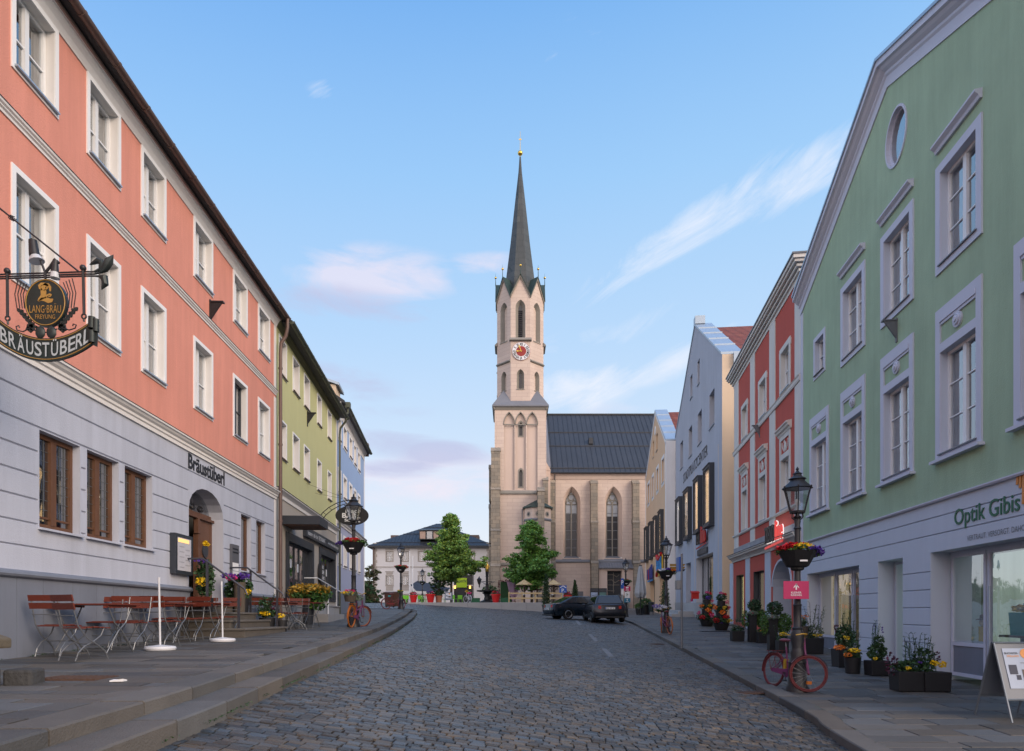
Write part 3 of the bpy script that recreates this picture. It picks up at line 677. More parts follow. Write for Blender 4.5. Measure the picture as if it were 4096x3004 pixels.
# ground-floor oak windows
for a, b in ((10.18, 11.19), (11.385, 12.36), (12.56, 13.58)):
    W = window(FO, O, a, b, 1.35, 2.80, depth=.12, trim=0, bars=(.12,), curtain=.35, fm=OAK, fw=.075, glass=GLASSD, bw=.03, sillm=PALEGREY)
    ld = FO.mb()
    for i in range(2):
        x0 = a+.08+i*(b-a)/2; x1 = x0+(b-a)/2-.14
        for j in range(1, 3): x = x0+(x1-x0)*j/3; ld.box(x-.004, x+.004, -.152, -.145, 1.5, 2.72)
        for j in range(1, 8): v = 1.5+1.2*j/8; ld.box(x0, x1, -.151, -.146, v-.003, v+.003)
    ld.build('leading', mat('lead_came', (.12, .13, .135), .5), W)
    lg = FO.mb(); u = (a+b)/2+.1
    lg.lathe((0, 0, 0), [(.005, 0), (.11, 0), (.03, .1), (.01, .12)], 10)
for h, a, b in ((sm[0], 18.43, 19.20), (sm[1], 19.63, 20.40)):
    window(FO, O, a, b, 1.27, 2.80, depth=.12, trim=0, bars=(), curtain=.0, leaves=1, fm=OAK, fw=.08, glass=GLASSD, sillm=PALEGREY)
# neon-like lamp tubes glowing behind the third window
for u in (12.80, 13.22):
    n_ = FO.mb(); n_.tube([(u+.05*sin(i*.35), -.43, 1.85-.05*i+.02*max(0, i-7)) for i in range(10)], .008, 6)
    n_.build('glowing_tube', mat('warm_glow', (1, .7, .3), .5, 0, emit=(1, .62, .2), estr=4.0), O)
# door
D = FO.mb(); D.box(15.23, 17.2, -.36, -.30, 2.42, 2.52); D.box(15.2, 17.2, -.34, -.22, 2.36, 2.42)
D.box(15.23, 15.31, -.36, -.28, .3, 2.42); D.box(17.1, 17.2, -.36, -.28, .3, 2.42)
DD = D.build('door_frame', DOORW, O)
tr = FO.mb(); tr.add([(p[0], -.345, max(p[1], 2.5)) for p in door[2:]], [tuple(range(len(door)-2))]); tr.build('fanlight', GLASSD, DD)
sc_ = FO.mb()
for cx in (15.75, 16.2, 16.65):
    for sgn in (-1, 1):
        sc_.tube([(cx+sgn*(.02+.012*i)*cos(i*.55), -.33, 2.66+.012*i*sin(i*.55)) for i in range(12)], .009, 5)
sc_.build('wrought_scrolls', DARKMET, DD)
dl = FO.mb(); dl.box(16.25, 17.1, -.34, -.29, .3, 2.36)
for v0, v1 in ((.4, .85), (.95, 2.2)): dl.box(16.42, 16.98, -.29, -.27, v0, v1)
dl.box(16.25, 16.34, -.30, -.22, .3, 2.36); dl.box(16.2, 16.36, -.30, -.20, 2.0, 2.3)
LD = dl.build('door', DOORW, O)
ov = FO.mb(); ov.cyl((16.72, -.28, 1.62), (16.72, -.24, 1.62), .16, n=16); ov.build('slate_plaque', ANTH, LD)
ov = FO.mb(); ov.leaves((16.72, -.24, 1.8), (.16, .05, .06), 60, .07); ov.build('dried_flowers', PY, LD)
dl = FO.mb(); dl.box(15.3, 15.36, -1.2, -.30, .3, 2.36); dl.box(15.95, 16.05, -.9, -.36, .3, 2.36); dl.box(15.36, 15.4, -1.1, -.6, 1.2, 2.2); dl.build('open_door_leaf', DOORW, O)
dk = FO.mb(); dk.box(15.1, 17.3, -2.4, -2.3, .2, 2.6); dk.box(15.05, 15.1, -2.3, -.38, .2, 3.1); dk.box(17.2, 17.3, -2.3, -.42, .2, 3.1); dk.box(15.1, 17.2, -2.3, -.38, 3.03, 3.1); dk.box(15.1, 17.2, -2.3, -.38, .2, .28); dk.build('hallway', ROOM, O)
# gothic lettering
BLK = mat('black_lettering', (.012, .014, .02), .6, 0)
tx = FO.mb()
def gothic(mb, F, body, u0, u1, v0, v1, n, m):
    put_text(mb, body, F.w(u0, v0, n), F.vec(u1-u0, 0), F.vec(0, v1-v0), F.vec(0, 0, 1), offset=.022, thick=.008)
tx = MB(); gothic(tx, FO, 'Bräustüberl', 15.19, 17.26, 3.32, 3.66, .004, BLK); tx.build('lettering', BLK, O)
# stair in front of the door
zst = zpl(16.3)
S = thing('entrance_stairs', FO.w(16.2, zst-.3, .5), 'worn granite entrance steps with iron handrails leading to the inn door', 'stairs')
nst = 4; h = (.30-zst)/nst
for i in range(nst):
    st = FO.mb(); e = (nst-1-i)*.34; u0, u1, nn = 15.0-e*.25, 17.3+e*.5, .38+e
    vb = zst-.1-.0; vt = zst+h*(i+1)
    st.box(u0, u1, -.02, nn, vb, vt-.05); st.box(u0-.03, u1+.03, -.02, nn+.03, vt-.05, vt)
    st.build('step', KERBM, S, bevel=.012)
st = FO.mb(); st.box(15.23, 17.2, -.75, 0, zst-.2, .30); st.build('threshold', KERBM, S)
for u in (14.9, 17.6):
    r_ = FO.mb(); r_.tube([(u, .02, 1.28), (u, .45, 1.28), (u, 1.35, .62), (u, 1.4, .5)], .022, 8); r_.box(u-.03, u+.03, .52, .56, .1, 1.2); r_.box(u-.03, u+.03, 1.2, 1.24, zst+.15, .7)
    r_.build('handrail', mat('handrail_iron', (.07, .07, .085), .4, metal=.5), S, smooth='auto')

# moss in the seams along kerbs and walls
mb = MB(); P = []
for q in range(2600): y = random.uniform(5, 40)**1.0; P.append((interp(y, KL)+.37+abs(random.gauss(0, .025)), y, zstep(0, y)-.235+random.uniform(0, .015)))
for q in range(900): y = random.uniform(8, 40); P.append((interp(y, KR)+.31+random.gauss(0, .02), y, zpr(y)+.004))
for q in range(700): y = random.uniform(9, 15); p = FO.w(y, 0, .05+abs(random.gauss(0, .02))); P.append((p.x, p.y, zpl(y)+random.uniform(0, .02)))
P = [p for p in P if sin(p[1]*3.1)+sin(p[1]*7.7) > -.3]
mb.leafquads(np.array(P), .018); tag(mb.build('moss', LEAFD), 'thin line of moss growing in the seams along the kerbs', 'moss', kind='stuff')
# ================= yellow house =================
FY = Facade(1848, 2465, 15987, -1)
Yh = thing('yellow_house', FY.w(27, -.3), 'yellow green plastered house with a black framed bar on its ground floor', 'building')
Y0, Y1 = 21.5, 31.9
yc = [(21.78, 22.77), (23.57, 24.54), (25.25, 26.2), (27.54, 28.42), (29.69, 30.57)]
T = .06; holes = []
for a, b in yc: holes += [rect(a+T, b-T, 7.85, 8.97), rect(a+T, b-T, 5.16, 6.32)]
m_ = FY.mb(); wall_faces(m_, rect(Y0, Y1, 4.1, 9.25), holes); m_.build('upper_wall', YELLOW, Yh)
reveals(FY, Yh, holes, .3, WHITE)
for a, b in yc:
    for v0, v1 in ((7.85, 8.97), (5.16, 6.32)): window(FY, Yh, a+T, b-T, v0, v1, depth=.16, trim=T, curtain=.5, sillm=GUTTER)
shop = [rect(22.63, 26.82, .5, 2.82), rect(27.9, 31.45, .66, 2.85)]
m_ = FY.mb(); wall_faces(m_, rect(Y0, Y1, -.9, 3.8), shop)
m_.build('shop_wall', GREYBEIGE, Yh)
m_ = FY.mb(); profile_run(m_, Y0, Y1, [(0, 3.8), (.03, 3.8), (.03, 3.92), (.09, 3.98), (.15, 4.02), (.15, 4.06), (0, 4.08)]); m_.box(Y1-.22, Y1, -.01, .02, -.6, 9.2); m_.build('white_cornice', WHITE, Yh)
m_ = FY.mb(); profile_run(m_, Y0, Y1, [(0, 4.083), (.17, 4.062), (.17, 4.075), (0, 4.11)]); m_.build('lead_flashing', ANTH, Yh)
for k, h in enumerate(shop):
    a, b = h[0][0], h[1][0]; v0, v1 = h[0][1], h[2][1]
    m_ = FY.mb(); frame_ring(m_, rect(a, b, v0, v1), rect(a+.28, b-.28, v0+.06, v1-.28), -.32, .05)
    n = 5 if k == 0 else 4
    for i in range(n+1): u = a+.28+(b-a-.56)*i/n; m_.box(u-.035, u+.035, -.2, -.12, v0+.06, v1-.28)
    for v in (v0+.12, v0+.26, v0+.4, v0+.54, v0+.68): m_.box(a+.28, b-.28, -.17, -.165, v, v+.06, 1)
    m_.box(a+.28, b-.28, -.18, -.12, v1-.36, v1-.28)
    W = m_.build('shopfront', [ANTH, CURTAIN], Yh)
    p = FY.mb(); p.add([(a+.28, -.15, v0), (b-.28, -.15, v0), (b-.28, -.15, v1-.28), (a+.28, -.15, v1-.28)], [(0, 1, 2, 3)]); p.build('pane', GLASSD, W)
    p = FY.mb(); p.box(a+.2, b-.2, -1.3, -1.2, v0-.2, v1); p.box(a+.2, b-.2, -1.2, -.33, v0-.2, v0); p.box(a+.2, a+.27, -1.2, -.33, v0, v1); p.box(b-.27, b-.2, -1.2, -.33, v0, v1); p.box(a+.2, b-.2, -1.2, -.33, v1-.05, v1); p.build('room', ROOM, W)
    for (u, v) in ((a+1.2, v0+1.2), (a+2.2, v0+1.1)):
        p = FY.mb(); p.box(u, u+.21, -.148, -.144, v, v+.3); p.build('notice', WTRIM, W)
m_ = FY.mb(); m_.box(25.1, Y1-.02, 0, .14, 2.95, 3.3); SB = m_.build('sign_board', ANTH, Yh)
m_ = MB(); put_text(m_, 'brasserie · café · bar   RESTAURANT', FY.w(25.3, 3.04, .142), FY.vec(3.2, 0), FY.vec(0, .16), FY.vec(0, 0, 1), thick=.004); put_text(m_, 'www.nachbarschaft-freyung.de', FY.w(29.1, 3.04, .142), FY.vec(2.4, 0), FY.vec(0, .15), FY.vec(0, 0, 1), thick=.004)
m_.build('lettering', WTRIM, SB)
m_ = FY.mb(); m_.box(Y0, Y1, 0, .12, -.9, .42); m_.box(Y0, Y1, 0, .16, .42, .47); m_.build('plinth', SANDSTONE, Yh)
m_ = FY.mb(); profile_run(m_, Y0, Y1+.1, [(0, 9.15), (.12, 9.25), (.16, 9.35), (0, 9.35)]); m_.build('eaves_cove', mat('olive_cove', (.16, .15, .07), .8), Yh)
m_ = FY.mb(); profile_run(m_, Y0+.1, Y1+.15, [(.0, 9.33), (.42, 9.28), (.42, 9.36), (-4.5, 12.6), (-9.5, 9.3), (-9.5, 9.0)]); m_.build('roof', MATS['dark_roof'], Yh)
m_ = FY.mb(); gutter(FY, m_, Y0+.1, Y1+.2, .46, 9.34, .085); m_.tube([(Y1-.05, .46, 9.27), (Y1-.05, .42, 9.1), (Y1+.05, .16, 8.8), (Y1+.05, .13, 8.5), (Y1+.05, .13, -.2)], .05, 8)
m_.build('gutter_and_downpipe', GREENGUT, Yh, smooth='auto')
body_box(FY, Yh, Y0, Y1, -2, 9.2, 9.3, GREYBEIGE, nfront=-1.4)
# canopy
m_ = FY.mb(); m_.box(22.2, 23.6, 0, 1.2, 3.0, 3.28); C_ = m_.build('canopy', ANTH, Yh)
m_ = FY.mb()
for i in range(8): m_.box(22.26+i*.165, 22.38+i*.165, .04, 1.16, 2.975, 2.998)
m_.build('canopy_slats', OAK, C_)
m_ = FY.mb(); m_.cyl((28.1, .02, 1.75), (28.1, .12, 1.75), .5, n=24); DS = m_.build('round_wall_sign', DARKMET, Yh)
m_ = MB()
for i, (tt, w) in enumerate((('Nach', .3), ('BAR', .42), ('Schaft', .45))): put_text(m_, tt, FY.w(27.95, 1.95-.22*i, .123), FY.vec(w, 0), FY.vec(0, .17), FY.vec(0, 0, 1), offset=.02, thick=.004)
m_.build('lettering', WTRIM, DS)
# triangular facade brackets (three houses carry one)
def bracket(F, u, v, side, m, label, pierced=True):
    b = F.mb(); b.add([(u, 0, v), (u, .3, v), (u, .02, v-.42), (u+.04, 0, v), (u+.04, .3, v), (u+.04, .02, v-.42)], [(0, 1, 2), (3, 5, 4), (0, 3, 4, 1), (1, 4, 5, 2), (2, 5, 3, 0)])
    b.box(u-.015, u+.055, 0, .03, v-.5, v+.06); b.box(u-.02, u+.1, .0, .33, v-.0, v+.03)
    if pierced:
        for i in range(4):
            for j in range(4-i): b.cyl((u-.004, .05+.055*j, v-.05-.075*i), (u+.044, .05+.055*j, v-.05-.075*i), .017, n=6)
    o = b.build('flag_bracket', m); tag(o, label, 'bracket'); return o
bracket(FO, 16.35, 7.55, 1, DARKMET, 'black pierced triangular iron bracket on the salmon orange wall under a top window')
u, v = FY.uv(1228, 1652); bracket(FY, u, v, 1, DARKMET, 'black pierced triangular bracket on the yellow green wall')
# hanging oval sign and its bow
u = 28.0
N_ = thing('hanging_oval_sign', FY.w(28, 3, .2), 'black oval bar sign with white lettering hanging from a curved iron arm', 'sign')
Yd = 28.0; c = at(1408, 2062, Yd)
m_ = MB(); n = 36; ra, rb = .68, .40
m_.prism([(c.x+ra*cos(2*pi*i/n), Yd-.02, c.z+rb*sin(2*pi*i/n)) for i in range(n)], (0, .05, 0)); m_.build('oval_board', DARKMET, N_)
m_ = MB()
for (tt, x, z, w, h) in (('Nach', -.26, .10, .62, .17), ('BAR', -.40, -.10, .62, .2), ('Scha', -.3, -.25, .38, .12), ('ft', .14, -.28, .2, .3)):
    put_text(m_, tt, (c.x+x, Yd-.022, c.z+z), (w, 0, 0), (0, 0, h), (0, -1, 0), offset=.03 if tt != 'ft' else 0, thick=.006)
m_.build('lettering', WTRIM, N_)
m_ = MB(); P0 = [at(1278, 2067, Yd), at(1292, 2049, Yd), at(1315, 2030, Yd), at(1345, 2013, Yd), at(1375, 2004, Yd), at(1400, 2000, Yd)]
P1 = [p+Vector((.13, 0, -.1)) for p in P0[:-1]]+[P0[-1]+Vector((0, 0, -.16))]
m_.tube(P0, .018, 6); m_.tube(P1, .018, 6)
for a, b in zip(P0, P1): m_.cyl(a, b, .012, n=5)
m_.cyl(P0[-1], (c.x, Yd, c.z+rb), .014, n=5); m_.cyl(P0[0], FY.w(28, (2465-2067)/FPX*28+.05, 0), .018, n=6)
m_.cyl(P0[-1], FY.w(25.7, 5.0, 0), .006, n=4); m_.cyl(P0[-1], FY.w(27.2, 4.9, 0), .006, n=4)
m_.build('curved_arm', DARKMET, N_)
# ================= blue house =================
FB = Facade(1780, 2430, 13803, -1)
B = thing('blue_house', FB.w(37, -.5), 'light blue corner house with white window surrounds and lavender ground floor', 'building')
B0, B1 = 31.98, 42.7
px = [(1350, 1364.8), (1372.5, 1387.3), (1396.3, 1409), (1414.4, 1424.8), (1430, 1440.3)]
bc = [tuple(sorted((FB.u(a), FB.u(b)))) for a, b in px]
T = .14; holes = []
for a, b in bc: holes += [rect(a+T, b-T, 8.05, 9.02), rect(a+T, b-T, 5.5, 6.5)]
m_ = FB.mb(); wall_faces(m_, rect(B0, B1, 4.2, 9.15), holes); m_.build('upper_wall', BLUE, B)
lows = [rect(a+T, b-T, 2.1, 3.45) for a, b in bc]
m_ = FB.mb(); wall_faces(m_, rect(B0, B1, -1.2, 3.95), lows); m_.build('ground_floor_wall', BLUEGREY, B)
reveals(FB, B, holes+lows, .3, WHITE)
for a, b in bc:
    for v0, v1 in ((8.05, 9.02), (5.5, 6.5), (2.1, 3.45)): window(FB, B, a+T, b-T, v0, v1, depth=.16, trim=T, curtain=.5, sillm=GUTTER)
m_ = FB.mb(); m_.box(B0, B1, -.02, .025, 9.15, 9.6); profile_run(m_, B0, B1+.05, [(0, 3.95), (.04, 3.95), (.04, 4.02), (.10, 4.08), (.10, 4.13), (.2, 4.2), (0, 4.24)]); m_.box(B1-.2, B1+.02, -.02, .02, 0, 3.95); m_.box(B1-.2, B1+.02, -.02, .02, 4.24, 9.15)
profile_run(m_, B0, B1, [(0, 9.45), (.04, 9.45), (.16, 9.58), (.2, 9.66), (0, 9.66)])
m_.build('white_trim', WHITE, B)
m_ = FB.mb(); profile_run(m_, B0, B1+.1, [(0, 9.64), (.34, 9.62), (.34, 9.72), (-4.5, 12.9), (-9, 9.7), (-9, 9.5)]); m_.build('roof', MATS['dark_roof'], B)
m_ = FB.mb(); gutter(FB, m_, B0+.4, B1+.1, .40, 9.68, .09); m_.box(B0+.35, B0+.65, .3, .55, 9.5, 9.75); m_.tube([(B0+.5, .42, 9.5), (B0+.5, .42, 9.25), (B0+.1, .12, 9.0)], .05, 8)
m_.build('gutter', GREENGUT, B, smooth='auto')
m_ = FB.mb(); m_.box(B0, B1+.02, 0, .06, -1.2, .75); m_.build('plinth', GRANITE, B)
m_ = FB.mb(); m_.box(B1, B1+.05, -.1, .28, 9.45, 9.6); m_.box(B1, B1+.5, -.3, .25, 9.62, 10.3); m_.build('corner_gargoyle', GUTTER, B)
body_box(FB, B, B0, B1, -2, 9.6, 9, BLUEGREY, nfront=-.75)
m_ = FB.mb(); m_.box(B1-.001, B1+.02, -9, 0, -1.2, 4.2, 0); m_.box(B1-.001, B1+.02, -9, 0, 4.2, 9.6, 0); m_.build('end_wall', BLUE, B)
m_ = FB.mb(); m_.add([(B0-.3, -1.6, 9.5), (B0+1.5, -.1, 9.7), (B0+1.5, -.1, 10.5), (B0+1.5, -1.6, 11.2), (B0-.3, -1.6, 11.2), (B0+1.5, -1.6, 9.5)], [(1, 2, 3, 5), (0, 4, 3, 5)])
m_.box(B0+.3, B0+1.6, -2.4, -.1, 9.6, 10.55); m_.build('dormer', CREAMP, B)
m_ = FB.mb(); m_.hexa([(B0+.2, 0.06, 10.5), (B0+1.8, .06, 10.5), (B0+1.8, -2.5, 11.3), (B0+.2, -2.5, 11.3), (B0+.2, .06, 10.62), (B0+1.8, .06, 10.62), (B0+1.8, -2.5, 11.42), (B0+.2, -2.5, 11.42)]); m_.build('dormer_roof', ZINC, B)
# ================= green house =================
FG = Facade(2340, 2450, 19879, 1)
G = thing('green_house', FG.w(16.4, -1.4), 'large mint green gabled house with white framed windows and an optician shop', 'building')
G0, G1 = 9.4, 22.98; gc = 16.4; sl = .4; vtop = 12.62
def gv(u): return vtop-sl*abs(u-gc)
first = [(20.35, 22.04), (17.70, 19.37), (15.09, 16.75), (12.48, 14.12), (9.9, 11.54)]
T = .18; holes = []; panels = []
for a, b in first: holes.append(rect(a+T, b-T, 3.25, 5.30))
second = [(17.70, 19.37, 7.12, 8.98), (15.09, 16.75, 7.12, 8.98), (12.48, 14.12, 7.12, 8.98)]
h2 = [rect(a+T, b-T, v0, v1) for a, b, v0, v1 in second]
smallw = rect(*sorted((FG.u(3262), FG.u(3296))), 7.48, 8.52)
uo, vo = 15.95, 11.12
oc = [(uo+.5*cos(2*pi*i/28), vo+.62*sin(2*pi*i/28)) for i in range(28)]
m_ = FG.mb(); wall_faces(m_, [(G0, 2.34), (G1, 2.34), (G1, gv(G1)), (gc, vtop), (G0, gv(G0))], holes+h2+[smallw, oc]); m_.build('upper_wall', GREEN, G)
reveals(FG, G, holes+h2+[smallw], .3, LILAC)
for i, (a, b) in enumerate(first):
    W = window(FG, G, a+T, b-T, 3.25, 5.30, depth=.12, trim=0, bars=(.34, .67), curtain=.5, fw=.06, sillm=GREYZINC)
    t = FG.mb(); frame_ring(t, rect(a, b, 3.12, 6.2), rect(a+T, b-T, 3.25, 6.02), 0, .035); t.box(a+T, b-T, 0, .035, 5.30, 5.48)
    t.box(a+T, b-T, 0, .05, 5.92, 6.02); t.box(a+T+.02, b-T-.02, 0, .03, 5.86, 5.92)
    t.box(a-.06, b+.06, 0, .13, 3.06, 3.12)
    for r_, n_ in ((.15, .04), (.1, .07), (.05, .09)): t.cyl(((a+b)/2, 0, 5.72), ((a+b)/2, n_, 5.72), r_, n=20)
    t.build('surround', LILACTRIM, W)
for i, (a, b, v0, v1) in enumerate(second):
    W = window(FG, G, a+T, b-T, v0, v1, depth=.12, trim=T, bars=(.34, .67), curtain=.5, fw=.06, tm=LILACTRIM, sillm=GREYZINC, trimd=.035)
    t = FG.mb(); profile_run(t, a+.02, b-.02, [(0, 9.44), (.05, 9.44), (.07, 9.5), (.14, 9.56), (.14, 9.6), (0, 9.62)]); t.build('hood', LILACTRIM, W)
window(FG, G, smallw[0][0], smallw[1][0], 7.48, 8.52, depth=.12, leaves=1, trim=.14, tm=LILACTRIM, curtain=.4, sillm=GREYZINC)
m_ = FG.mb(); ic = [(uo+.47*cos(2*pi*i/28), vo+.58*sin(2*pi*i/28)) for i in range(28)]
reveal(m_, oc, .0, -.10); oo = [(uo+.55*cos(2*pi*i/28), vo+.67*sin(2*pi*i/28)) for i in range(28)]; frame_ring(m_, oo, oc, 0, .03); frame_ring(m_, oc, ic, -.10, -.07)
RW = m_.build('round_window', LILACTRIM, G)
m_ = FG.mb(); m_.add([(a, -.09, b) for a, b in ic], [tuple(range(28))]); m_.build('pane', GLASS, RW); m_ = FG.mb(); m_.box(uo-.7, uo+.7, -.8, -.7, vo-.8, vo+.8); m_.build('room', ROOM, RW)
# gable cornice
def raking(m_, pts, prof, mi=0):
    """profile (n, dv) swept along pts (u,v)"""
    k = len(prof); vs = []
    for (u, v) in pts: vs += [(u, n, v+d) for n, d in prof]
    fs = [(i*k+j, i*k+(j+1) % k, (i+1)*k+(j+1) % k, (i+1)*k+j) for i in range(len(pts)-1) for j in range(k)]
    fs += [tuple(range(k)), tuple((len(pts)-1)*k+j for j in range(k))]; m_.add(vs, fs, mi)
gp = [(G1+.05, gv(G1+.05)), (gc, vtop), (G0, gv(G0))]
m_ = FG.mb(); raking(m_, gp, [(0, -.0), (.03, 0), (.03, .25), (.07, .3), (.07, .36), (.15, .42), (.2, .48), (.27, .5), (.27, .64), (0, .64)])
m_.box(G1-.22, G1+.02, -.01, .02, 2.34, gv(G1)); m_.build('gable_cornice', LILACTRIM, G)
m_ = FG.mb(); raking(m_, gp, [(-.4, .642), (.31, .642), (.31, .71), (-.4, .77)]); m_.build('gable_coping', ZINC, G)
m_ = FG.mb(); raking(m_, [(G1+.1, gv(G1+.1)), (gc, vtop), (G0-.3, gv(G0-.3))], [(-.4, .4), (-.4, .78), (-13, .78), (-13, .4)]); m_.build('roof', MATS['dark_roof'], G)
body_box(FG, G, G0, G1, -2, 9.9, 13, LILAC, nfront=-1.6)
# ground floor
ops = [(18.14, 22.36), (15.64, 16.96), (9.6, 14.38)]
m_ = FG.mb(); gh = [rect(a, b, -1.42, 1.26) for a, b in ops]
grv = [(1.98, G0+.05, G1-.05), (1.62, G0+.05, G1-.05)]
for a, b in ((16.96, 18.14), (14.38, 15.64), (22.36, G1)):
    for v in (1.26, .86, .48, .10, -.28, -.66, -1.02): grv.append((v if v < 1.2 else 1.24, a+.002, b-.002))
outl = [(G0, -1.9), (9.6, -1.9), (9.6, 1.26), (14.38, 1.26), (14.38, -1.9), (15.64, -1.9), (15.64, 1.26), (16.96, 1.26), (16.96, -1.9), (18.14, -1.9), (18.14, 1.26), (22.36, 1.26), (22.36, -1.9), (G1, -1.9), (G1, 2.28), (G0, 2.28)]
groove_wall(m_, FG, outl, [], [g for g in grv if g[0] != 1.24], G0, G1)
for a, b in ops:
    m_.add([(a, 0, 1.26), (b, 0, 1.26), (b, -1.0, 1.26), (a, -1.0, 1.26)], [(0, 1, 2, 3)]); m_.add([(a, 0, -1.9), (a, 0, 1.26), (a, -1.0, 1.26), (a, -1.0, -1.9)], [(0, 1, 2, 3)]); m_.add([(b, 0, -1.9), (b, 0, 1.26), (b, -1.0, 1.26), (b, -1.0, -1.9)], [(0, 1, 2, 3)])
m_.build('shop_wall', LILAC, G)
m_ = FG.mb(); profile_run(m_, G0, G1, [(0, 2.28), (.05, 2.28), (.07, 2.31), (.07, 2.335), (0, 2.35)]); m_.build('string_course', LILACTRIM, G)
LIT1 = litmat('cool_shop_light', (.62, .76, .66), (.36, .46, .38), 0, 1, .45); LIT2 = litmat('warm_shop_light', (.80, .62, .34), (.5, .38, .2), 0, 1, .45)
def shopwin(F, house, u0, u1, v0, v1, n, lit=None, fm=None, panel=0, name='shop_window', door=False, back=.9, glass=None):
    f = F.mb(); w = .07
    f.box(u0, u1, n-.06, n, v0, v0+w); f.box(u0, u1, n-.06, n, v1-w, v1); f.box(u0, u0+w, n-.06, n, v0+w, v1-w); f.box(u1-w, u1, n-.06, n, v0+w, v1-w)
    if panel: f.box(u0+w, u1-w, n-.06, n, v0+panel, v0+panel+w)
    W = f.build(name, fm or LILACTRIM, house)
    if panel: p = F.mb(); p.box(u0+w, u1-w, n-.05, n-.02, v0+w, v0+panel); p.build('kick_panel', GRANITE, W)
    p = F.mb(); z0 = v0+panel if panel else v0+w
    p.add([(u0+w, n-.03, z0), (u1-w, n-.03, z0), (u1-w, n-.03, v1-w), (u0+w, n-.03, v1-w)], [(0, 1, 2, 3)]); p.build('pane', glass or GLASS, W)
    if door: p = F.mb(); p.cyl((u1-.16, n+.05, v0+.4), (u1-.16, n+.05, v1-.7), .018, n=8); p.box(u1-.17, u1-.15, n, n+.05, v0+.6, v0+.63); p.box(u1-.17, u1-.15, n, n+.05, v1-.93, v1-.9); p.build('handle', ZINC, W)
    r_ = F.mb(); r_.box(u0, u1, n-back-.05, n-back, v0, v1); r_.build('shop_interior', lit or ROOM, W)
    return W
n = -.38
# opening A: cream lit side pane, double doors
shopwin(FG, G, 20.95, 22.3, -1.2, 1.2, n, LIT2, panel=.42, back=.35); shopwin(FG, G, 19.6, 20.9, -1.33, 1.2, n, None, door=True); shopwin(FG, G, 18.2, 19.55, -1.33, 1.2, n, None, door=True)
m_ = FG.mb(); m_.box(18.14, 22.36, n-.06, n+.0, 1.2, 1.26); m_.box(22.3, 22.36, n-.06, n, -1.4, 1.2); m_.build('door_lintel', LILACTRIM, G)
SHOPW = mat('lit_shop_walls', (.22, .24, .20), .9, .1, 1, emit=(.42, .5, .40), estr=.05); SHOPV = mat('dim_warm_walls', (.25, .20, .14), .9, .1, 1, emit=(.5, .38, .2), estr=.10)
for (a, b), mm, dep in zip(((18.14, 22.36), (9.6, 14.38), (15.64, 16.96)), (SHOPV, SHOPW, SHOPW), (-3.2, -3.4, -1.1)):
    m_ = FG.mb(); m_.box(a-.1, b+.1, dep-.1, dep, -1.6, 1.3); m_.box(a-.1, b+.1, dep, n-.08, 1.262, 1.3); m_.box(a-.1, b+.1, dep, n-.08, -1.6, -1.5); m_.box(a-.12, a-.1, dep, n-.07, -1.6, 1.3); m_.box(b+.1, b+.12, dep, n-.07, -1.6, 1.3); m_.build('shop_room', mm, G)
for (u, va, vb, w_) in ((11.0, -1.42, .3, .5), (12.6, -1.42, -.1, .8), (19.2, -1.4, .4, .9), (20.6, -1.4, -.3, .5)): m_ = FG.mb(); m_.box(u-w_/2, u+w_/2, -2.6, -2.2, va, vb); m_.build('display_shelf', DOORW, G)
# opening B: narrow lit window
shopwin(FG, G, 15.66, 16.94, -1.36, 1.24, n, LIT1, back=.3)
# opening C
shopwin(FG, G, 13.1, 14.34, -1.30, 1.2, n, LIT1, panel=.62, back=.75); shopwin(FG, G, 11.75, 13.04, -1.42, 1.2, n, mat('dim_shop', (.10, .13, .10), .9, .3, 2, emit=(.25, .30, .2), estr=.10), door=True, back=1.0)
shopwin(FG, G, 10.2, 11.7, -1.42, 1.2, n, MATS['dim_shop'], back=1.2); m_ = FG.mb(); m_.box(9.6, 14.38, n-.06, n, 1.2, 1.26); m_.box(9.6, 10.18, n-.06, n, -1.5, 1.2); m_.build('shop_lintel', LILACTRIM, G)
# goods in the window: yellow figure with a brown hat, green basket, orange and yellow flowers
def disp(nm, label, cat, parts):
    t = thing(nm, parts[0][2], label, cat)
    for pn, mm, loc, fn in parts: b = FG.mb(); fn(b); b.build(pn, mm, t)
FIGY = mat('yellow_wood', (.55, .36, .05), .7); HATB = mat('brown_felt', (.12, .06, .03), .9); TEAL = mat('teal_bag', (.0, .22, .17), .6)
u, v = 13.75, -.58
t = thing('wooden_figure', FG.w(u, v, n-.3), 'small yellow wooden figure with a brown hat standing in the lit optician window', 'figure')
b = FG.mb(); b.box(u-.1, u+.1, n-.36, n-.28, v, v+.3); b.build('body', FIGY, t); b = FG.mb(); b.sphere((u, n-.32, v+.38), .08, 10); b.build('head', CREAMP, t); b = FG.mb(); b.lathe((u, n-.32, v+.43), [(.13, 0), (.13, .02), (.07, .03), (.06, .1), (.01, .12)], 12); b.build('hat', HATB, t)
b = FG.mb(); b.box(13.3, 14.3, n-.5, n-.1, v-.06, v); b.build('display_ledge', LILACTRIM, G)
u, v = 12.4, -.42
t = thing('teal_basket', FG.w(u, v, n-.3), 'teal basket with orange and yellow flowers behind the optician glass door', 'basket')
b = FG.mb(); b.hexa([(u-.28, n-.5, v), (u+.28, n-.5, v), (u+.28, n-.2, v), (u-.28, n-.2, v), (u-.34, n-.5, v+.42), (u+.34, n-.5, v+.42), (u+.34, n-.2, v+.42), (u-.34, n-.2, v+.42)]); b.build('bag', TEAL, t)
b = FG.mb(); b.tube([(u-.15, n-.35, v+.4), (u-.12, n-.35, v+.58), (u+.12, n-.35, v+.58), (u+.15, n-.35, v+.4)], .02, 6); b.build('handle', TEAL, t)
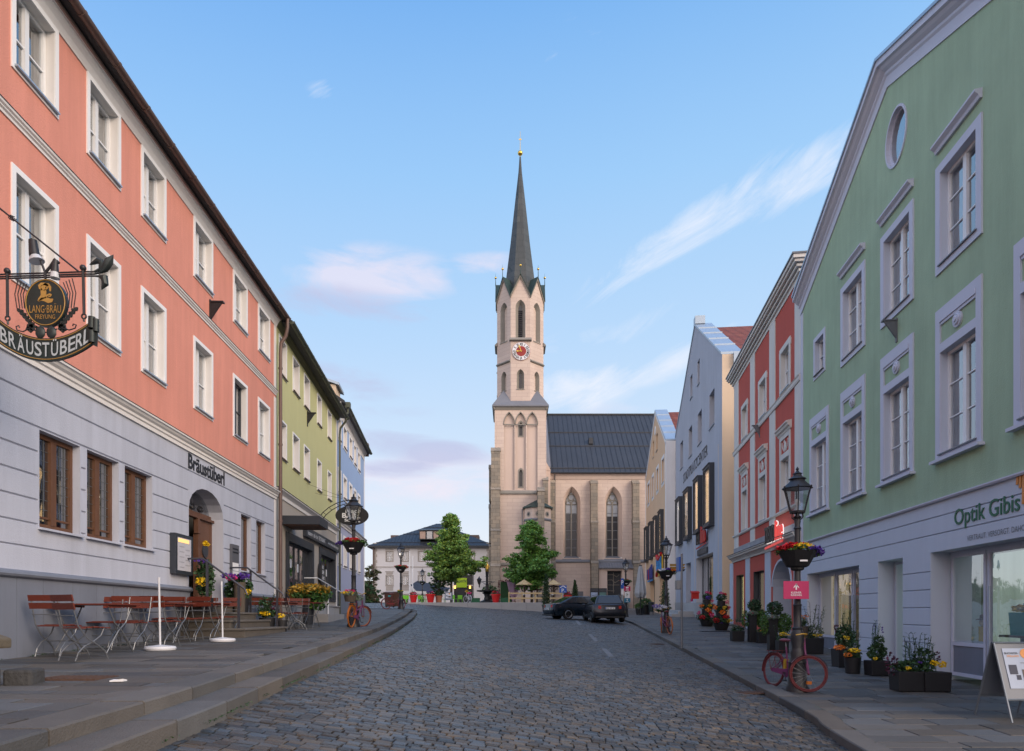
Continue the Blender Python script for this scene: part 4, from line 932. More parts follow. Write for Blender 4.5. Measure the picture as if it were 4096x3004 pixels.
b = FG.mb(); b.leaves((u-.2, n-.35, v+.46), (.18, .12, .08), 90, .08); b.build('orange_flowers', PO, t); b = FG.mb(); b.leaves((u+.2, n-.35, v+.5), (.2, .12, .07), 90, .08); b.build('yellow_flowers', PY, t)
b = FG.mb(); b.box(11.9, 12.95, n-.6, n-.15, -.46, -.42); b.box(11.95, 12.0, n-.55, n-.5, -1.42, -.46); b.box(12.85, 12.9, n-.55, n-.5, -1.42, -.46); b.build('display_table', DOORW, G)
# lettering
GL = mat('dark_green_letters', (.012, .11, .055), .5, 0); GY = mat('grey_letters', (.16, .17, .19), .6, 0)
def gtext(body, pxl, pxr, v0, v1, m, name, off=.0, th=.02, parent=G, F=FG, nn=.004):
    ua, ub = F.u(pxl), F.u(pxr); b = MB(); put_text(b, body, F.w(ua, v0, nn), F.vec(ub-ua, 0), F.vec(0, v1-v0), F.vec(0, 0, 1), offset=off, thick=th); return b.build(name, m, parent)
gtext('Optik Gibis', 3820, 4082, 1.61, 2.02, GL, 'shop_lettering', .004, .012); gtext('VERTRAUT. VERSORGT. DAHOAM.', 3870, 4135, 1.36, 1.46, GY, 'tagline_lettering', 0, .004)
OR = mat('orange_letters', (.62, .24, .05), .5, 0)
b = FG.mb()
for k, (pxx, va, vb) in enumerate(((4072, 2.15, 2.33), (4084, 2.08, 2.33), (4096, 1.8, 2.3))): u = FG.u(pxx); b.hexa([(u-.02, .004, va), (u+.03, .004, va), (u+.03, .02, va), (u-.02, .02, va), (u-.05, .004, vb), (u+.01, .004, vb), (u+.01, .02, vb), (u-.05, .02, vb)])
b.build('orange_emblem', OR, G)
u, v = FG.uv(3590, 1290); bracket(FG, u, v+.05, 1, GREYZINC, 'plain grey triangular metal bracket on the mint green wall', False)
# ================= red house =================
FR = Facade(2430, 2410, 17825, 1)
Rh = thing('red_house', FR.w(29, -1.2), 'brick red house with cream pilasters, moulded cornices and stucco ornament panels', 'building')
r0, r1 = 23.02, 35.2
up3 = [(2965.6, 2993.6), (3033.4, 3070.7), (3119.4, 3166)]
cc = [tuple(sorted((FR.u(a), FR.u(b)))) for a, b in up3]
cc = [( (a+b)/2-.82, (a+b)/2+.82) for a, b in cc]
T = .25; hA = [rect(a+T, b-T, 7.85, 9.3) for a, b in cc]; hB = [rect(a+T, b-T, 3.48, 5.3) for a, b in cc]
m_ = FR.mb(); wall_faces(m_, rect(r0, r1, 3.3, 11.3), hA+hB); m_.build('upper_wall', REDP, Rh)
reveals(FR, Rh, hA+hB, .3, CREAMTRIM)
for k, (a, b) in enumerate(cc):
    W = window(FR, Rh, a+T, b-T, 7.85, 9.3, depth=.13, trim=0, bars=(.5,), curtain=.4)
    t = FR.mb(); frame_ring(t, rect(a+.06, b-.06, 7.72, 9.5), rect(a+T, b-T, 7.85, 9.3), 0, .035); t.box(a, a+.07, 0, .03, 9.2, 9.42); t.box(b-.07, b, 0, .03, 9.2, 9.42); t.build('surround', CREAMTRIM, W)
    W = window(FR, Rh, a+T, b-T, 3.48, 5.3, depth=.13, trim=0, bars=(.5,), curtain=.4)
    t = FR.mb(); frame_ring(t, rect(a+.06, b-.06, 3.42, 6.2), rect(a+T, b-T, 3.48, 6.02), 0, .035); t.box(a+T, b-T, 0, .036, 5.3, 5.5)
    profile_run(t, a-.06, b+.06, [(0, 6.2), (.05, 6.2), (.07, 6.27), (.13, 6.31), (.15, 6.38), (.2, 6.42), (.2, 6.46), (0, 6.5)]); t.build('surround', CREAMTRIM, W)
    o = FR.mb(); cu = (a+b)/2
    o.sphere((cu, .01, 5.74), .17, 10, sc=(1, .2, 1.1)); o.sphere((cu+.02, .03, 5.9), .08, 8, sc=(1, .3, 1))
    for s_ in (-1, 1):
        o.tube([(cu+s_*(.12+.28*sin(j*.28)), .01, 5.56+.055*j) for j in range(8)], .014, 5)
        for j in range(7): o.sphere((cu+s_*(.16+.28*sin(j*.3)), .012, 5.58+.055*j), .04, 6, sc=(1, .3, .7))
    o.build('stucco_ornament', CREAMTRIM, W)
pil = [(2939, 2956), (3003, 3021), (3080, 3103), (3182, 3206)]
pu = [tuple(sorted((FR.u(a), FR.u(b)))) for a, b in pil]
m_ = FR.mb()
for a, b in pu:
    m_.box(a, b, 0, .03, 3.44, 7.48); m_.box(a, b, 0, .031, 7.74, 11.0); m_.box(a-.04, b+.04, 0, .035, 10.95, 11.15)
    m_.box(a, b, 0, .03, 2.74, 3.3)
m_.box(r0, r1, 0, .032, 11.0, 11.3); profile_run(m_, r0-.02, r1, [(0, 7.5), (.05, 7.5), (.07, 7.56), (.07, 7.66), (.1, 7.7), (0, 7.73)]); profile_run(m_, r0-.02, r1, [(0, 3.3), (.05, 3.3), (.09, 3.35), (.09, 3.4), (0, 3.43)])
for v0, n0 in ((11.15, .10), (11.28, .18), (11.40, .27)): m_.box(r0-n0, r1+n0, -.3, n0, v0, v0+.085)
m_.box(r0-.33, r1+.33, -.3, .33, 11.5, 11.62)
profile_run(m_, r0-.1, r1+.15, [(0, 2.05), (.06, 2.05), (.08, 2.12), (.16, 2.2), (.26, 2.25), (.28, 2.32), (.33, 2.34), (.33, 2.38), (0, 2.42)])
m_.build('cornices_and_pilasters', CREAMTRIM, Rh)
m_ = FR.mb(); m_.box(r0, r1, -.01, .02, 2.4, 2.72); m_.box(r0, r1, .0, .028, 2.7, 2.76); m_.build('weathered_band', mat('weathered_band_plaster', (.34, .34, .36), .9, .2, 2, .3, 40, streak=.3), Rh)
m_ = FR.mb(); m_.box(r0, r1, -.02, .0, 2.72, 3.31); m_.build('red_band', REDP, Rh)
m_ = FR.mb(); profile_run(m_, r0-.1, r1+.17, [(0, 2.422), (.35, 2.383), (.36, 2.4), (0, 2.46)]); m_.box(r0-.36, r1+.36, -.3, .37, 11.622, 11.68); m_.build('lead_flashing', GREYZINC, Rh)
gwn = [rect(*sorted((FR.u(2945), FR.u(2975))), -.98, 1.36), rect(*sorted((FR.u(3014), FR.u(3056))), -.98, 1.36)]
ar = arch(*sorted((FR.u(3092), FR.u(3166))), -1.9, .62, 1.57)
au0, au1 = ar[0][0], ar[1][0]
ol = [(r0, -1.9), (au0, -1.9)]+ar[2:][::-1]+[(au1, -1.9), (r1+.6, -1.9), (r1+.6, 2.06), (r0, 2.06)]
m_ = FR.mb(); wall_faces(m_, ol, gwn); m_.build('ground_floor_wall', REDP, Rh)
reveals(FR, Rh, gwn, .3, ANTH)
m_ = FR.mb(); reveal(m_, ar, 0, -1.3)
k = len(ar); outer = [((p[0]-(au0+au1)/2)*1.1+(au0+au1)/2, p[1] if i < 2 else (p[1]-.62)*1.09+.62) for i, p in enumerate(ar)]
frame_ring(m_, outer[2:]+outer[:0], ar[2:], 0, .03); m_.build('arch_surround', LILAC, Rh)
for a, b in ((FR.u(2921), FR.u(2934)), (FR.u(2984), FR.u(3001)), (FR.u(3062), FR.u(3085)), (FR.u(3178), FR.u(3206))): a, b = sorted((a, b)); q_ = FR.mb(); q_.box(a, b, 0, .03, -1.9, 2.05); q_.build('white_pier', LILAC, Rh)
LIT3 = litmat('yellow_shop_light', (.72, .60, .26), (.45, .37, .15), 0, 1, 2.2)
for h, lm in ((gwn[0], LIT3), (gwn[1], mat('dim_warm_shop', (.15, .12, .1), .9, .3, 2, emit=(.5, .38, .25), estr=.7))): shopwin(FR, Rh, h[0][0], h[1][0], -.98, 1.36, -.22, lm, fm=ANTH, back=.1)
m_ = FR.mb(); m_.box(au0-.1, au1+.1, -1.4, -1.3, -1.9, 1.6); m_.build('arch_back_wall', LILAC, Rh); m_ = FR.mb(); m_.box(au0+.3, au0+1.4, -1.3, -1.24, -1.6, .7); m_.build('door', ANTH, Rh)
body_box(FR, Rh, r0, r1, -2, 11.4, 12, CREAMTRIM, nfront=-1.5)
# illuminated lettering (real lamps inside the letters)
REDL = mat('lit_red_letters', (.8, .05, .05), .4, 0, emit=(1, .12, .10), estr=.35); WHL = mat('lit_white_edge', (.9, .9, .88), .4, 0, emit=(1, .96, .9), estr=.7)
t = thing('illuminated_shop_sign', FR.w(27, 3, .3), 'illuminated shop sign with dark and red glowing letters on the brick red house', 'sign')
b = MB(); ua, ub = FR.n_at(3059, 2200, .35)[0], FR.n_at(3098, 2200, .35)[0]; uc = FR.n_at(3128, 2150, .35)[0]
va, vb = 2.30, 2.92
put_text(b, 'TREND', FR.w(ua, va, .30), FR.vec(ub-ua, 0), FR.vec(0, vb-va), FR.vec(0, 0, 1), offset=.02, thick=.06); b.build('dark_letters', DARKMET, t)
b = MB(); put_text(b, 'TREND', FR.w(ua, va-.02, .25), FR.vec(ub-ua, 0), FR.vec(0, vb-va+.04), FR.vec(0, 0, 1), offset=.05, thick=.04); b.build('glowing_back', WHL, t)
b = MB(); put_text(b, 'line', FR.w(ub-.05, va, .30), FR.vec(uc-ub+.05, 0), FR.vec(0, vb-va+.1), FR.vec(0, 0, 1), offset=.01, thick=.05); b.build('red_letters', REDL, t)
b = MB(); put_text(b, 'line', FR.w(ub-.06, va-.01, .27), FR.vec(uc-ub+.04, 0), FR.vec(0, vb-va+.12), FR.vec(0, 0, 1), offset=.025, thick=.02); b.build('glowing_back', WHL, t)
b = FR.mb(); b.hexa([(ua, .3, va-.22), (uc, .3, va-.14), (uc, .34, va-.14), (ua, .34, va-.22), (ua, .3, va-.14), (uc, .3, va-.06), (uc, .34, va-.06), (ua, .34, va-.14)]); b.build('red_bar', REDL, t)
b = FR.mb()
for q in (.2, .8): u = ua+(uc-ua)*q; b.box(u-.02, u+.02, 0, .28, 2.2, 2.24)
b.build('mounting', ANTH, t)
u, v = FR.uv(3040, 1702); bracket(FR, u, v, 1, GREYZINC, 'plain grey triangular metal bracket on the brick red wall', False)
# ================= grey shopping centre =================
FS = Facade(2340, 2405, 20843, 1)
Sh = thing('shopping_centre', FS.w(47, -.9), 'tall cool grey gabled shopping centre with projecting lit bay windows', 'building')
s0, s1 = 38.0, 57.55; sc_ = 47.3; sv = 13.75; sp = 19.1
hS = []
for a, b in ((2837.7, 2858), (2791, 2807), (2755, 2768.6), (2721, 2731.7)): ua, ub = sorted((FS.u(a), FS.u(b))); hS.append(rect(ua, ub, 10.5, 12.6))
for a, b in ((2790, 2798.7), (2761.4, 2769.8)): ua, ub = sorted((FS.u(a), FS.u(b))); hS.append(rect(ua, ub, 14.6, 16.2))
big = rect(FS.u(2852.5), FS.u(2784.7), -1.6, 2.93); dr = rect(FS.u(2763.5), FS.u(2744), -1.6, 2.83)
m_ = FS.mb(); wall_faces(m_, [(s0, -2), (s1, -2), (s1, sv), (sc_, sp), (s0, sv)], hS+[big, dr]); m_.build('front_wall', GREYP, Sh)
reveals(FS, Sh, hS+[big, dr], .5, GREYP)
for h in hS: window(FS, Sh, h[0][0], h[1][0], h[0][1], h[2][1], depth=.42, leaves=1, bars=(), trim=0, curtain=0, fm=ANTH, glass=GLASSD, sillm=ZINC, fw=.09)
for k, h in enumerate((big, dr)):
    a, b = h[0][0], h[1][0]; n_ = 3 if k == 0 else 1
    for i in range(n_): shopwin(FS, Sh, a+(b-a)*i/n_, a+(b-a)*(i+1)/n_, -.75, h[2][1]-.03, -.42, MATS['dim_warm_shop'] if k == 0 else None, fm=ANTH, back=.6, name='shop_window')
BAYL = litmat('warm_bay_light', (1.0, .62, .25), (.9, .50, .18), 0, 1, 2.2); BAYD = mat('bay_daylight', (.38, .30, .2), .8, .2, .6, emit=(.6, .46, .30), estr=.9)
def bay(F, house, u0, u1, v0, v1, d, lit):
    m_ = F.mb(); frame_ring(m_, rect(u0, u1, v0, v1), rect(u0+.12, u1-.12, v0+.16, v1-.16), 0, d); m_.box(u0, u1, .0, d+.05, v0-.06, v0); m_.box(u0, u1, .0, d+.05, v1, v1+.05)
    frame_ring(m_, rect(u0+.12, u1-.12, v0+.16, v1-.16), rect(u0+.2, u1-.2, v0+.24, v1-.24), d-.1, d-.05)
    W = m_.build('bay_window', ANTH, house)
    p = F.mb(); p.add([(u0+.1, d-.07, v0+.1), (u1-.1, d-.07, v0+.1), (u1-.1, d-.07, v1-.1), (u0+.1, d-.07, v1-.1)], [(0, 1, 2, 3)]); p.build('pane', GLASS, W)
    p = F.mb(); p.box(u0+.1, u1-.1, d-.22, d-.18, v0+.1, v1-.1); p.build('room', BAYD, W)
    if lit:
        p = F.mb(); uu = u0+(u1-u0)*.62
        p.box(uu-.1, uu+(u1-u0)*.22, d-.175, d-.15, v0+.25, v1-.35); p.build('light_strip', BAYL, W)
    else:
        p = F.mb(); p.cyl((u1-.9, d-.17, v1-.7), (u1-.9, d-.15, v1-.7), .16, n=12); p.build('ceiling_lamp', mat('ceiling_lamp_glow', (1, .9, .7), .5, 0, emit=(1, .85, .6), estr=3), W)
    return W
for i, (a, b) in enumerate(((40.24, 42.5), (44.3, 46.4), (48.7, 51.2), (53.2, 55.6))): bay(FS, Sh, a, b, 4.55, 8.15, .30, i < 2)
m_ = FS.mb(); raking(m_, [(s0, sv), (sc_, sp), (s1, sv)], [(-1.1, .002), (.06, .002), (.06, .14), (-1.1, .14)]); m_.box(sc_-.35, sc_+.35, -.62, .05, sp, sp+.55)
for i in range(1, 5):
    a = i/5; u = s0+(sc_-s0)*a; v = sv+(sp-sv)*a; m_.box(u-.03, u+.03, -1.1, .07, v, v+.2)
m_.build('zinc_coping', ZINC, Sh)
TILE = brickmat('red_roof_tiles', (.20, .045, .026), (.27, .075, .04), (.06, .015, .01), .55, .22, .03, .8, .9, .5, .1, 1.5)
m_ = FS.mb(); raking(m_, [(s0, sv-.35), (sc_, sp-.35), (s1, sv-.35)], [(-1.0, -.3), (-1.0, .16), (-16, .16), (-16, -.3)]); m_.build('tiled_roof', TILE, Sh)
m_ = FS.mb(); m_.add([(s0, 0, -2), (s0, -16, -2), (s0, -16, sv-.4), (s0, 0, sv-.0)], [(0, 1, 2, 3)]); m_.box(s0+.01, s1-.01, -16, -2.5, -2, sv-.8); m_.build('side_wall', CREAMP, Sh)
m_ = FS.mb(); m_.box(s0-.12, s0, -16, -1.0, sv-.62, sv-.42); m_.box(s0-.2, s0, -1.1, -.6, sv-.7, sv+.05); m_.build('gutter', ZINC, Sh)
b = MB(); put_text(b, 'STADTPLATZCENTER', FS.w(52.9, 9.1, .01), FS.vec(42.45-52.9, 0), FS.vec(0, .72), FS.vec(0, 0, 1), offset=0, thick=.012); b.build('building_lettering', ANTH, Sh)
m_ = FS.mb()
for u in (39.1, 47.6): m_.box(u-.06, u+.06, -.01, .004, -1, 9.0)
m_.build('patched_plaster_strip', CREAMP, Sh)
t = thing('shop_sign_board', FS.w(43.5, 4, .2), 'unlit shop sign with dark and red letters above the grey shopping centre door', 'sign')
REDU = mat('red_letters', (.5, .015, .012), .5, 0)
ua, ub, uc = FS.u(2794), FS.u(2813), FS.u(2833)
b = MB(); put_text(b, 'TREND', FS.w(ua, 3.75, .12), FS.vec(ub-ua, 0), FS.vec(0, .95), FS.vec(0, 0, 1), offset=.02, thick=.08); b.build('dark_letters', DARKMET, t)
b = MB(); put_text(b, 'line', FS.w(ub, 3.7, .12), FS.vec(uc-ub, 0), FS.vec(0, 1.1), FS.vec(0, 0, 1), offset=.05, thick=.08); b.build('red_letters', REDU, t)
b = FS.mb(); b.hexa([(ua, .12, 3.48), (uc, .12, 3.58), (uc, .16, 3.58), (ua, .16, 3.48), (ua, .12, 3.56), (uc, .12, 3.66), (uc, .16, 3.66), (ua, .16, 3.56)]); b.build('red_bar', REDU, t)
b = FS.mb(); b.box(uc, ua, .02, .1, 3.02, 3.4); b.build('lower_board', ANTH, t)
b = FS.mb()
for i in range(8): q_ = uc+.15+(ua-uc-.3)*i/8; b.box(q_, q_+.1, .1, .12, 3.1, 3.32)
b.build('lower_letters', GREYZINC, t)
m_ = FS.mb(); m_.box(s0+.02, s1, 0, .04, -2, -.1); m_.build('plinth', SANDSTONE, Sh)
# ================= sand-coloured gabled house =================
FE = Facade(2315, 2425, 20178, 1)
E = thing('sand_house', FE.w(66, -.5), 'sand coloured gabled cinema house with white edges beside the grey centre', 'building')
e0, e1 = 57.7, 75.2; ec = 65.8
hE = []
for a, b in ((2646, 2658.3), (2624.9, 2635.5), (2607.5, 2616.4), (2589.7, 2599.4)):
    ua, ub = sorted((FE.u(a), FE.u(b))); hE.append(rect(ua+.35, ub-.35, 10.85, 12.9))
for a, b in ((2624.9, 2631), (2611.7, 2616.4)): ua, ub = sorted((FE.u(a), FE.u(b))); hE.append(rect(ua, ub, 14.7, 16.3))
gd = [rect(59.2, 62.0, -1.5, 2.6), rect(66.4, 70.6, -1.5, 2.6)]
m_ = FE.mb(); wall_faces(m_, [(e0, -2), (e1, -2), (e1, 14.0), (ec, 18.8), (e0, 14.0)], hE+gd); m_.build('front_wall', BEIGE, E)
reveals(FE, E, hE+gd, .5, BEIGE)
for i, h in enumerate(hE): window(FE, E, h[0][0], h[1][0], h[0][1], h[2][1], depth=.3, leaves=1, bars=(), trim=.28 if i < 4 else 0, curtain=0, fm=ANTH, glass=GLASSD, fw=.07)
for h in gd: shopwin(FE, E, h[0][0], h[1][0], -.6, 2.55, -.42, None, fm=ANTH, back=.6)
for i, (a, b) in enumerate(((59.3, 61.4), (63.4, 65.6), (67.7, 70.0), (72.0, 74.4))): bay(FE, E, a, b, 4.8, 8.4, .30, i < 2)
m_ = FE.mb(); raking(m_, [(e0, 14.0), (ec, 18.8), (e1, 14.0)], [(0, -.35), (.04, -.35), (.04, -.0), (0, 0)]); m_.box(e0, e0+.35, 0, .04, -.6, 13.9); m_.box(e1-.35, e1, 0, .04, -.6, 13.9); m_.cyl((ec, 0, 16.9), (ec, .05, 16.9), .42, n=20); m_.build('white_edging', WTRIM, E)
m_ = FE.mb(); raking(m_, [(e0, 14.0), (ec, 18.8), (e1, 14.0)], [(-1.1, .002), (.06, .002), (.06, .14), (-1.1, .14)])
for i in range(1, 5): a = i/5; u = e0+(ec-e0)*a; v = 14+4.8*a; m_.box(u-.03, u+.03, -1.1, .07, v, v+.2)
m_.build('zinc_coping', ZINC, E)
m_ = FE.mb(); raking(m_, [(e0, 13.7), (ec, 18.5), (e1, 13.7)], [(-1.0, -.3), (-1.0, .16), (-14, .16), (-14, -.3)]); m_.build('tiled_roof', TILE, E)
m_ = FE.mb(); m_.add([(e0, 0, -2), (e0, -14, -2), (e0, -14, 13.6), (e0, 0, 14.0)], [(0, 1, 2, 3)]); m_.box(e0+.01, e1-.01, -14, -2.5, -2, 13.4); m_.build('side_wall', WHITE, E)
m_ = FE.mb(); m_.box(e0-.12, e0, -1.5, -.9, 13.1, 13.7); m_.cyl((e0-.07, -1.0, 13.2), (e0-.07, -1.0, -.5), .07, n=8); m_.build('downpipe', ZINC, E)
# cinema signs
BLU = mat('bright_blue_letters', (.03, .25, .62), .5, 0); DBL = mat('navy_letters', (.02, .04, .25), .5, 0); YLW = mat('yellow_edge', (.75, .52, .05), .5, 0)
t = thing('cinema_sign', FE.w(61, 3.5, .2), 'colourful cinema sign with blue letters between red arcs on the sand coloured house', 'sign')
b = MB(); put_text(b, 'CINEPLEX', FE.w(62.6, 3.2, .2), FE.vec(-3.3, 0), FE.vec(0, 1.15), FE.vec(0, 0, 1), offset=.03, thick=.1); b.build('blue_letters', BLU, t)
b = FE.mb()
for vo_, sg in ((4.65, -1), (2.75, 1)):
    P = [(61-1.7*cos(pi*i/10), .2, vo_+sg*.45*sin(pi*i/10)) for i in range(11)]; b.tube(P, .16, 8)
b.build('red_arcs', REDU, t)
b = FE.mb(); b.hexa([(59.2, .1, 2.9), (62.7, .1, 2.7), (62.7, .16, 2.7), (59.2, .16, 2.9), (59.2, .1, 4.6), (62.7, .1, 4.3), (62.7, .16, 4.3), (59.2, .16, 4.6)]); b.build('yellow_back', YLW, t)
t = thing('blue_bar_sign', FE.w(68, 3, .2), 'dark blue bar sign underlined in light blue on the sand coloured house', 'sign')
b = FE.mb()
for i, (q_, h_) in enumerate(((66.8, 1.35), (67.7, 1.2), (68.6, 1.1), (69.5, 1.0), (70.6, 1.05))): b.box(q_, q_+.75, .16, .28, 2.75, 2.75+h_)
b.build('navy_letters', DBL, t); b = FE.mb(); b.box(69.3, 69.6, .28, .32, 2.7, 3.7); b.build('red_stroke', REDU, t)
b = FE.mb(); b.box(66.6, 71.5, .15, .2, 2.5, 2.66); b.build('underline', BLU, t)
# ================= church =================
CH1 = brickmat('rose_ashlar', (.62, .51, .44), (.57, .46, .40), (.43, .33, .29), 1.25, .42, .013, .85, .18, .5, .11, .35)
CHP = mat('rose_plain_plaster', (.60, .48, .415), .85, .06, .4, .1, 30, streak=.05)
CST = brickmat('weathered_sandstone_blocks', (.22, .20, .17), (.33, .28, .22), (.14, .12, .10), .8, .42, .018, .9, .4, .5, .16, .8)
CTR = mat('grey_stone_trim', (.24, .225, .20), .85, .12, 1, .2, 20)
COPPER = mat('dark_copper_sheet', (.044, .046, .050), .5, .16, .5, metal=.25, streak=.25)
COPG = mat('green_copper', (.035, .065, .058), .55, .2, .8, metal=.2, streak=.2)
SPIRE = brickmat('spire_sheets', (.048, .056, .058), (.070, .078, .078), (.03, .04, .04), 1.3, .75, .03, .5, .3, .5, .14, .5)
SLATE = mat('slate_grey_lead', (.17, .18, .205), .55, .1, .8)
GOLD = mat('gold_leaf', (.85, .55, .12), .28, .03, metal=1.0)
LEADG = mat('leaded_glass', (.03, .032, .04), .18, .2, 3, .3, 25, spec=.6)
LEADL = mat('pale_sky_glass', (.33, .36, .40), .3, .12, 2, .3, 20)
CY = 78.0
Tw = thing('church', (0.97, CY+3, 1.3), 'tall rose coloured gothic church with an octagonal clock tower and dark copper nave roof', 'church')
def cz(py, Y=CY): return (2467-py)/FPX*Y
def cx(px, Y=CY): return (px-2048)/FPX*Y
TC = (.97, CY+2.97)
def facem(theta, ap, c=TC, z=0):
    M = Matrix.Identity(4); D = Vector((cos(theta), sin(theta), 0)); N = Vector((sin(theta), -cos(theta), 0)); O_ = Vector((c[0], c[1], z))+N*ap
    for i, q in enumerate((D, N, Vector((0, 0, 1)), O_)):
        for j in range(3): M[j][i] = q[j]
    return M
hs = 2.95
z1, z2 = cz(1972), cz(1622)
# square shaft
wl = MB(); tr = MB(); dk = MB()
for th in (0, pi/2, -pi/2):
    m_ = MB(facem(th, hs)); t_ = MB(facem(th, hs)); d_ = MB(facem(th, hs))
    pan = [arch(cx(a)-.97, cx(b)-.97, z1+.35, cz(1700), cz(1650), 8, True) for a, b in ((2016, 2058), (2062, 2103), (2108, 2150))]
    if th == 0:
        wall_faces(m_, rect(-hs, hs, .6, z2), pan)
        for p in pan: reveal(t_, p, 0, -.22)
        lan = [arch(cx(2077)-.97, cx(2090)-.97, cz(1741), cz(1700), cz(1686), 6, True), arch(cx(2077)-.97, cx(2090)-.97, cz(1945), cz(1890), cz(1876), 6, True)]
        for i, p in enumerate(pan):
            wall_faces(m_, p, lan if i == 1 else [], -.22, 1)
            big_ = [((x-(p[0][0]+p[1][0])/2)*1.13+(p[0][0]+p[1][0])/2, y+ (.12 if k > 1 else 0)) for k, (x, y) in enumerate(p)]
            frame_ring(t_, big_[2:], p[2:], 0, .05)
        for l in lan: reveal(t_, l, -.22, -.6); d2 = MB(facem(0, hs)); d2.add([(a, -.6, b) for a, b in l], [tuple(range(len(l)))]); d2.build('lancet_window', LEADG, Tw); bg_ = [((x-(l[0][0]+l[1][0])/2)*1.7+(l[0][0]+l[1][0])/2, y+(.2 if k > 1 else -.15)) for k, (x, y) in enumerate(l)]; frame_ring(t_, bg_, l, -.22, -.18)
    else: wall_faces(m_, rect(-hs, hs, .6, z2), [])
    for o_, s_ in ((wl, m_), (tr, t_), (dk, d_)): o_.v, b0 = o_.v+s_.v, len(o_.v); o_.f += [tuple(b0+i for i in f) for f in s_.f]; o_.m += s_.m
wl.build('tower_wall', [CH1, CHP], Tw); 
m_ = MB(facem(0, hs)); 
for th in (0, pi/2, -pi/2):
    q = MB(facem(th, hs)); profile_run(q, -hs-.12, hs+.12, [(0, z1-.1), (.16, z1-.1), (.16, z1+.02), (0, z1+.3)]); profile_run(q, -hs-.2, hs+.2, [(0, z2-.5), (.05, z2-.5), (.12, z2-.3), (.24, z2-.1), (.24, z2), (0, z2)]); profile_run(q, -hs-.1, hs+.1, [(0, cz(2262)), (.16, cz(2262)), (.16, cz(2258)), (0, cz(2250))])
    b0 = len(tr.v); tr.v += q.v; tr.f += [tuple(b0+i for i in f) for f in q.f]; tr.m += q.m
tr.build('tower_trim', CTR, Tw); 
# octagon
ap = 2.71; fw_ = ap*math.tan(pi/8); zb, zg, zp = z2, cz(1184), cz(1102); zs, zh = cz(1440), cz(1357)
wl = MB(); tr = MB(); dk = MB(); rf = MB(); cp = MB()
def merge(o_, s_):
    b0 = len(o_.v); o_.v += s_.v; o_.f += [tuple(b0+i for i in f) for f in s_.f]; o_.m += s_.m
for k in range(8):
    th = k*pi/4; M = facem(th, ap); m_ = MB(M); t_ = MB(M); d_ = MB(M); r_ = MB(M)
    bel = arch(-.56, .56, cz(1352), cz(1225), cz(1194), 8, True); bi = arch(-.24, .24, cz(1350), cz(1228), cz(1208), 8, True)
    low = arch(-.42, .42, cz(1552), cz(1495), cz(1473), 8, True); li = arch(-.17, .17, cz(1547), cz(1497), cz(1484), 8, True)
    wall_faces(m_, [(-fw_, zb), (fw_, zb), (fw_, zg), (0, zp), (-fw_, zg)], [bel, low])
    for a, b in ((bel, bi), (low, li)):
        n = len(a); t2 = MB(M); t2.add([(x, 0, y) for x, y in a]+[(x, -.42, y) for x, y in b], [(i, (i+1) % n, n+(i+1) % n, n+i) for i in range(n)]); SV = t2.build('window_splay', CTR, Tw)
        if k == 0: d2 = MB(M); d2.add([(x, -.42, y) for x, y in b], [tuple(range(len(b)))]); d2.build('pane', LEADG, SV)
        else: m_.add([(x, -.42, y) for x, y in b], [tuple(range(len(b)))], 0)
    t_.hexa([(-.62, -.3, cz(1352)-.12), (.62, -.3, cz(1352)-.12), (.62, .06, cz(1352)-.16), (-.62, .06, cz(1352)-.16), (-.62, -.3, cz(1352)+.1), (.62, -.3, cz(1352)+.1), (.62, .06, cz(1352)-.05), (-.62, .06, cz(1352)-.05)])
    t_.hexa([(-.46, -.3, cz(1552)-.1), (.46, -.3, cz(1552)-.1), (.46, .05, cz(1552)-.12), (-.46, .05, cz(1552)-.12), (-.46, -.3, cz(1552)+.1), (.46, -.3, cz(1552)+.1), (.46, .05, cz(1552)-.03), (-.46, .05, cz(1552)-.03)])
    if k == 0:
        for i in range(16): v = cz(1348)+i*.22; d_.hexa([(-.22, -.4, v), (.22, -.4, v), (.22, -.3, v-.1), (-.22, -.3, v-.1), (-.22, -.4, v+.03), (.22, -.4, v+.03), (.22, -.3, v-.07), (-.22, -.3, v-.07)])
    if k in (0, 2, 6, 4): profile_run(t_, -fw_-.16, fw_+.16, [(0, zh-.15), (.1, zh-.12), (.28, zh-.05), (.28, zh+.02), (0, zh+.32)])
    else: profile_run(t_, -fw_, fw_, [(0, zs-.12), (.1, zs-.1), (.2, zs), (0, zs+.22)])
    for s_ in (-1, 1):   # raking stone edge and gable roof
        t_.prism([(s_*(fw_+.02), .0, zg-.1), (s_*(fw_+.02), .14, zg-.1), (0, .14, zp-.1), (0, 0, zp-.1)], (0, 0, .32))
        r_.add([(s_*(fw_+.08), .22, zg+.10), (0, .22, zp+.24), (0, -ap+.2, zp+.24), (s_*(fw_+.08), .22, zg+.2), (0, .22, zp+.36), (0, -ap+.2, zp+.36)], [(0, 1, 2), (3, 4, 5), (0, 1, 4, 3)])
    r_.cyl((0, .2, zp+.2), (0, .2, zp+1.15), .05, .03, 6)
    g_ = MB(M); g_.sphere((0, .2, zp+1.2), .14, 8); merge(cp, g_); r_.cyl((0, .2, zp+1.25), (0, .2, zp+1.75), .02, .005, 5)
    merge(wl, m_); merge(tr, t_); merge(dk, d_); merge(rf, r_)
wl.build('octagon_wall', CH1, Tw); tr.build('octagon_trim', CTR, Tw); dk.build('belfry_louvres', LEADG, Tw); rf.build('gable_roofs', COPG, Tw); cp.build('finial_balls', GOLD, Tw, smooth=True)
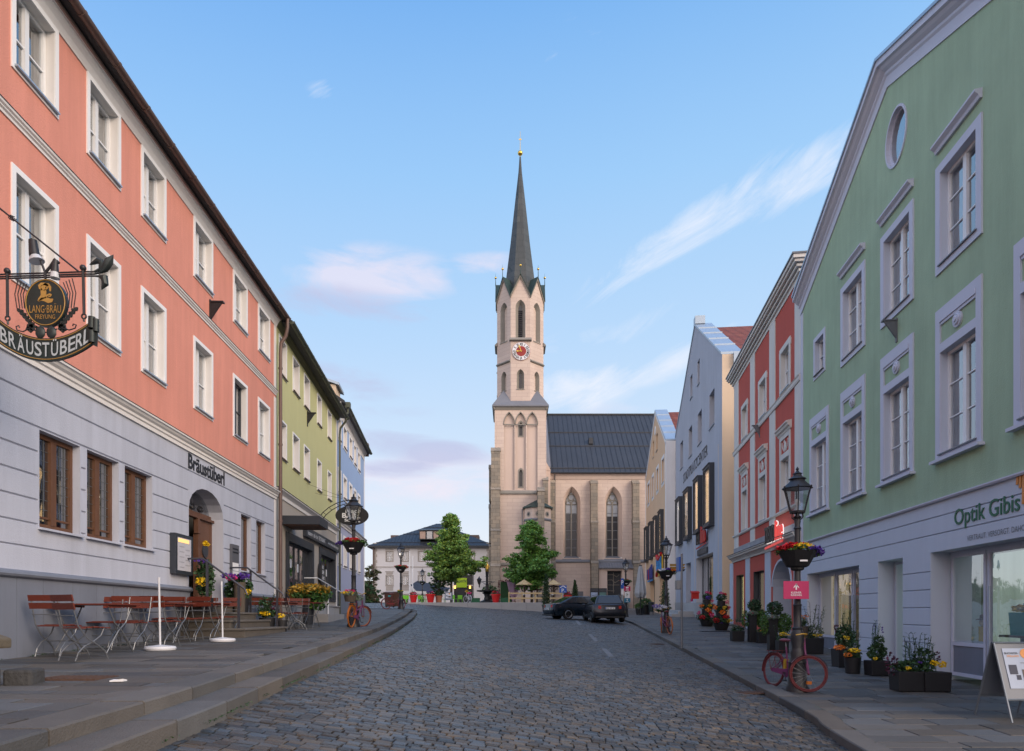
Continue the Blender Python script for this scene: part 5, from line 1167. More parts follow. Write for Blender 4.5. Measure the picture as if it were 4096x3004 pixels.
m_ = MB(); m_.lathe((TC[0], TC[1], 0), [(2.12, zg+.2), (1.86, zp+.3), (1.24, zp+5.0), (.64, zp+10.2), (.22, cz(690, CY+3)), (.09, cz(628, CY+3))], 8, rot=pi/8); m_.build('spire', SPIRE, Tw)
m_ = MB(); m_.sphere((TC[0], TC[1], cz(613, CY+3)), .3, 12); m_.cyl((TC[0], TC[1], cz(632, CY+3)), (TC[0], TC[1], cz(526, CY+3)), .045, .02, 6); m_.box(TC[0]-.16, TC[0]+.16, TC[1]-.02, TC[1]+.02, cz(560, CY+3), cz(556, CY+3)); m_.build('spire_cross', GOLD, Tw, smooth='auto')
# broach roof between square and octagon
m_ = MB(); e = hs+.28; ze = z2+.0
for k in range(4):
    q = MB(facem(k*pi/2, 0)); 
    q.add([(-e, e, ze), (e, e, ze), (fw_, ap, ze+.62), (-fw_, ap, ze+.62)], [(0, 1, 2, 3)]); q.add([(-e, e, ze-.16), (e, e, ze-.16), (e, e, ze), (-e, e, ze)], [(0, 1, 2, 3)]); merge(m_, q)
    # corner ear
    c_ = Vector((e, e)); A = (fw_, ap, ze+.62); B_ = (ap, fw_, ze+.62); top = ((fw_+ap)/2, (fw_+ap)/2, ze+2.1)
    q = MB(facem(k*pi/2, 0)); q.add([(e, e, ze), A, B_, top], [(0, 1, 3), (0, 3, 2)]); merge(m_, q)
m_.build('broach_roof', SLATE, Tw)
# clock
m_ = MB(); cxx, czz, cr = cx(2084.7)-0, cz(1402), 1.02; yc_ = CY+2.97-ap
m_.cyl((cxx, yc_+.05, czz), (cxx, yc_-.08, czz), cr+.03, n=40); CK = m_.build('clock_face', mat('clock_rim', (.35, .12, .1), .6), Tw)
m_ = MB(); m_.cyl((cxx, yc_-.08, czz), (cxx, yc_-.10, czz), cr, n=40); m_.build('white_dial', mat('dial_white', (.75, .76, .80), .5, .02), CK)
m_ = MB(); m_.cyl((cxx, yc_-.10, czz), (cxx, yc_-.12, czz), .58, n=32); m_.build('red_dial', mat('dial_red', (.30, .025, .02), .5, .05), CK)
m_ = MB()
for i, s_ in enumerate(('XII', 'I', 'II', 'III', 'IIII', 'V', 'VI', 'VII', 'VIII', 'IX', 'X', 'XI')):
    a = -i*pi/6; w = .1+.085*len(s_) if s_ not in ('I',) else .05
    up_ = Vector((-sin(a), 0, cos(a))); rt = Vector((cos(a), 0, sin(a))); c0 = Vector((cxx, yc_-.105, czz))+up_*.64
    put_text(m_, s_, c0-rt*w*.5, rt*w, up_*.32, (0, -1, 0), offset=.02, thick=.01)
m_.build('numerals', BLK, CK)
m_ = MB()
for ang, L_ in ((-R(-22), .78), (R(92), .62)):   # minute hand to 11, hour hand to 9
    d = Vector((-sin(ang), 0, cos(ang))); s_ = Vector((d.z, 0, -d.x)); o = Vector((cxx, yc_-.16, czz))
    for a, b, w in ((-.1, L_*.62, .035), ): m_.prism([o+d*a+s_*w, o+d*b+s_*w, o+d*b-s_*w, o+d*a-s_*w], (0, -.03, 0))
    m_.prism([o+d*L_*.55+s_*.11, o+d*L_, o+d*L_*.55-s_*.11], (0, -.03, 0))
m_.build('hands', mat('yellow_hands', (.85, .55, .08), .4, 0), CK)
# buttresses
def buttress(xa, xb, yf, yb, steps, name='buttress'):
    """steps: list of (z_top, extra_forward); from the top down"""
    b = MB(); zprev = None
    for i, (zt, ext, zbm) in enumerate(steps):
        y0 = yf-ext; b.box(xa, xb, y0, yb, zbm, zt-.5)
        b.add([(xa-.05, y0-.06, zt-.52), (xb+.05, y0-.06, zt-.52), (xb+.05, yb, zt-.52), (xa-.05, yb, zt-.52), (xa-.05, y0+.5, zt), (xb+.05, y0+.5, zt), (xb+.05, yb, zt), (xa-.05, yb, zt)], [(0, 1, 5, 4), (4, 5, 6, 7), (1, 2, 6, 5), (0, 4, 7, 3), (0, 3, 2, 1)])
    return b.build(name, CST, Tw)
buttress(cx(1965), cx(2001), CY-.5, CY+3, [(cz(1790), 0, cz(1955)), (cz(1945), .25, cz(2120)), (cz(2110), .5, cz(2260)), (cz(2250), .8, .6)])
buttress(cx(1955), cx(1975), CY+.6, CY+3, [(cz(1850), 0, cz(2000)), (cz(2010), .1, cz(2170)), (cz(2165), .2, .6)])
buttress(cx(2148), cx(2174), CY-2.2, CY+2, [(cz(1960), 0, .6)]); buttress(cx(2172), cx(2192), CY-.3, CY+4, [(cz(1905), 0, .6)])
NY = 82.0
def nx(px): return (px-2048)/FPX*NY
def nz(py): return (2467-py)/FPX*NY
ze, zr = nz(1893), (2467-1659)/FPX*93
X0, X1 = nx(2185), 26.0
def gw_(a, b, top, sp_, bot, n=10): return arch(nx(a), nx(b), nz(bot), nz(sp_), nz(top), n, True)
wo = [gw_(2252, 2322, 1945, 2010, 2232), gw_(2419, 2489, 1945, 2010, 2232), gw_(2586, 2656, 1945, 2010, 2232)]
wi = [gw_(2263, 2311, 1963, 2015, 2224), gw_(2429, 2476, 1963, 2015, 2224), gw_(2595, 2645, 1963, 2015, 2224)]
FN = MB(); M0 = Matrix(((1, 0, 0, 0), (0, -1, 0, NY), (0, 0, 1, 0), (0, 0, 0, 1)))
m_ = MB(M0); pd = rect(nx(2425), nx(2483), 1.2, nz(2285)); wall_faces(m_, rect(X0, X1, .2, ze+.1), wo+[pd]); m_.build('nave_wall', CH1, Tw)
for a, b in zip(wo, wi): m_ = MB(M0); n = len(a); m_.add([(x, 0, y) for x, y in a]+[(x, -.8, y) for x, y in b], [(i, (i+1) % n, n+(i+1) % n, n+i) for i in range(n) if i != 0]); m_.build('window_splay', CHP, Tw)
m_ = MB(M0)
for a, b in zip(wo, wi):
    l, r_ = a[0][0]-.35, a[1][0]+.35; m_.add([(b[0][0], -.8, b[0][1]+.05), (b[1][0], -.8, b[1][1]+.05), (r_, .08, a[1][1]-.55), (l, .08, a[0][1]-.55), (r_-.3, 0, a[1][1]-.1), (l+.3, 0, a[0][1]-.1)], [(0, 1, 4, 5), (5, 4, 2, 3)])
for a, b in ((X0, nx(2361)), (nx(2388), nx(2528)), (nx(2554), X1)): profile_run(m_, a, b, [(0, nz(2250)), (.14, nz(2249)), (.14, nz(2245)), (0, nz(2238))])
m_.build('string_course', SLATE, Tw)
m_ = MB(M0); profile_run(m_, X0, X1, [(0, ze-.75), (.08, ze-.7), (.14, ze-.35), (.3, ze-.1), (.3, ze+.05), (0, ze+.05)]); m_.build('eaves_cornice', CHP, Tw)
for k, b in enumerate(wi):
    xa, xb = b[0][0], b[1][0]; xm = (xa+xb)/2; vb = b[0][1]; m_ = MB(M0)
    frame_ring(m_, b, [((x-xm)*.9+xm, y-(.0 if i < 2 else .08)) for i, (x, y) in enumerate(b)], -.8, -.7); m_.box(xm-.07, xm+.07, -.82, -.68, vb, nz(2005))
    for s_ in (-1, 1):
        c = xm+s_*(xb-xa)*.24; ar_ = arch(c-.36, c+.36, nz(2012), nz(2012)+.02, nz(1996), 6, True); frame_ring(m_, ar_[2:], [((x-c)*.72+c, y-.1) for x, y in ar_[2:]], -.8, -.7)
    ring = [(xm+.42*cos(i*pi/8), nz(1985)+.42*sin(i*pi/8)) for i in range(16)]; frame_ring(m_, ring, [((x-xm)*.75+xm, (y-nz(1985))*.75+nz(1985)) for x, y in ring], -.8, -.7)
    W = m_.build('window_tracery', CTR, Tw)
    zs_ = nz(2052 if k == 0 else 2062)
    m_ = MB(M0); m_.add([(x, -.79, min(y, zs_)) for x, y in b], [tuple(range(len(b)))]); m_.build('leaded_pane', LEADG, W)
    m_ = MB(M0); m_.add([(x, -.785, max(y, zs_)) for x, y in b], [tuple(range(len(b)))]); m_.build('upper_pane', LEADL, W)
    m_ = MB(M0)
    for i in range(6): v = vb+(nz(2015)-vb)*(i+1)/6; m_.box(xa, xb, -.78, -.74, v-.035, v+.035)
    for i in range(14):
        for j in range(2): pass
    m_.build('saddle_bars', SLATE, W)
for a, b in ((2361, 2388), (2527, 2553), (2194, 2218)):
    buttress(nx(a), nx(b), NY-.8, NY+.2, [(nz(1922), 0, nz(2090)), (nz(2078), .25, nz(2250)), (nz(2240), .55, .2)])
# roof
m_ = MB(); ov = .5; yr = 93.0
m_.add([(X0-.3, NY-ov, ze), (X1, NY-ov, ze), (X1, yr, zr), (X0-.3, yr, zr), (X0-.3, 2*yr-NY, ze), (X1, 2*yr-NY, ze), (X0-.3, NY-ov, ze-.12), (X1, NY-ov, ze-.12)], [(0, 1, 2, 3), (3, 2, 5, 4), (6, 7, 1, 0)]); m_.build('nave_roof', COPPER, Tw)
m_ = MB(); dn = Vector((0, -(zr-ze), yr-NY+ov)).normalized()
i = 0; x = X0+.2
while x < 25.5:
    a = Vector((x, NY-ov, ze)); b = Vector((x+.0, yr, zr)); m_.hexa([a+Vector((-.025, 0, 0)), a+Vector((.025, 0, 0)), b+Vector((.025, 0, 0)), b+Vector((-.025, 0, 0)), a+Vector((-.02, 0, 0))+dn*.06, a+Vector((.02, 0, 0))+dn*.06, b+Vector((.02, 0, 0))+dn*.06, b+Vector((-.02, 0, 0))+dn*.06]); x += .62
for f_ in (.06, .42, .66): a = Vector((X0-.3, NY-ov, ze)).lerp(Vector((X0-.3, yr, zr)), f_); m_.box(a.x, X1, a.y-.03, a.y+.03, a.z, a.z+.09)
m_.box(X0-.3, X1, yr-.12, yr+.12, zr-.02, zr+.14); m_.build('roof_seams', COPPER, Tw)
m_ = MB(); a = Vector((nx(2380), 0, 0)); yq, zq = NY+5.4, ze+(zr-ze)*.5; m_.box(nx(2373), nx(2391), NY+4.6, NY+5.6, ze+(zr-ze)*.46, ze+(zr-ze)*.46+.75); m_.build('roof_hatch', ANTH, Tw)
m_ = MB(); m_.cyl((nx(2219), NY-.25, ze-.2), (nx(2219), NY-.25, .5), .07, n=8); m_.tube([(X0-.3, NY-ov-.06, ze-.03), (X1, NY-ov-.06, ze-.03)], .08, 8); m_.build('downpipe', ANTH, Tw)
# west gable parapet, stair turret, choir junction
m_ = MB(); xg = nx(2183)
m_.prism([(xg-.35, NY-.6, .4), (xg-.35, NY-.6, ze+.6), (xg-.35, yr, zr+.8), (xg-.35, yr, .4)], (.8, 0, 0)); m_.build('gable_wall', CHP, Tw)
m_ = MB(); m_.prism([(xg-.45, NY-.75, ze+.7), (xg-.45, yr, zr+.95), (xg-.45, yr, zr+.75), (xg-.45, NY-.75, ze+.45)], (1.0, 0, 0)); m_.build('gable_coping', SLATE, Tw)
m_ = MB(); m_.box(xg-.5, xg+.5, NY-1.1, NY-.4, .4, ze+.1); m_.add([(xg-.55, NY-1.15, ze+.1), (xg+.55, NY-1.15, ze+.1), (xg+.55, NY-.35, ze+.1), (xg-.55, NY-.35, ze+.1), (xg, NY-1.15, ze+1.1), (xg, NY-.35, ze+1.1)], [(0, 1, 4), (2, 3, 5), (1, 2, 5, 4), (3, 0, 4, 5), (0, 3, 2, 1)]); m_.build('gable_pier', CHP, Tw)
tx_, ty_ = cx(2150), CY-.2
m_ = MB(); m_.lathe((tx_, ty_, 0), [(1.6, .5), (1.6, cz(2038)), (1.7, cz(2036))], 8, rot=pi/8); m_.build('stair_turret', CH1, Tw)
m_ = MB(); m_.lathe((tx_, ty_, 0), [(1.85, cz(2038)), (1.85, cz(2034)), (.05, cz(2000))], 8, rot=pi/8); m_.build('turret_roof', COPG, Tw)
m_ = MB(); m_.lathe((tx_, ty_, 0), [(1.65, cz(2090)), (1.71, cz(2086)), (1.71, cz(2083)), (1.65, cz(2080))], 8, rot=pi/8); m_.cyl((tx_-1.75, ty_-.3, cz(2040)), (tx_-1.75, ty_-.3, 1), .06, n=6); m_.build('turret_band', SLATE, Tw)
for th in (0, -pi/4, pi/4):
    q = MB(facem(th, 1.6*cos(pi/8)+.0, (tx_, ty_)))
    q.cyl((0, .0, cz(2063)), (0, .03, cz(2063)), .28, n=20); o = q.build('rosette', CTR, Tw)
    q = MB(facem(th, 1.6*cos(pi/8)+.0, (tx_, ty_)))
    for dx, dz in ((.09, 0), (-.09, 0), (0, .09), (0, -.09)): q.cyl((dx, .02, cz(2063)+dz), (dx, .045, cz(2063)+dz), .075, n=8)
    q.build('quatrefoil', LEADG, o)
# porch
m_ = MB(M0); m_.add([(nx(2392), .1, nz(2249)), (nx(2530), .1, nz(2249)), (nx(2533), 1.2, nz(2272)), (nx(2389), 1.2, nz(2272)), (nx(2533), 1.2, nz(2276)), (nx(2389), 1.2, nz(2276)), (nx(2533), 0, nz(2276)), (nx(2389), 0, nz(2276))], [(0, 1, 2, 3), (3, 2, 4, 5), (5, 4, 6, 7), (0, 3, 5, 7), (1, 2, 4, 6)])
for i in range(13): a = nx(2392+i*10.6); m_.hexa([(a-.02, .1, nz(2249)), (a+.02, .1, nz(2249)), (a+.03, 1.2, nz(2272)), (a-.01, 1.2, nz(2272)), (a-.02, .1, nz(2249)+.07), (a+.02, .1, nz(2249)+.07), (a+.03, 1.2, nz(2272)+.07), (a-.01, 1.2, nz(2272)+.07)])
m_.build('porch_roof', SLATE, Tw)
m_ = MB(M0); m_.box(nx(2392), nx(2425), 0, .9, .5, nz(2276)); m_.box(nx(2483), nx(2528), 0, .9, .5, nz(2276)); m_.box(nx(2425), nx(2483), 0, .9, nz(2284), nz(2276)); m_.build('porch_wall', CHP, Tw)
m_ = MB(M0); m_.box(nx(2425), nx(2483), -.1, 0, 1.5, nz(2285)); PD = m_.build('church_door', ANTH, Tw)
m_ = MB(M0)
for (a, b, c, d) in ((.1, .15, .55, .15), (.1, .4, .9, .4), (.1, .62, .4, .62), (.4, .62, .6, .5), (.6, .5, .9, .62), (.1, .85, .5, .85), (.5, .85, .7, .75), (.7, .75, .9, .85), (.5, .05, .5, .95)):
    w_, h_ = nx(2483)-nx(2425), nz(2285)-2.7; m_.cyl((nx(2425)+a*w_, .02, 2.7+b*h_), (nx(2425)+c*w_, .02, 2.7+d*h_), .05, n=5)
m_.build('door_straps', CTR, PD)
m_ = MB(M0)
for i in range(6): m_.box(nx(2412), nx(2500), .2, 1.2+.35*(5-i), 1.0, 1.55+i*.19)
m_.build('church_steps', STONE, Tw)

# ================= white hip-roofed office building =================
WY = 100.0
def wx(px): return (px-2048)/FPX*WY
def wz(py): return (2467-py)/FPX*WY
MW = Matrix(((1, 0, 0, 0), (0, -1, 0, WY), (0, 0, 1, 0), (0, 0, 0, 1)))
Wh = thing('white_office', (wx(1730), WY+6, 1.9), 'white two storey office building with a dark hipped metal roof behind the plane trees', 'building')
OWH = mat('office_white', (.76, .73, .71), .85, .04, .3); OTR = mat('office_stone', (.46, .41, .36), .8, .06, .5)
wc = [1558, 1621, 1687, 1750, 1815, 1884]
hw = []
for c in wc:
    a, b = wx(c-12), wx(c+12); hw += [rect(a, b, wz(2243), wz(2207)), rect(a, b, wz(2338), wz(2304))]
    if c < 1700: hw.append(rect(a, b, 1.95, wz(2384)))
ent = rect(wx(1812), wx(1893), 1.5, wz(2300))
hw = [h for h in hw if not (h[0][0] > wx(1795) and h[2][1] < wz(2300))]+[ent]
m_ = MB(MW); wall_faces(m_, rect(wx(1492), wx(1962), 1.0, wz(2184)), hw); m_.build('front_wall', OWH, Wh)
m_ = MB(); m_.box(wx(1492)+.01, wx(1962)-.01, WY+.9, WY+16, 1.0, wz(2184)); m_.box(wx(1492), wx(1492)+.02, WY, WY+.9, 1, wz(2184)); m_.build('side_wall', OWH, Wh)
FWm = Facade.__new__(Facade); FWm.M = MW
FWm.mb = lambda: MB(MW)
for h in hw[:-1]: window(FWm, Wh, h[0][0], h[1][0], h[0][1], h[2][1], depth=.15, trim=.16, tm=OTR, bars=(.34, .67), curtain=0, fw=.045, bw=.02, sill=True, sillm=OTR)
m_ = MB(MW)
for c in wc:
    a, b = wx(c-17), wx(c+17)
    if c < 1800: m_.box(a, b, 0, .1, wz(2200), wz(2197)); m_.box(a, b, 0, .1, wz(2288), wz(2285)); m_.box(a+.15, b-.15, 0, .04, wz(2298), wz(2290)); m_.box(a+.1, b-.1, 0, .05, wz(2362), wz(2346)); m_.box(a, b, 0, .1, wz(2344), wz(2342)); m_.box(a, b, 0, .12, wz(2377), wz(2375)); m_.box(a, b, 0, .12, wz(2381), wz(2379))
m_.box(wx(1492), wx(1962), 0, .08, wz(2269), wz(2266)); profile_run(m_, wx(1492), wx(1962), [(0, wz(2196)), (.15, wz(2192)), (.3, wz(2184)), (0, wz(2184))])
for i in range(22): z0 = 1.6+i*.42; m_.box(wx(1492), wx(1492)+(.6 if i % 2 else .45), 0, .05, z0, z0+.38); m_.box(wx(1962)-(.6 if i % 2 else .45), wx(1962), 0, .05, z0, z0+.38)
m_.build('stone_trim', OTR, Wh)
m_ = MB(); e = .7; xa, xb, ya, yb = wx(1492)-e, wx(1962)+e, WY-e, WY+17; zE, zR = wz(2184), wz(2073)+.3; xr1, xr2, yr_ = wx(1722), wx(1738), WY+8
m_.add([(xa, ya, zE), (xb, ya, zE), (xb, yb, zE), (xa, yb, zE), (xr1, yr_, zR), (xr2, yr_, zR), (xa, ya, zE-.25), (xb, ya, zE-.25), (xa, yb, zE-.25), (xb, yb, zE-.25)], [(0, 1, 5, 4), (1, 2, 5), (2, 3, 4, 5), (3, 0, 4), (6, 7, 1, 0), (8, 6, 0, 3), (7, 9, 2, 1)]); m_.build('roof', COPPER, Wh)
m_ = MB(); nrm = Vector((0, -(zR-zE), yr_-ya)).normalized()
for i in range(38):
    x = xa+(xb-xa)*(i+.5)/38; t_ = min((x-xa)/(xr1-xa), (xb-x)/(xb-xr2), 1); a = Vector((x, ya, zE)); b = Vector((x, ya+(yr_-ya)*t_, zE+(zR-zE)*t_))
    m_.cyl(a+nrm*.02, b+nrm*.02, .035, n=4)
for t_ in (.12, .5, .8): m_.cyl((xa+(xr1-xa)*t_, ya+(yr_-ya)*t_, zE+(zR-zE)*t_+.05), (xb+(xr2-xb)*t_, ya+(yr_-ya)*t_, zE+(zR-zE)*t_+.05), .04, n=4)
m_.build('roof_seams', ANTH, Wh)
def dormer(a, b, y0, z0, z1, lit):
    m_ = MB(); m_.box(a, b, y0, y0+4, z0, z1); m_.hexa([(a-.15, y0-.2, z1), (b+.15, y0-.2, z1), (b+.15, y0+5, z1+.8), (a-.15, y0+5, z1+.8), (a-.15, y0-.2, z1+.12), (b+.15, y0-.2, z1+.12), (b+.15, y0+5, z1+.92), (a-.15, y0+5, z1+.92)])
    D_ = m_.build('dormer', COPPER, Wh)
    n = 3; w_ = (b-a)/n
    for i in range(n):
        m_ = MB(); m_.box(a+w_*i+.1, a+w_*(i+1)-.1, y0-.03, y0-.005, z0+.12, z1-.1); m_.build('pane', mat('pinkish_reflecting_glass', (.50, .33, .25), .25, .1, 1) if i != 1 else GLASSD, D_)
dormer(wx(1676), wx(1758), WY+.3, wz(2157), wz(2122), 1)
m_ = MB(); m_.box(wx(1548), wx(1580), WY+3, WY+6, wz(2150), wz(2139)+.3); m_.box(wx(1868), wx(1912), WY+3, WY+6, wz(2150), wz(2138)+.3); m_.build('side_dormers', GUTTER, Wh)
m_ = MB(); m_.cyl((wx(1495), WY-.2, wz(2186)), (wx(1495), WY-.2, 1.8), .12, n=8); m_.box(wx(1479), wx(1491), WY+1, WY+4, wz(2285), wz(2255)); m_.box(wx(1480), wx(1491), WY+1, WY+4, wz(2362), wz(2340)); m_.build('downpipe', GUTTER, Wh)
# glazed entrance
m_ = MB(MW); m_.box(wx(1812), wx(1893), -.5, -.4, 1.5, wz(2300)); EN = m_.build('glazed_entrance', mat('dark_lobby', (.03, .03, .03), .2, .2, 1, spec=.6), Wh)
m_ = MB(MW)
for a in (1812, 1892): m_.box(wx(a), wx(a)+.12, -.4, 0, 1.5, wz(2300))
m_.box(wx(1812), wx(1893), -.4, -.05, wz(2342), wz(2340)); m_.build('entrance_frame', WFRAME, EN)
WGL = mat('amber_lamp', (1, .6, .1), .5, 0, emit=(1, .55, .1), estr=3.5)
for a in (1820, 1880, 1770): m_ = MB(MW); m_.box(wx(a-3), wx(a+3), .0, .2, wz(2354), wz(2344)); m_.build('amber_lantern', WGL, Wh)
m_ = MB(MW); m_.box(wx(1826), wx(1868), .15, .2, wz(2350), wz(2312)); t = m_.build('green_banner', mat('lime_banner', (.42, .62, .02), .7, .05, 1)); tag(t, 'lime green square banner hanging above the dark glazed entrance of the white office', 'banner')
b = MB(); put_text(b, 'Specht', Vector((wx(1828), WY-.22, wz(2334))), (wx(1867)-wx(1828), 0, 0), (0, 0, .62), (0, -1, 0), thick=.01); b.build('banner_lettering', ANTH, t)
# ================= hill behind =================
HY = 330.0
def hz(x): return 17+6*sin(x*.018+1)+.02*(-x)
m_ = MB(); n = 40; vs = []; fs = []
for j in range(6):
    for i in range(n+1): x = -330+i*16; yy = HY-70+j*40; vs.append((x, yy, -2+(hz(x)-3)*(j/5)**.8))
for j in range(5):
    for i in range(n): fs.append((j*(n+1)+i, j*(n+1)+i+1, (j+1)*(n+1)+i+1, (j+1)*(n+1)+i))
m_.add(vs, fs); tag(m_.build('hill', mat('forest_floor', (.02, .04, .02), .95, .2, .1)), kind='structure')
m_ = MB()
for k in range(1500):
    x = random.uniform(-120, -20) if k < 1100 else random.uniform(-120, 60); yy = random.uniform(HY-60, HY+120); j = (yy-(HY-70))/200; z0 = -2+(hz(x)-3)*max(0, j)**.8
    h = random.uniform(7, 13); r = h*random.uniform(.16, .22)
    for q in range(3): m_.lathe((x, yy, z0+h*q*.26), [(r*(1-.25*q), 0), (.05, h*.48)], 6, rot=random.random())
tag(m_.build('hill_forest', mat('conifer_green', (.022, .05, .028), .8, .2, .2, island=.5)), 'distant wooded hill of dark conifers left of the white office', 'forest', kind='stuff')
# ================= plaza =================
PXR = 3.45
m_ = MB(); ys = [60, 66, 74, 84, 95, 112]
vs = [];
for yy in ys: vs += [(-60, yy, zplaza(yy)), (PXR, yy, zplaza(yy))]
m_.add(vs, [(2*i, 2*i+1, 2*i+3, 2*i+2) for i in range(len(ys)-1)]); tag(m_.build('plaza', brickmat('plaza_paving', (.16, .155, .15), (.2, .19, .18), (.09, .085, .08), .6, .3, .01, .8, .2)), kind='structure')
pw_ = thing('plaza_wall', (-2, 60, .9), 'low pale granite retaining wall along the front of the raised plaza', 'wall')
for a, b in ((-9.2, -6.6), (-6.6, -3.9), (-3.9, -.9), (-.9, 1.3), (1.3, PXR)):
    m_ = MB(); m_.box(a+.006, b-.006, 59.85, 60.25, .1, 1.255); m_.build('wall_block', SANDSTONE, pw_, bevel=.01)
m_ = MB(); m_.box(PXR-.02, PXR+.3, 60.26, 78, -.2, 1.26); tag(m_.build('plaza_side_wall', SANDSTONE), 'granite side wall of the raised plaza running back towards the church', 'wall')
# sloping forecourt in front of the church
m_ = MB(); g_ = {}; fs = []; vs = []
for j in range(7):
    for i in range(9):
        x = PXR-.1+(20-PXR)*i/8; t_ = j/6; yy = 59+24*t_; zz = zroad(x, 59)*(1-t_)+(1.62-.05*(x-PXR))*t_; vs.append((x, yy, zz+.004+.02*t_))
for j in range(6):
    for i in range(8): fs.append((j*9+i, j*9+i+1, (j+1)*9+i+1, (j+1)*9+i))
m_.add(vs, fs); tag(m_.build('forecourt', MATS['plaza_paving']), kind='structure')
# ================= trees =================
def tree(name, x, y, z, H, Rm, label, leaf, nclump=420, per=62, size=.19, trunk=.13, base=.18, seed=1, shape='linden', sub=None):
    rnd = random.Random(seed); t = thing(name, (x, y, z), label, 'tree')
    tr = MB(); P = [Vector((x, y, z-.1))]
    for i in range(1, 9): P.append(Vector((x+rnd.uniform(-.06, .06)*i*.5, y+rnd.uniform(-.06, .06)*i*.5, z+H*.92*i/8)))
    tr.tube(P, [trunk*(1-.1*i) if i < 8 else .02 for i in range(9)], 8)
    cl = []
    def rad(h):   # h 0..1 in crown
        return (min(1, (h+.06)/.24)**.7)*(1-h)**.78*1.18+.03 if shape == 'linden' else (1-(2*h-1)**2)**.5
    for k in range(64):
        h = rnd.random()**1.25; zz = z+H*(base+(1-base)*h*.95); a = rnd.random()*2*pi; L_ = Rm*rad(h)*rnd.uniform(.55, 1.18)
        s_ = Vector((x, y, zz-.25*L_)); e_ = s_+Vector((cos(a)*L_, sin(a)*L_, L_*rnd.uniform(.15, .45)))
        m1 = s_.lerp(e_, .5)+Vector((0, 0, .08*L_)); tr.tube([s_, m1, e_], [.045*(1-h*.5), .025, .008], 5)
        for q in range(int(nclump/64)):
            f_ = rnd.uniform(.15, 1.02); c = s_.lerp(e_, f_)+Vector((rnd.gauss(0, .16), rnd.gauss(0, .16), rnd.gauss(0, .14)))*Rm*.35; cl.append(c)
    tr.build('trunk', BARK, t, smooth=True)
    lf = MB()
    for c in cl:
        n = int(per*rnd.uniform(.5, 1.3)); r_ = rnd.uniform(.22, .42)*Rm*.42
        lf.leaves((c.x, c.y, c.z), (r_, r_, r_*.55), n, size, shell=.1)
    lf.build('crown', leaf, t); return t
TY = 64.0; p_ = at(1806, 2412, TY)
LIND = mat('linden_leaf', (.18, .31, .06), .55, .3, .9, island=.55, hue=.3); LIND2 = mat('linden_leaf_deep', (.12, .27, .05), .55, .2, .7, island=.5, hue=.25)
tree('linden_tree', p_.x+.0, TY, zplaza(TY), 8.25, 2.85, 'young linden tree with a broad green crown in front of the white office', LIND, seed=4, nclump=1000, base=.30)
TY2 = 66.0; p_ = at(2127, 2412, TY2); tree('linden_tree', p_.x, TY2, zplaza(TY2), 8.0, 2.85, 'dense green linden tree in front of the church tower', LIND2, seed=9, nclump=1100, base=.22)
p_ = at(1755, 2412, 63); tree('potted_tree', p_.x, 63.0, zplaza(63)+.5, 2.1, 1.0, 'dark bushy shrub growing out of the terracotta planter', LEAFD, nclump=140, per=50, size=.12, base=.1, seed=3, shape='round', trunk=.05)
for k, (px_, H, rr, Y_) in enumerate(((1478, 5.2, 2.2, 84), (1462, 3.2, 1.8, 80))):
    x = (px_-2048)/FPX*Y_; tree('broadleaf_tree', x, Y_, 1.2, H, rr, ('taller rust tinged green tree between the blue house and white office', 'lower dark green tree beside the blue corner house')[k], mat('rusty_leaf', (.07, .075, .03), .6, .2, .7, island=.5, hue=.4) if k == 0 else LEAFD, nclump=180, per=50, size=.2, seed=20+k, base=.08, shape='round')
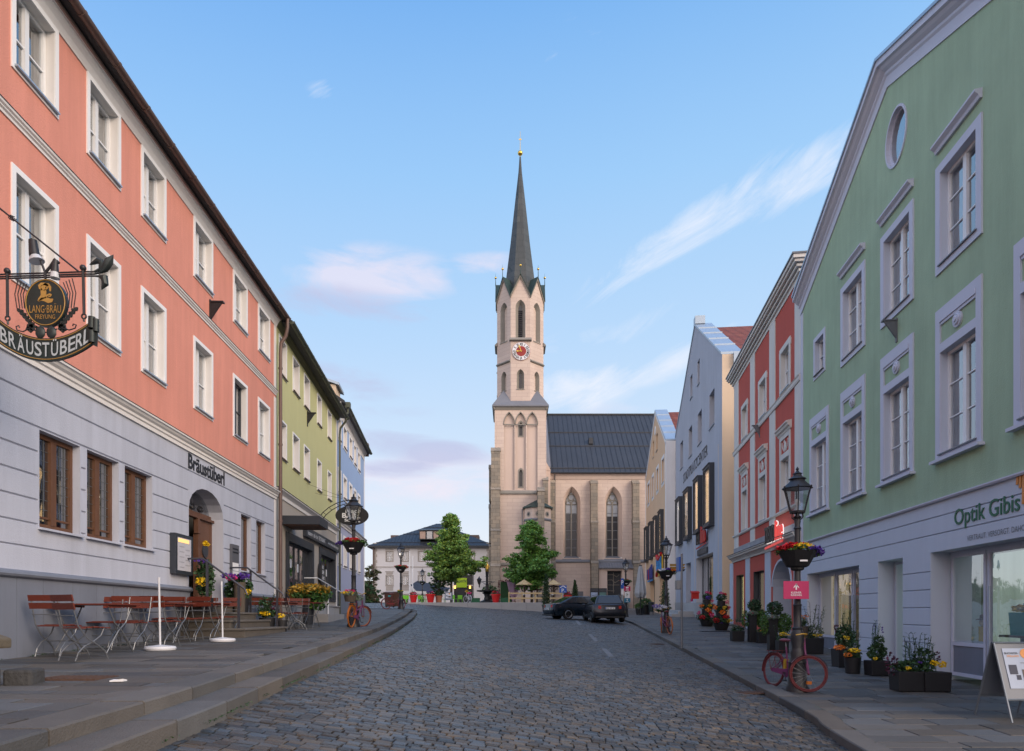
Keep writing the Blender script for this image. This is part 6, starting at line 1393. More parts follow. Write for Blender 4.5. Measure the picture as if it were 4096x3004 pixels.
# ================= street lamps =================
GLASSL = glassmat('lantern_glass', (.9, .92, .92), .8)
def make_lamp():
    t = thing('street_lamp', (0, 0, 0), 'lamp', 'street lamp', 'old fashioned black lanterns along the street')
    m_ = MB(); m_.lathe((0, 0, 0), [(.21, -.1), (.21, .05), (.17, .12), (.155, .5), (.165, .53), (.15, .56), (.12, .62), (.13, .7), (.115, .74), (.10, .8), (.125, .95), (.115, 1.05), (.085, 1.12), (.095, 1.15), (.07, 1.18), (.072, 1.55), (.082, 1.57), (.06, 1.6), (.052, 2.95), (.07, 2.97), (.045, 3.02), (.06, 3.1), (.05, 3.14), (.08, 3.18), (.04, 3.2), (.03, 3.27)], 14)
    m_.build('post', DARKMET, t, smooth='auto', world=False)
    m_ = MB(); m_.lathe((0, 0, 0), [(.15, 3.25), (.155, 3.28), (.14, 3.29)], 6); 
    for i in range(6):
        a = i*pi/3; m_.cyl((.14*cos(a), .14*sin(a), 3.27), (.255*cos(a), .255*sin(a), 3.70), .012, n=5); b2 = (i+1)*pi/3
        m_.cyl((.255*cos(a), .255*sin(a), 3.7), (.255*cos(b2), .255*sin(b2), 3.7), .012, n=5); m_.sphere((.265*cos(a), .265*sin(a), 3.72), .02, 6); m_.tube([(.05*cos(a), .05*sin(a), 3.12), (.11*cos(a), .11*sin(a), 3.17), (.1*cos(a), .1*sin(a), 3.26)], .009, 5)
    m_.build('lantern_frame', DARKMET, t, smooth='auto', world=False)
    m_ = MB(); m_.lathe((0, 0, 0), [(.275, 3.70), (.265, 3.715), (.14, 3.83), (.13, 3.86), (.16, 3.87), (.15, 3.885), (.085, 3.92), (.07, 3.96), (.09, 3.97), (.04, 4.0), (.018, 4.03), (.03, 4.055), (.02, 4.075), (.003, 4.10)], 12)
    m_.build('lantern_roof', DARKMET, t, smooth='auto', world=False)
    m_ = MB(); ps = [(.135*cos(i*pi/3), .135*sin(i*pi/3), 3.285) for i in range(6)]+[(.25*cos(i*pi/3), .25*sin(i*pi/3), 3.69) for i in range(6)]; m_.add(ps, [(i, (i+1) % 6, 6+(i+1) % 6, 6+i) for i in range(6)]); m_.build('lantern_glass', GLASSL, t, world=False)
    m_ = MB(); m_.cyl((0, 0, 3.28), (0, 0, 3.4), .02, n=6); m_.sphere((0, 0, 3.45), .045, 8, sc=(1, 1, 1.5)); m_.build('bulb', mat('white_bulb', (.8, .8, .8), .3, 0), t, world=False)
    return t
lamp = make_lamp()
lamps = [(5.33, 12.75, 0, zpr(12.75), 'large near street lamp on the right paving with the pink sign and leaning bicycle'),
         (6.53, 28.9, .3, zpr(28.9), 'street lamp in front of the grey shopping centre with the orange bicycle'),
         (7.88, 47.3, .2, zpr(47.3), 'street lamp behind the parked estate car with pink and blue signs on its post'),
         (-4.87, 21.0, .1, zpl(21.0), 'street lamp on the left paving in front of the oval bar sign'),
         (-6.85, 42.1, .4, zpl(42.1), 'street lamp near the brown wheelie bins at the end of the left paving'),
         (-10.5, 80.0, 0, zplaza(80), 'farthest street lamp, on the plaza in front of the dark shade sail')]
for i, (x, y, rz, z, lb) in enumerate(lamps):
    o = lamp if i == 0 else copy_tree(lamp); o.location = (x, y, z); o.rotation_euler = (0, 0, rz+.2); o['label'] = lb
lamp.scale = (1, 1, 1.022)
def basket(x, y, z, rz, cols, label, hb=2.28, sc=1.0):
    t = thing('flower_basket', (x, y, z), label, 'flower basket', 'black flower baskets on the lamp posts', rz)
    m_ = MB(); m_.lathe((0, 0, 0), [(.16, hb), (.2, hb+.02), (.34, hb+.28), (.35, hb+.30), (.32, hb+.30), (.30, hb+.26)], 12); m_.lathe((0, 0, 0), [(.09, hb-.06), (.12, hb-.04), (.12, hb)], 10); m_.build('bowl', BLACKP, t, world=False)
    m_ = MB(); m_.box(-.07, .07, -.285, -.28, hb+.09, hb+.12); m_.build('maker_plate', WTRIM, t, world=False)
    m_ = MB(); m_.leaves((0, 0, hb+.33), (.36, .36, .09), 420, .07); m_.leaves((.32, 0, hb+.28), (.12, .12, .1), 90, .06); m_.leaves((-.3, .05, hb+.3), (.1, .1, .08), 60, .06); m_.build('foliage', LEAF, t, world=False)
    for (mm, cs, n) in cols:
        m_ = MB()
        for (a, b, c) in cs: m_.leaves((a, b, c+hb), (.13, .13, .05), n, .065, shell=.2)
        m_.build('flowers', mm, t, world=False)
    return t
basket(5.33, 12.75, zpr(12.75)+.03, 0, [(PR, [(-.18, -.18, .40), (-.3, -.05, .36), (-.05, .1, .42), (.12, .1, .42)], 90), (PY, [(-.02, -.2, .38), (.12, -.12, .4)], 55), (PV, [(.32, -.1, .32), (.38, .02, .26), (.2, -.22, .34)], 70)], 'big flower basket of red, yellow and violet blooms on the near right lamp')
basket(6.53, 28.9, zpr(28.9), 0, [(PW, [(-.25, -.15, .36), (-.15, -.25, .36)], 90), (PV, [(-.02, -.25, .38), (.05, -.2, .4)], 80), (PO, [(.28, -.12, .36), (.2, -.2, .36)], 80)], 'flower basket of white, violet and orange blooms before the grey shopping centre')
basket(7.88, 47.3, zpr(47.3), 0, [(PR, [(-.25, -.1, .38), (-.3, 0, .32), (.1, -.1, .38)], 60)], 'flower basket with red blooms on the lamp behind the parked cars', 2.2)
basket(-4.87, 21.0, zpl(21), 0, [(PR, [(-.1, -.2, .40), (.0, -.22, .34), (.08, -.1, .40)], 110), (PV, [(-.36, -.05, .32), (-.42, 0, .28)], 60)], 'flower basket of red geraniums on the lamp before the oval bar sign')
basket(-6.85, 42.1, zpl(42.1), 0, [(PR, [(-.3, 0, .36), (-.05, -.2, .38), (.25, -.1, .38), (.36, 0, .3)], 50), (PV, [(.0, -.2, .32)], 40)], 'flower basket with scattered red blooms on the lamp by the wheelie bins')
basket(-10.5, 80.0, zplaza(80), 0, [(PV, [(-.1, -.2, .4), (.15, -.2, .38)], 50)], 'flower basket on the farthest lamp near the shade sail', 2.2)
# signs on posts
PINK = mat('magenta_sign', (.50, .01, .11), .45, .03, 2); SBLUE = mat('traffic_blue', (.01, .09, .40), .4, 0); PETROL = mat('petrol_blue_sign', (.02, .17, .27), .45, 0)
def board(name, x, y, z, w, h, m, label, cat, rz=0, th=.012):
    t = thing(name, (x, y, z), label, cat, rz=rz); b = MB(); b.box(-w/2, w/2, -th, 0, 0, h); b.build('panel', m, t, world=False, bevel=.002); return t
def lines(t, name, items, m, th):
    b = MB()
    for (s_, cx_, z0, w, h) in items: put_text(b, s_, (cx_-w/2, -th, z0), (w, 0, 0), (0, 0, h), (0, -1, 0), offset=.012, thick=.003)
    return b.build(name, m, t, world=False)
zz = zpr(13.1); p_ = at(3133+42, 2396, 12.95)
t = board('trail_sign', (3184-2048)/FPX*12.6, 12.6, (2467-2396)/FPX*12.6, .47, .33, PINK, 'magenta trail sign reading KLEINER RUNDWEG with a white arrow on the near right lamp', 'sign')
lines(t, 'lettering', [('KLEINER', 0, .10, .19, .035), ('RUNDWEG', 0, .055, .2, .035)], WTRIM, .013)
b = MB(); b.box(-.012, .012, -.016, -.013, .17, .28); b.prism([(-.05, -.016, .22), (0, -.016, .28), (.05, -.016, .22), (.05, -.016, .20), (0, -.016, .25), (-.05, -.016, .20)], (0, .003, 0)); b.build('arrow', WTRIM, t, world=False)
t = board('trail_sign', 7.95, 47.1, (2467-2364)/FPX*47.1, .44, .32, PINK, 'small magenta sign on the far lamp behind the cars', 'sign'); b = MB(); b.box(-.09, .09, -.016, -.013, .18, .28); b.box(-.09, .09, -.016, -.013, .09, .11); b.box(-.12, .12, -.016, -.013, .04, .065); b.build('lettering', WTRIM, t, world=False)
t = board('map_sign', 7.95, 47.1, (2467-2392)/FPX*47.1, .33, .42, WTRIM, 'white poster with green map on the far lamp behind the cars', 'sign'); b = MB(); b.leaves((-.03, -.016, .2), (.1, .002, .14), 40, .05); b.build('map_print', LEAF, t, world=False)
t = board('trail_sign', 7.95, 47.1, (2467-2410)/FPX*47.1, .44, .30, PETROL, 'petrol blue sign with white arrow, lowest on the far lamp', 'sign'); b = MB(); b.box(-.1, .1, -.016, -.013, .05, .075); b.box(-.015, .015, -.016, -.013, .1, .2); b.prism([(-.06, -.016, .18), (0, -.016, .25), (.06, -.016, .18)], (0, .003, 0)); b.build('lettering', WTRIM, t, world=False)
t = thing('parking_sign', (7.35, 45.5, zpr(45.5)), 'narrow blue parking sign on a thin pole beside the far lamp', 'sign')
b = MB(); b.cyl((0, 0, 0), (0, 0, 2.55), .03, n=8); b.build('pole', ZINC, t, world=False); b = MB(); b.box(-.1, .1, -.05, -.03, 1.95, 2.62); b.build('panel', SBLUE, t, world=False); lines(t, 'lettering', [('P', 0, 2.2, .13, .3)], WTRIM, .052); b = MB(); b.box(-.08, .08, -.05, -.03, 1.55, 1.9); b.build('white_plate', WTRIM, t, world=False)
px_ = at(2252, 2376, 56); t = thing('parking_sign', (px_.x, 56, zroad(px_.x, 56)), 'square blue parking garage sign with a white P and roof on a post', 'sign')
b = MB(); b.cyl((0, 0, -.1), (0, 0, 2.2), .03, n=8); b.build('pole', ZINC, t, world=False); zb_ = px_.z-t.location.z-.0-.1; b = MB(); b.box(-.3, .3, -.06, -.04, zb_+.2, zb_+.8); b.build('panel', SBLUE, t, world=False)
b = MB(); put_text(b, 'P', (-.12, -.063, zb_+.24), (.2, 0, 0), (0, 0, .3), (0, -1, 0), offset=.01, thick=.003); b.prism([(-.26, -.066, zb_+.58), (0, -.066, zb_+.72), (.26, -.066, zb_+.58), (.26, -.066, zb_+.64), (0, -.066, zb_+.78), (-.26, -.066, zb_+.64)], (0, .004, 0)); b.box(.1, .2, -.066, -.062, zb_+.28, zb_+.3); b.build('symbol', WTRIM, t, world=False)
# finger post
zf_ = zpr(21.7); Yp = 21.7; Xp = (2727-2048)/FPX*Yp
t = thing('finger_post', (Xp, Yp, zf_), 'slim grey steel post with a grey box and blue plate seen edge on', 'sign post')
zt_ = (2467-2215)/FPX*Yp-zf_
b = MB(); b.cyl((0, 0, -.02), (0, 0, zt_), .035, n=10); b.cyl((0, 0, 0), (0, 0, .02), .07, n=10); b.build('post', mat('galvanised_steel', (.22, .23, .25), .4, .05, metal=.7), t, world=False, smooth='auto')
b = MB(); b.box(-.09, -.04, -.02, .35, zt_-.55, zt_-.1); b.build('blue_plate', SBLUE, t, world=False); b = MB(); b.box(-.17, -.03, -.03, .2, zt_-1.13, zt_-.84); b.build('grey_box', MATS['galvanised_steel'], t, world=False, bevel=.01)
FING = mat('ochre_finger', (.30, .17, .02), .5); Yq = 28.7
for k, (py, mm, lb) in enumerate(((2260, FING, 'upper ochre finger sign on the lamp before the grey shopping centre'), (2271, FING, 'second ochre finger sign below the upper one, on the lamp before the grey shopping centre'), (2281, ANTH, 'lowest dark finger sign on the lamp before the grey shopping centre'))):
    z = (2467-py)/FPX*Yq; xa, xb = (2680-2048)/FPX*Yq, (2742-2048)/FPX*Yq; b = MB(); b.prism([(xa, Yq, z-.045), (xb-.06, Yq, z-.045), (xb, Yq, z+.045), (xa, Yq, z+.045)], (0, .03, 0)); t = b.build('finger_sign', mm); tag(t, lb, 'finger sign', 'finger signs pointing to the right')
    b = MB(); put_text(b, ('Kurpark  Freibad', 'Stadtplatz  Museum', 'Parkplatz')[k] if False else '', (0, 0, 0), (1, 0, 0), (0, 0, 1), (0, -1, 0)) if False else None
# ================= beer garden furniture =================
CHW = mat('red_brown_slats', (.135, .026, .013), .45, .12, 6, .15, 30, streak=.1); STEEL = mat('galvanised_frame', (.20, .21, .225), .45, .06, 8, metal=.6); PLW = mat('white_plastic', (.62, .63, .66), .45, .04, 4)
def make_chair():
    t = thing('garden_chair', (0, 0, 0), 'chair', 'chair', 'folding beer garden chairs')
    m_ = MB()
    for i in range(5): y = -.17+i*.085; m_.box(-.20, .20, y, y+.07, .44-.006*abs(i-2), .456-.006*abs(i-2))
    m_.build('seat', CHW, t, world=False, bevel=.004)
    m_ = MB()
    for z in (.68, .79): m_.hexa([(-.22, -.275-(z-.68)*.2, z), (.22, -.275-(z-.68)*.2, z), (.22, -.257-(z-.68)*.2, z), (-.22, -.257-(z-.68)*.2, z), (-.22, -.298-(z-.68)*.2, z+.085), (.22, -.298-(z-.68)*.2, z+.085), (.22, -.28-(z-.68)*.2, z+.085), (-.22, -.28-(z-.68)*.2, z+.085)])
    for x in (-.17, .17):
        for z in (.72, .83): m_.sphere((x, -.26-(z-.68)*.2, z), .01, 6)
    m_.build('backrest', CHW, t, world=False, bevel=.004)
    for s_ in (-1, 1):
        m_ = MB(); x = s_*.185
        m_.tube([(x, -.30, .87), (x, -.255, .66), (x, -.2, .46), (x, -.08, .30), (x, .06, .21), (x, .17, .12), (x, .22, .0)], .0095, 6)
        m_.tube([(x*.93, .17, .44), (x*.93, .12, .33), (x*.93, .0, .24), (x*.93, -.1, .2), (x*.93, -.19, .11), (x*.93, -.23, 0)], .0095, 6)
        m_.build('leg', STEEL, t, world=False)
    m_ = MB()
    for p in ((-.272, .60), (.2, .05), (-.215, .05)): m_.cyl((-.185, p[0], p[1]), (.185, p[0], p[1]), .008, n=5)
    m_.cyl((-.185, .05, .215), (.185, .05, .215), .008, n=5); m_.build('crossbar', STEEL, t, world=False)
    return t
ch = make_chair(); first = True
CH = [(-6.62, 9.95, 0, 'nearest garden chair against the plinth, its back to the viewer'), (-5.80, 9.25, -24, 'nearest garden chair on the kerb side of the first table'),
      (-6.92, 11.55, 184, 'garden chair facing the viewer against the plinth behind the first table'), (-6.32, 11.3, 178, 'garden chair facing the viewer on the kerb side of the first table'),
      (-6.80, 12.15, 17, 'garden chair between first and second table, closest to the plinth'), (-6.12, 11.95, -6, 'garden chair just behind the nearer white pole, back to the viewer'),
      (-6.95, 13.75, 188, 'garden chair facing the viewer against the plinth behind the second table'), (-6.42, 13.6, 184, 'garden chair facing the viewer on the kerb side of the second table'),
      (-6.30, 14.1, -3, 'garden chair before the third table, next to the farther white pole'), (-6.95, 14.2, 12, 'garden chair before the third table, beside the plinth'),
      (-6.85, 15.2, 191, 'garden chair beyond the third table, left of its neighbour by the stairs'), (-6.32, 15.15, 186, 'garden chair beyond the third table, directly left of the stairs'),
      (-6.95, 18.7, 20, 'garden chair against the wall right behind the entrance stairs'), (-6.40, 18.25, 16, 'garden chair with its back to the viewer just beyond the entrance stairs'),
      (-6.80, 20.0, 188, 'garden chair behind the fourth table, partly hidden by others'), (-6.25, 19.55, 186, 'garden chair facing the viewer at the fourth table'), (-6.95, 17.95, 20, 'garden chair squeezed between the stairs and the wall'), (-5.95, 18.9, -60, 'garden chair turned sideways on the kerb side just beyond the stairs'), (-6.42, 20.7, 181, 'farthest garden chair, beside the yellow leaved bush')]
for i, (x, y, rz, lb) in enumerate(CH):
    o = ch if i == 0 else copy_tree(ch); o.location = (x, y, zpl(y)+.004); o.rotation_euler = (0, 0, R(rz)); o['label'] = lb
def make_table():
    t = thing('garden_table', (0, 0, 0), 'table', 'table', 'folding beer garden tables')
    m_ = MB()
    for i in range(6): m_.box(-.52, .52, -.33+i*.112, -.33+i*.112+.104, .73, .752)
    m_.box(-.46, -.42, -.32, .33, .70, .73); m_.box(.42, .46, -.32, .33, .70, .73); m_.build('tabletop', CHW, t, world=False, bevel=.004)
    for s_ in (-1, 1):
        m_ = MB()
        for q in (-1, 1): m_.tube([(s_*.42, q*.27, .72), (s_*.42, q*.12, .46), (s_*.42, -q*.04, .34), (s_*.42, -q*.22, .12), (s_*.42, -q*.31, 0)], .011, 6)
        m_.build('leg', STEEL, t, world=False)
    m_ = MB(); m_.cyl((-.42, 0, .36), (.42, 0, .36), .009, n=5); m_.cyl((-.42, .28, .06), (.42, .28, .06), .009, n=5); m_.build('crossbar', STEEL, t, world=False); return t
tb = make_table()
for i, (x, y, rz, lb) in enumerate([(-6.42, 10.5, -6, 'nearest folding table between four red brown chairs'), (-6.62, 12.85, -4, 'second folding table, behind the nearer white pole'), (-6.66, 14.65, -4, 'third folding table, right in front of the entrance stairs'), (-6.62, 19.25, -4, 'folding table just beyond the entrance stairs'), (-6.25, 20.35, -4, 'farthest folding table beside the yellow leaved bush')]):
    o = tb if i == 0 else copy_tree(tb); o.location = (x, y, zpl(y)+.004); o.rotation_euler = (0, 0, R(rz)); o['label'] = lb
for i, (x, y, lb) in enumerate(((-5.72, 11.1, 'nearer white pole standing in a round white base'), (-5.68, 13.4, 'farther white pole in a round white base near the stairs'))):
    t = thing('barrier_pole', (x, y, zpl(y)+.004), lb, 'pole', 'white poles in round bases')
    m_ = MB(); m_.lathe((0, 0, 0), [(.23, 0), (.24, .03), (.225, .06), (.1, .075), (.03, .085)], 28); m_.build('base', PLW, t, world=False, smooth='auto')
    m_ = MB(); m_.cyl((0, 0, .07), (-.02, 0, 1.15), .016, n=8); m_.cyl((-.006, 0, .45), (-.007, 0, .5), .02, n=8); m_.cyl((-.02, 0, 1.1), (-.02, 0, 1.18), .02, n=8); m_.build('pole', PLW, t, world=False, smooth='auto')
# ================= wrought iron hanging sign =================
SY = 8.2; SG = mat('dark_green_enamel', (.008, .022, .022), .35, .1, 4, spec=.6); GOLDP = mat('gold_paint', (.42, .24, .06), .45, .1, 8); SILV = mat('pale_painted_letters', (.42, .47, .50), .5, .15, 12)
def sp(px, py): return at(px, py, SY)
t = thing('hanging_inn_sign', sp(180, 1100), 'wrought iron hanging inn sign with dark oval and curved ribbon with silver letters', 'sign')
def mp(x, y): return sp(x/2.202, 750+y/2.202)      # coordinates of the enlarged view
m_ = MB(); r_ = .012
for y0, y1 in ((765, 742), (785, 762), (803, 780)):
    m_.tube([mp(-610, y0+24), mp(0, y0), mp(400, (y0+y1)/2), mp(730, y1), mp(830, y1)], .010, 6)
m_.cyl(mp(63, 730), mp(66, 1140), .016, n=8); m_.sphere(mp(63, 735), .038, 10); m_.cyl(mp(731, 712), mp(740, 1120), .016, n=8); m_.sphere(mp(731, 708), .038, 10); m_.cyl(mp(397, 742), mp(397, 800), .016, n=8)
for c in ((67, 1152), (739, 1135)): m_.tube([mp(c[0]+20*cos(a*pi/6), c[1]+20*sin(a*pi/6)) for a in range(12)], .010, 6, closed=True)
m_.cyl(mp(67, 1172), mp(70, 1205), .012, n=6); m_.cyl(mp(739, 1155), mp(739, 1180), .012, n=6)
m_.tube([mp(-610, -180), mp(0, 185), mp(690, 738)], .011, 6)
for k in range(3): m_.tube([mp(95+14*k+20*cos(a), 262+7*k+20*sin(a)) for a in (0, 1, 2, 3, 4, 5)], .006, 5)
for k, dx in enumerate((0, 28, 54, 78)):   # barley stalks left and right
    m_.tube([mp(158+dx, 815+12*k), mp(130+dx*.95, 940), mp(150+dx*.85, 1065)], .006, 5); m_.tube([mp(635-dx, 800+12*k), mp(668-dx*.95, 930), mp(650-dx*.85, 1060)], .006, 5)
m_.tube([mp(270, 1235), mp(200, 1270), mp(150, 1255), mp(140, 1225), mp(165, 1215), mp(172, 1235)], .008, 5); m_.tube([mp(540, 1235), mp(610, 1255), mp(660, 1240), mp(672, 1210), mp(645, 1202), mp(640, 1220)], .008, 5)
m_.tube([mp(290, 1250), mp(350, 1275), mp(405, 1275), mp(460, 1275), mp(500, 1245)], .008, 5)
m_.build('iron_frame', DARKMET, t, smooth='auto')
def leafshape(m_, a, b, w, mi=0):
    a, b = Vector(a), Vector(b); d = b-a; n = Vector((-d.z, 0, d.x)).normalized()*w
    m_.prism([a, a+d*.3+n, a+d*.65+n*.8, b, a+d*.65-n*.8, a+d*.3-n], (0, .02, 0), mi)
m_ = MB()
for sx in (-1, 1):
    for k in range(6):
        x = 400+sx*(225-24*k) if sx < 0 else 400+(250-24*k); y = 1080+28*k if sx < 0 else 1070+28*k
        leafshape(m_, mp(x, y+12), mp(x-sx*-30*(1), y-18), .022); leafshape(m_, mp(x, y+12), mp(x-sx*26, y-4), .02)
    cx_ = 262 if sx < 0 else 545
    for a in range(5): ang = a*pi/2.5+.3; leafshape(m_, mp(cx_, 1235), mp(cx_+42*cos(ang), 1235+42*sin(ang)), .028)
for c in (355, 453): p_ = mp(c, 1275); m_.sphere((p_.x, p_.y, p_.z), .066, 10, sc=(.95, .45, 1.15))
m_.tube([mp(830, 742), mp(880, 722), mp(900, 690), mp(890, 655), mp(860, 645), mp(820, 665), mp(788, 680)], [.012, .02, .03, .036, .034, .02, .004], 8)
m_.tube([mp(830, 762), mp(880, 750), mp(920, 720), mp(960, 650), mp(998, 592)], [.01, .012, .04, .05, .004], 8); m_.tube([mp(830, 780), mp(870, 782), mp(920, 795), mp(925, 850), mp(893, 900)], [.01, .014, .045, .04, .004], 8)
m_.build('iron_foliage', mat('patinated_iron', (.035, .045, .045), .5, .25, 12, metal=.4), t, smooth='auto')
ov = [(400+183*cos(2*pi*i/48), 1013+210*sin(2*pi*i/48)) for i in range(48)]
m_ = MB(); m_.prism([mp(x, y) for x, y in ov], (0, .05, 0)); OV = m_.build('oval_board', SG, t)
m_ = MB(); k = 48; P = [mp(400+172*cos(2*pi*i/k), 1013+199*sin(2*pi*i/k))+Vector((0, -.004, 0)) for i in range(k)]; m_.tube(P, .006, 6, closed=True)
def ttext(m_, s_, x0, x1, y0, y1, off=0.0, shear=0): a, b, c = mp(x0, y1), mp(x1, y1), mp(x0, y0); put_text(m_, s_, a+Vector((0, -.003, 0)), b-a, c-a, (0, -1, 0), offset=off, thick=.004, shear=shear)
ttext(m_, 'LANG·BRÄU', 262, 540, 1022, 1105, -.005); ttext(m_, 'FREYUNG', 313, 488, 1120, 1158, -.004)
# ornate capital letter, as three ribbons
def ribbon(m_, pts, w):
    P = [mp(*p) for p in pts]; k = len(P); L_, R_ = [], []
    for i in range(k):
        d = (P[min(i+1, k-1)]-P[max(i-1, 0)]).normalized(); n = Vector((-d.z, 0, d.x))*(w[i] if isinstance(w, list) else w)*SY/FPX/2.2
        L_.append(P[i]+n+Vector((0, -.004, 0))); R_.append(P[i]-n+Vector((0, -.004, 0)))
    m_.add(L_+R_, [(i, i+1, k+i+1, k+i) for i in range(k-1)])
ribbon(m_, [(372, 905), (352, 885), (348, 865), (365, 850), (395, 850), (420, 862), (415, 890), (385, 910)], [5, 10, 12, 12, 12, 10, 7, 3])
ribbon(m_, [(445, 915), (442, 880), (425, 858), (400, 855), (380, 880), (385, 920), (382, 960), (350, 985), (335, 1000)], [6, 12, 14, 14, 20, 26, 24, 14, 4])
ribbon(m_, [(340, 1002), (365, 985), (400, 985), (430, 998), (455, 995), (468, 982)], [3, 12, 20, 22, 16, 5]); ribbon(m_, [(400, 975), (415, 950), (440, 940), (452, 945), (445, 958), (425, 965)], [5, 8, 8, 7, 6, 4])
m_.build('gold_lettering', GOLDP, OV)
# ribbon board
C0x, C0y, RR1, RR2 = 405, 560, 770, 970
def rb(xx, off): # smile shaped ribbon
    u = (xx-405)/405.; return 1325-150*abs(u)**1.7*1.0+off+(0)
up_ = [(x, 1328-.00098*(x-405)**2) for x in range(-45, 845, 40)]; dn_ = [(x, 1530-.00092*(x-405)**2) for x in range(-45, 845, 40)]
P = [mp(a, b) for a, b in up_]+[mp(a, b) for a, b in dn_[::-1]]
m_ = MB(); k = len(up_); vs = [mp(a, b) for a, b in up_]+[mp(a, b) for a, b in dn_]; vs += [p+Vector((0, .03, 0)) for p in vs]
m_.add(vs, [(i, i+1, k+i+1, k+i) for i in range(k-1)]+[(2*k+i, 2*k+i+1, 3*k+i+1, 3*k+i) for i in range(k-1)]+[(i, i+1, 2*k+i+1, 2*k+i) for i in range(k-1)]+[(k+i, k+i+1, 3*k+i+1, 3*k+i) for i in range(k-1)]+[(0, k, 3*k, 2*k), (k-1, 2*k-1, 4*k-1, 3*k-1)])
RB = m_.build('ribbon_board', SG, t)
m_ = MB()
for pts, s_ in ((up_, 14), (dn_, -16)): m_.tube([mp(a, b+s_)+Vector((0, -.003, 0)) for a, b in pts], .005, 5)
m_.build('gold_lines', GOLDP, RB)
m_ = MB(); W_ = 'BRÄUSTÜBERL'; xs = [8, 82, 158, 236, 308, 375, 452, 530, 602, 668, 735]; wd = 62
for c_, x in zip(W_, xs):
    tp = 1328-.00098*(x+wd/2-405)**2+38; bt = 1530-.00092*(x+wd/2-405)**2-40; sl_ = -.0019*(x+wd/2-405)*-1; dy = -.0019*(x+wd/2-405)*wd
    if c_ in 'ÄÜ': tp -= 26
    a = mp(x, bt-dy/2*1); b = mp(x+wd, bt+dy/2); c = mp(x-(x-370)*-.02, tp-dy/2); put_text(m_, c_, a+Vector((0, -.003, 0)), b-a, c-a, (0, -1, 0), offset=.012, thick=.004)
m_.build('silver_lettering', SILV, RB)
m_ = MB(); m_.tube([mp(808, 1140), mp(808, 1240)], .04, 10); m_.tube([mp(845, 1160), mp(845, 1270)], .035, 10); m_.tube([mp(810, 1262), mp(810, 1365)], .04, 10); m_.prism([mp(790, 1140), mp(862, 1165), mp(850, 1400), mp(785, 1370)], (0, .02, 0)); m_.build('scroll_end', MATS['patinated_iron'], t, smooth='auto')
m_ = MB(); m_.cyl(mp(288, 465), mp(305, 600), .045, .06, 10); m_.tube([mp(310, 520), mp(360, 650), mp(395, 742)], .014, 6); m_.cyl(mp(490, 640), mp(482, 750), .03, .045, 10); m_.tube([mp(405, 742), mp(440, 700), mp(485, 630), mp(520, 665)], .016, 6); SPT = m_.build('spotlights', DARKMET, t, smooth='auto')
m_ = MB(); m_.cyl(mp(312, 605), mp(325, 650), .055, .085, 12); m_.cyl(mp(484, 750), mp(484, 800), .045, .055, 12); m_.build('lamp_glass', mat('frosted_glass', (.55, .57, .6), .25, .05, 4), SPT, smooth='auto')
# menu case, plaque
def wallbox(F, u0, u1, v0, v1, n1, m, name, label, cat, n0=0.0):
    t = thing(name, F.w((u0+u1)/2, v0, n0), label, cat); b = F.mb(); b.box(u0, u1, n0, n1, v0, v1); b.build('case', m, t, bevel=.005); return t
u0, u1 = FO.u(686), FO.u(762); v1 = FO.uv(690, 2145)[1]; v0 = FO.uv(690, 2285)[1]; u0, u1 = 14.35, 15.15
t = wallbox(FO, 14.32, 15.16, .92, 1.78, .12, ANTH, 'menu_case', 'grey glazed menu case with warm light on the wall left of the inn door', 'display case')
b = FO.mb(); b.box(14.42, 15.06, .12, .124, 1.0, 1.70); b.build('paper', mat('menu_paper', (.50, .50, .54), .6, .12, 5), t); b = FO.mb(); b.box(14.44, 14.95, .125, .13, 1.60, 1.68); b.build('light_bar', mat('menu_light', (1, .7, .3), .5, 0, emit=(1, .5, .16), estr=.7), t)
b = MB()
for k in range(9): put_text(b, 'lllllllllll', FO.w(14.5+.28*(k % 2), 1.06+.055*k, .125), FO.vec(.22, 0), FO.vec(0, .02), FO.vec(0, 0, 1), thick=.001)
b.build('small_print', GY, t)
t = wallbox(FO, 17.62, 18.12, .92, 1.90, .06, mat('plaque_grey', (.10, .105, .12), .5), 'name_plaque', 'tall grey plaque with white panels on the wall right of the inn door', 'plaque')
b = FO.mb(); b.box(17.66, 18.08, .06, .064, .96, 1.2); b.box(17.66, 18.08, .06, .064, 1.21, 1.42); b.build('white_panel', WTRIM, t)
b = FO.mb(); b.box(17.68, 18.06, .06, .063, 1.76, 1.80); b.box(17.68, 18.06, .06, .063, 1.67, 1.71); b.build('lettering', BLK, t)
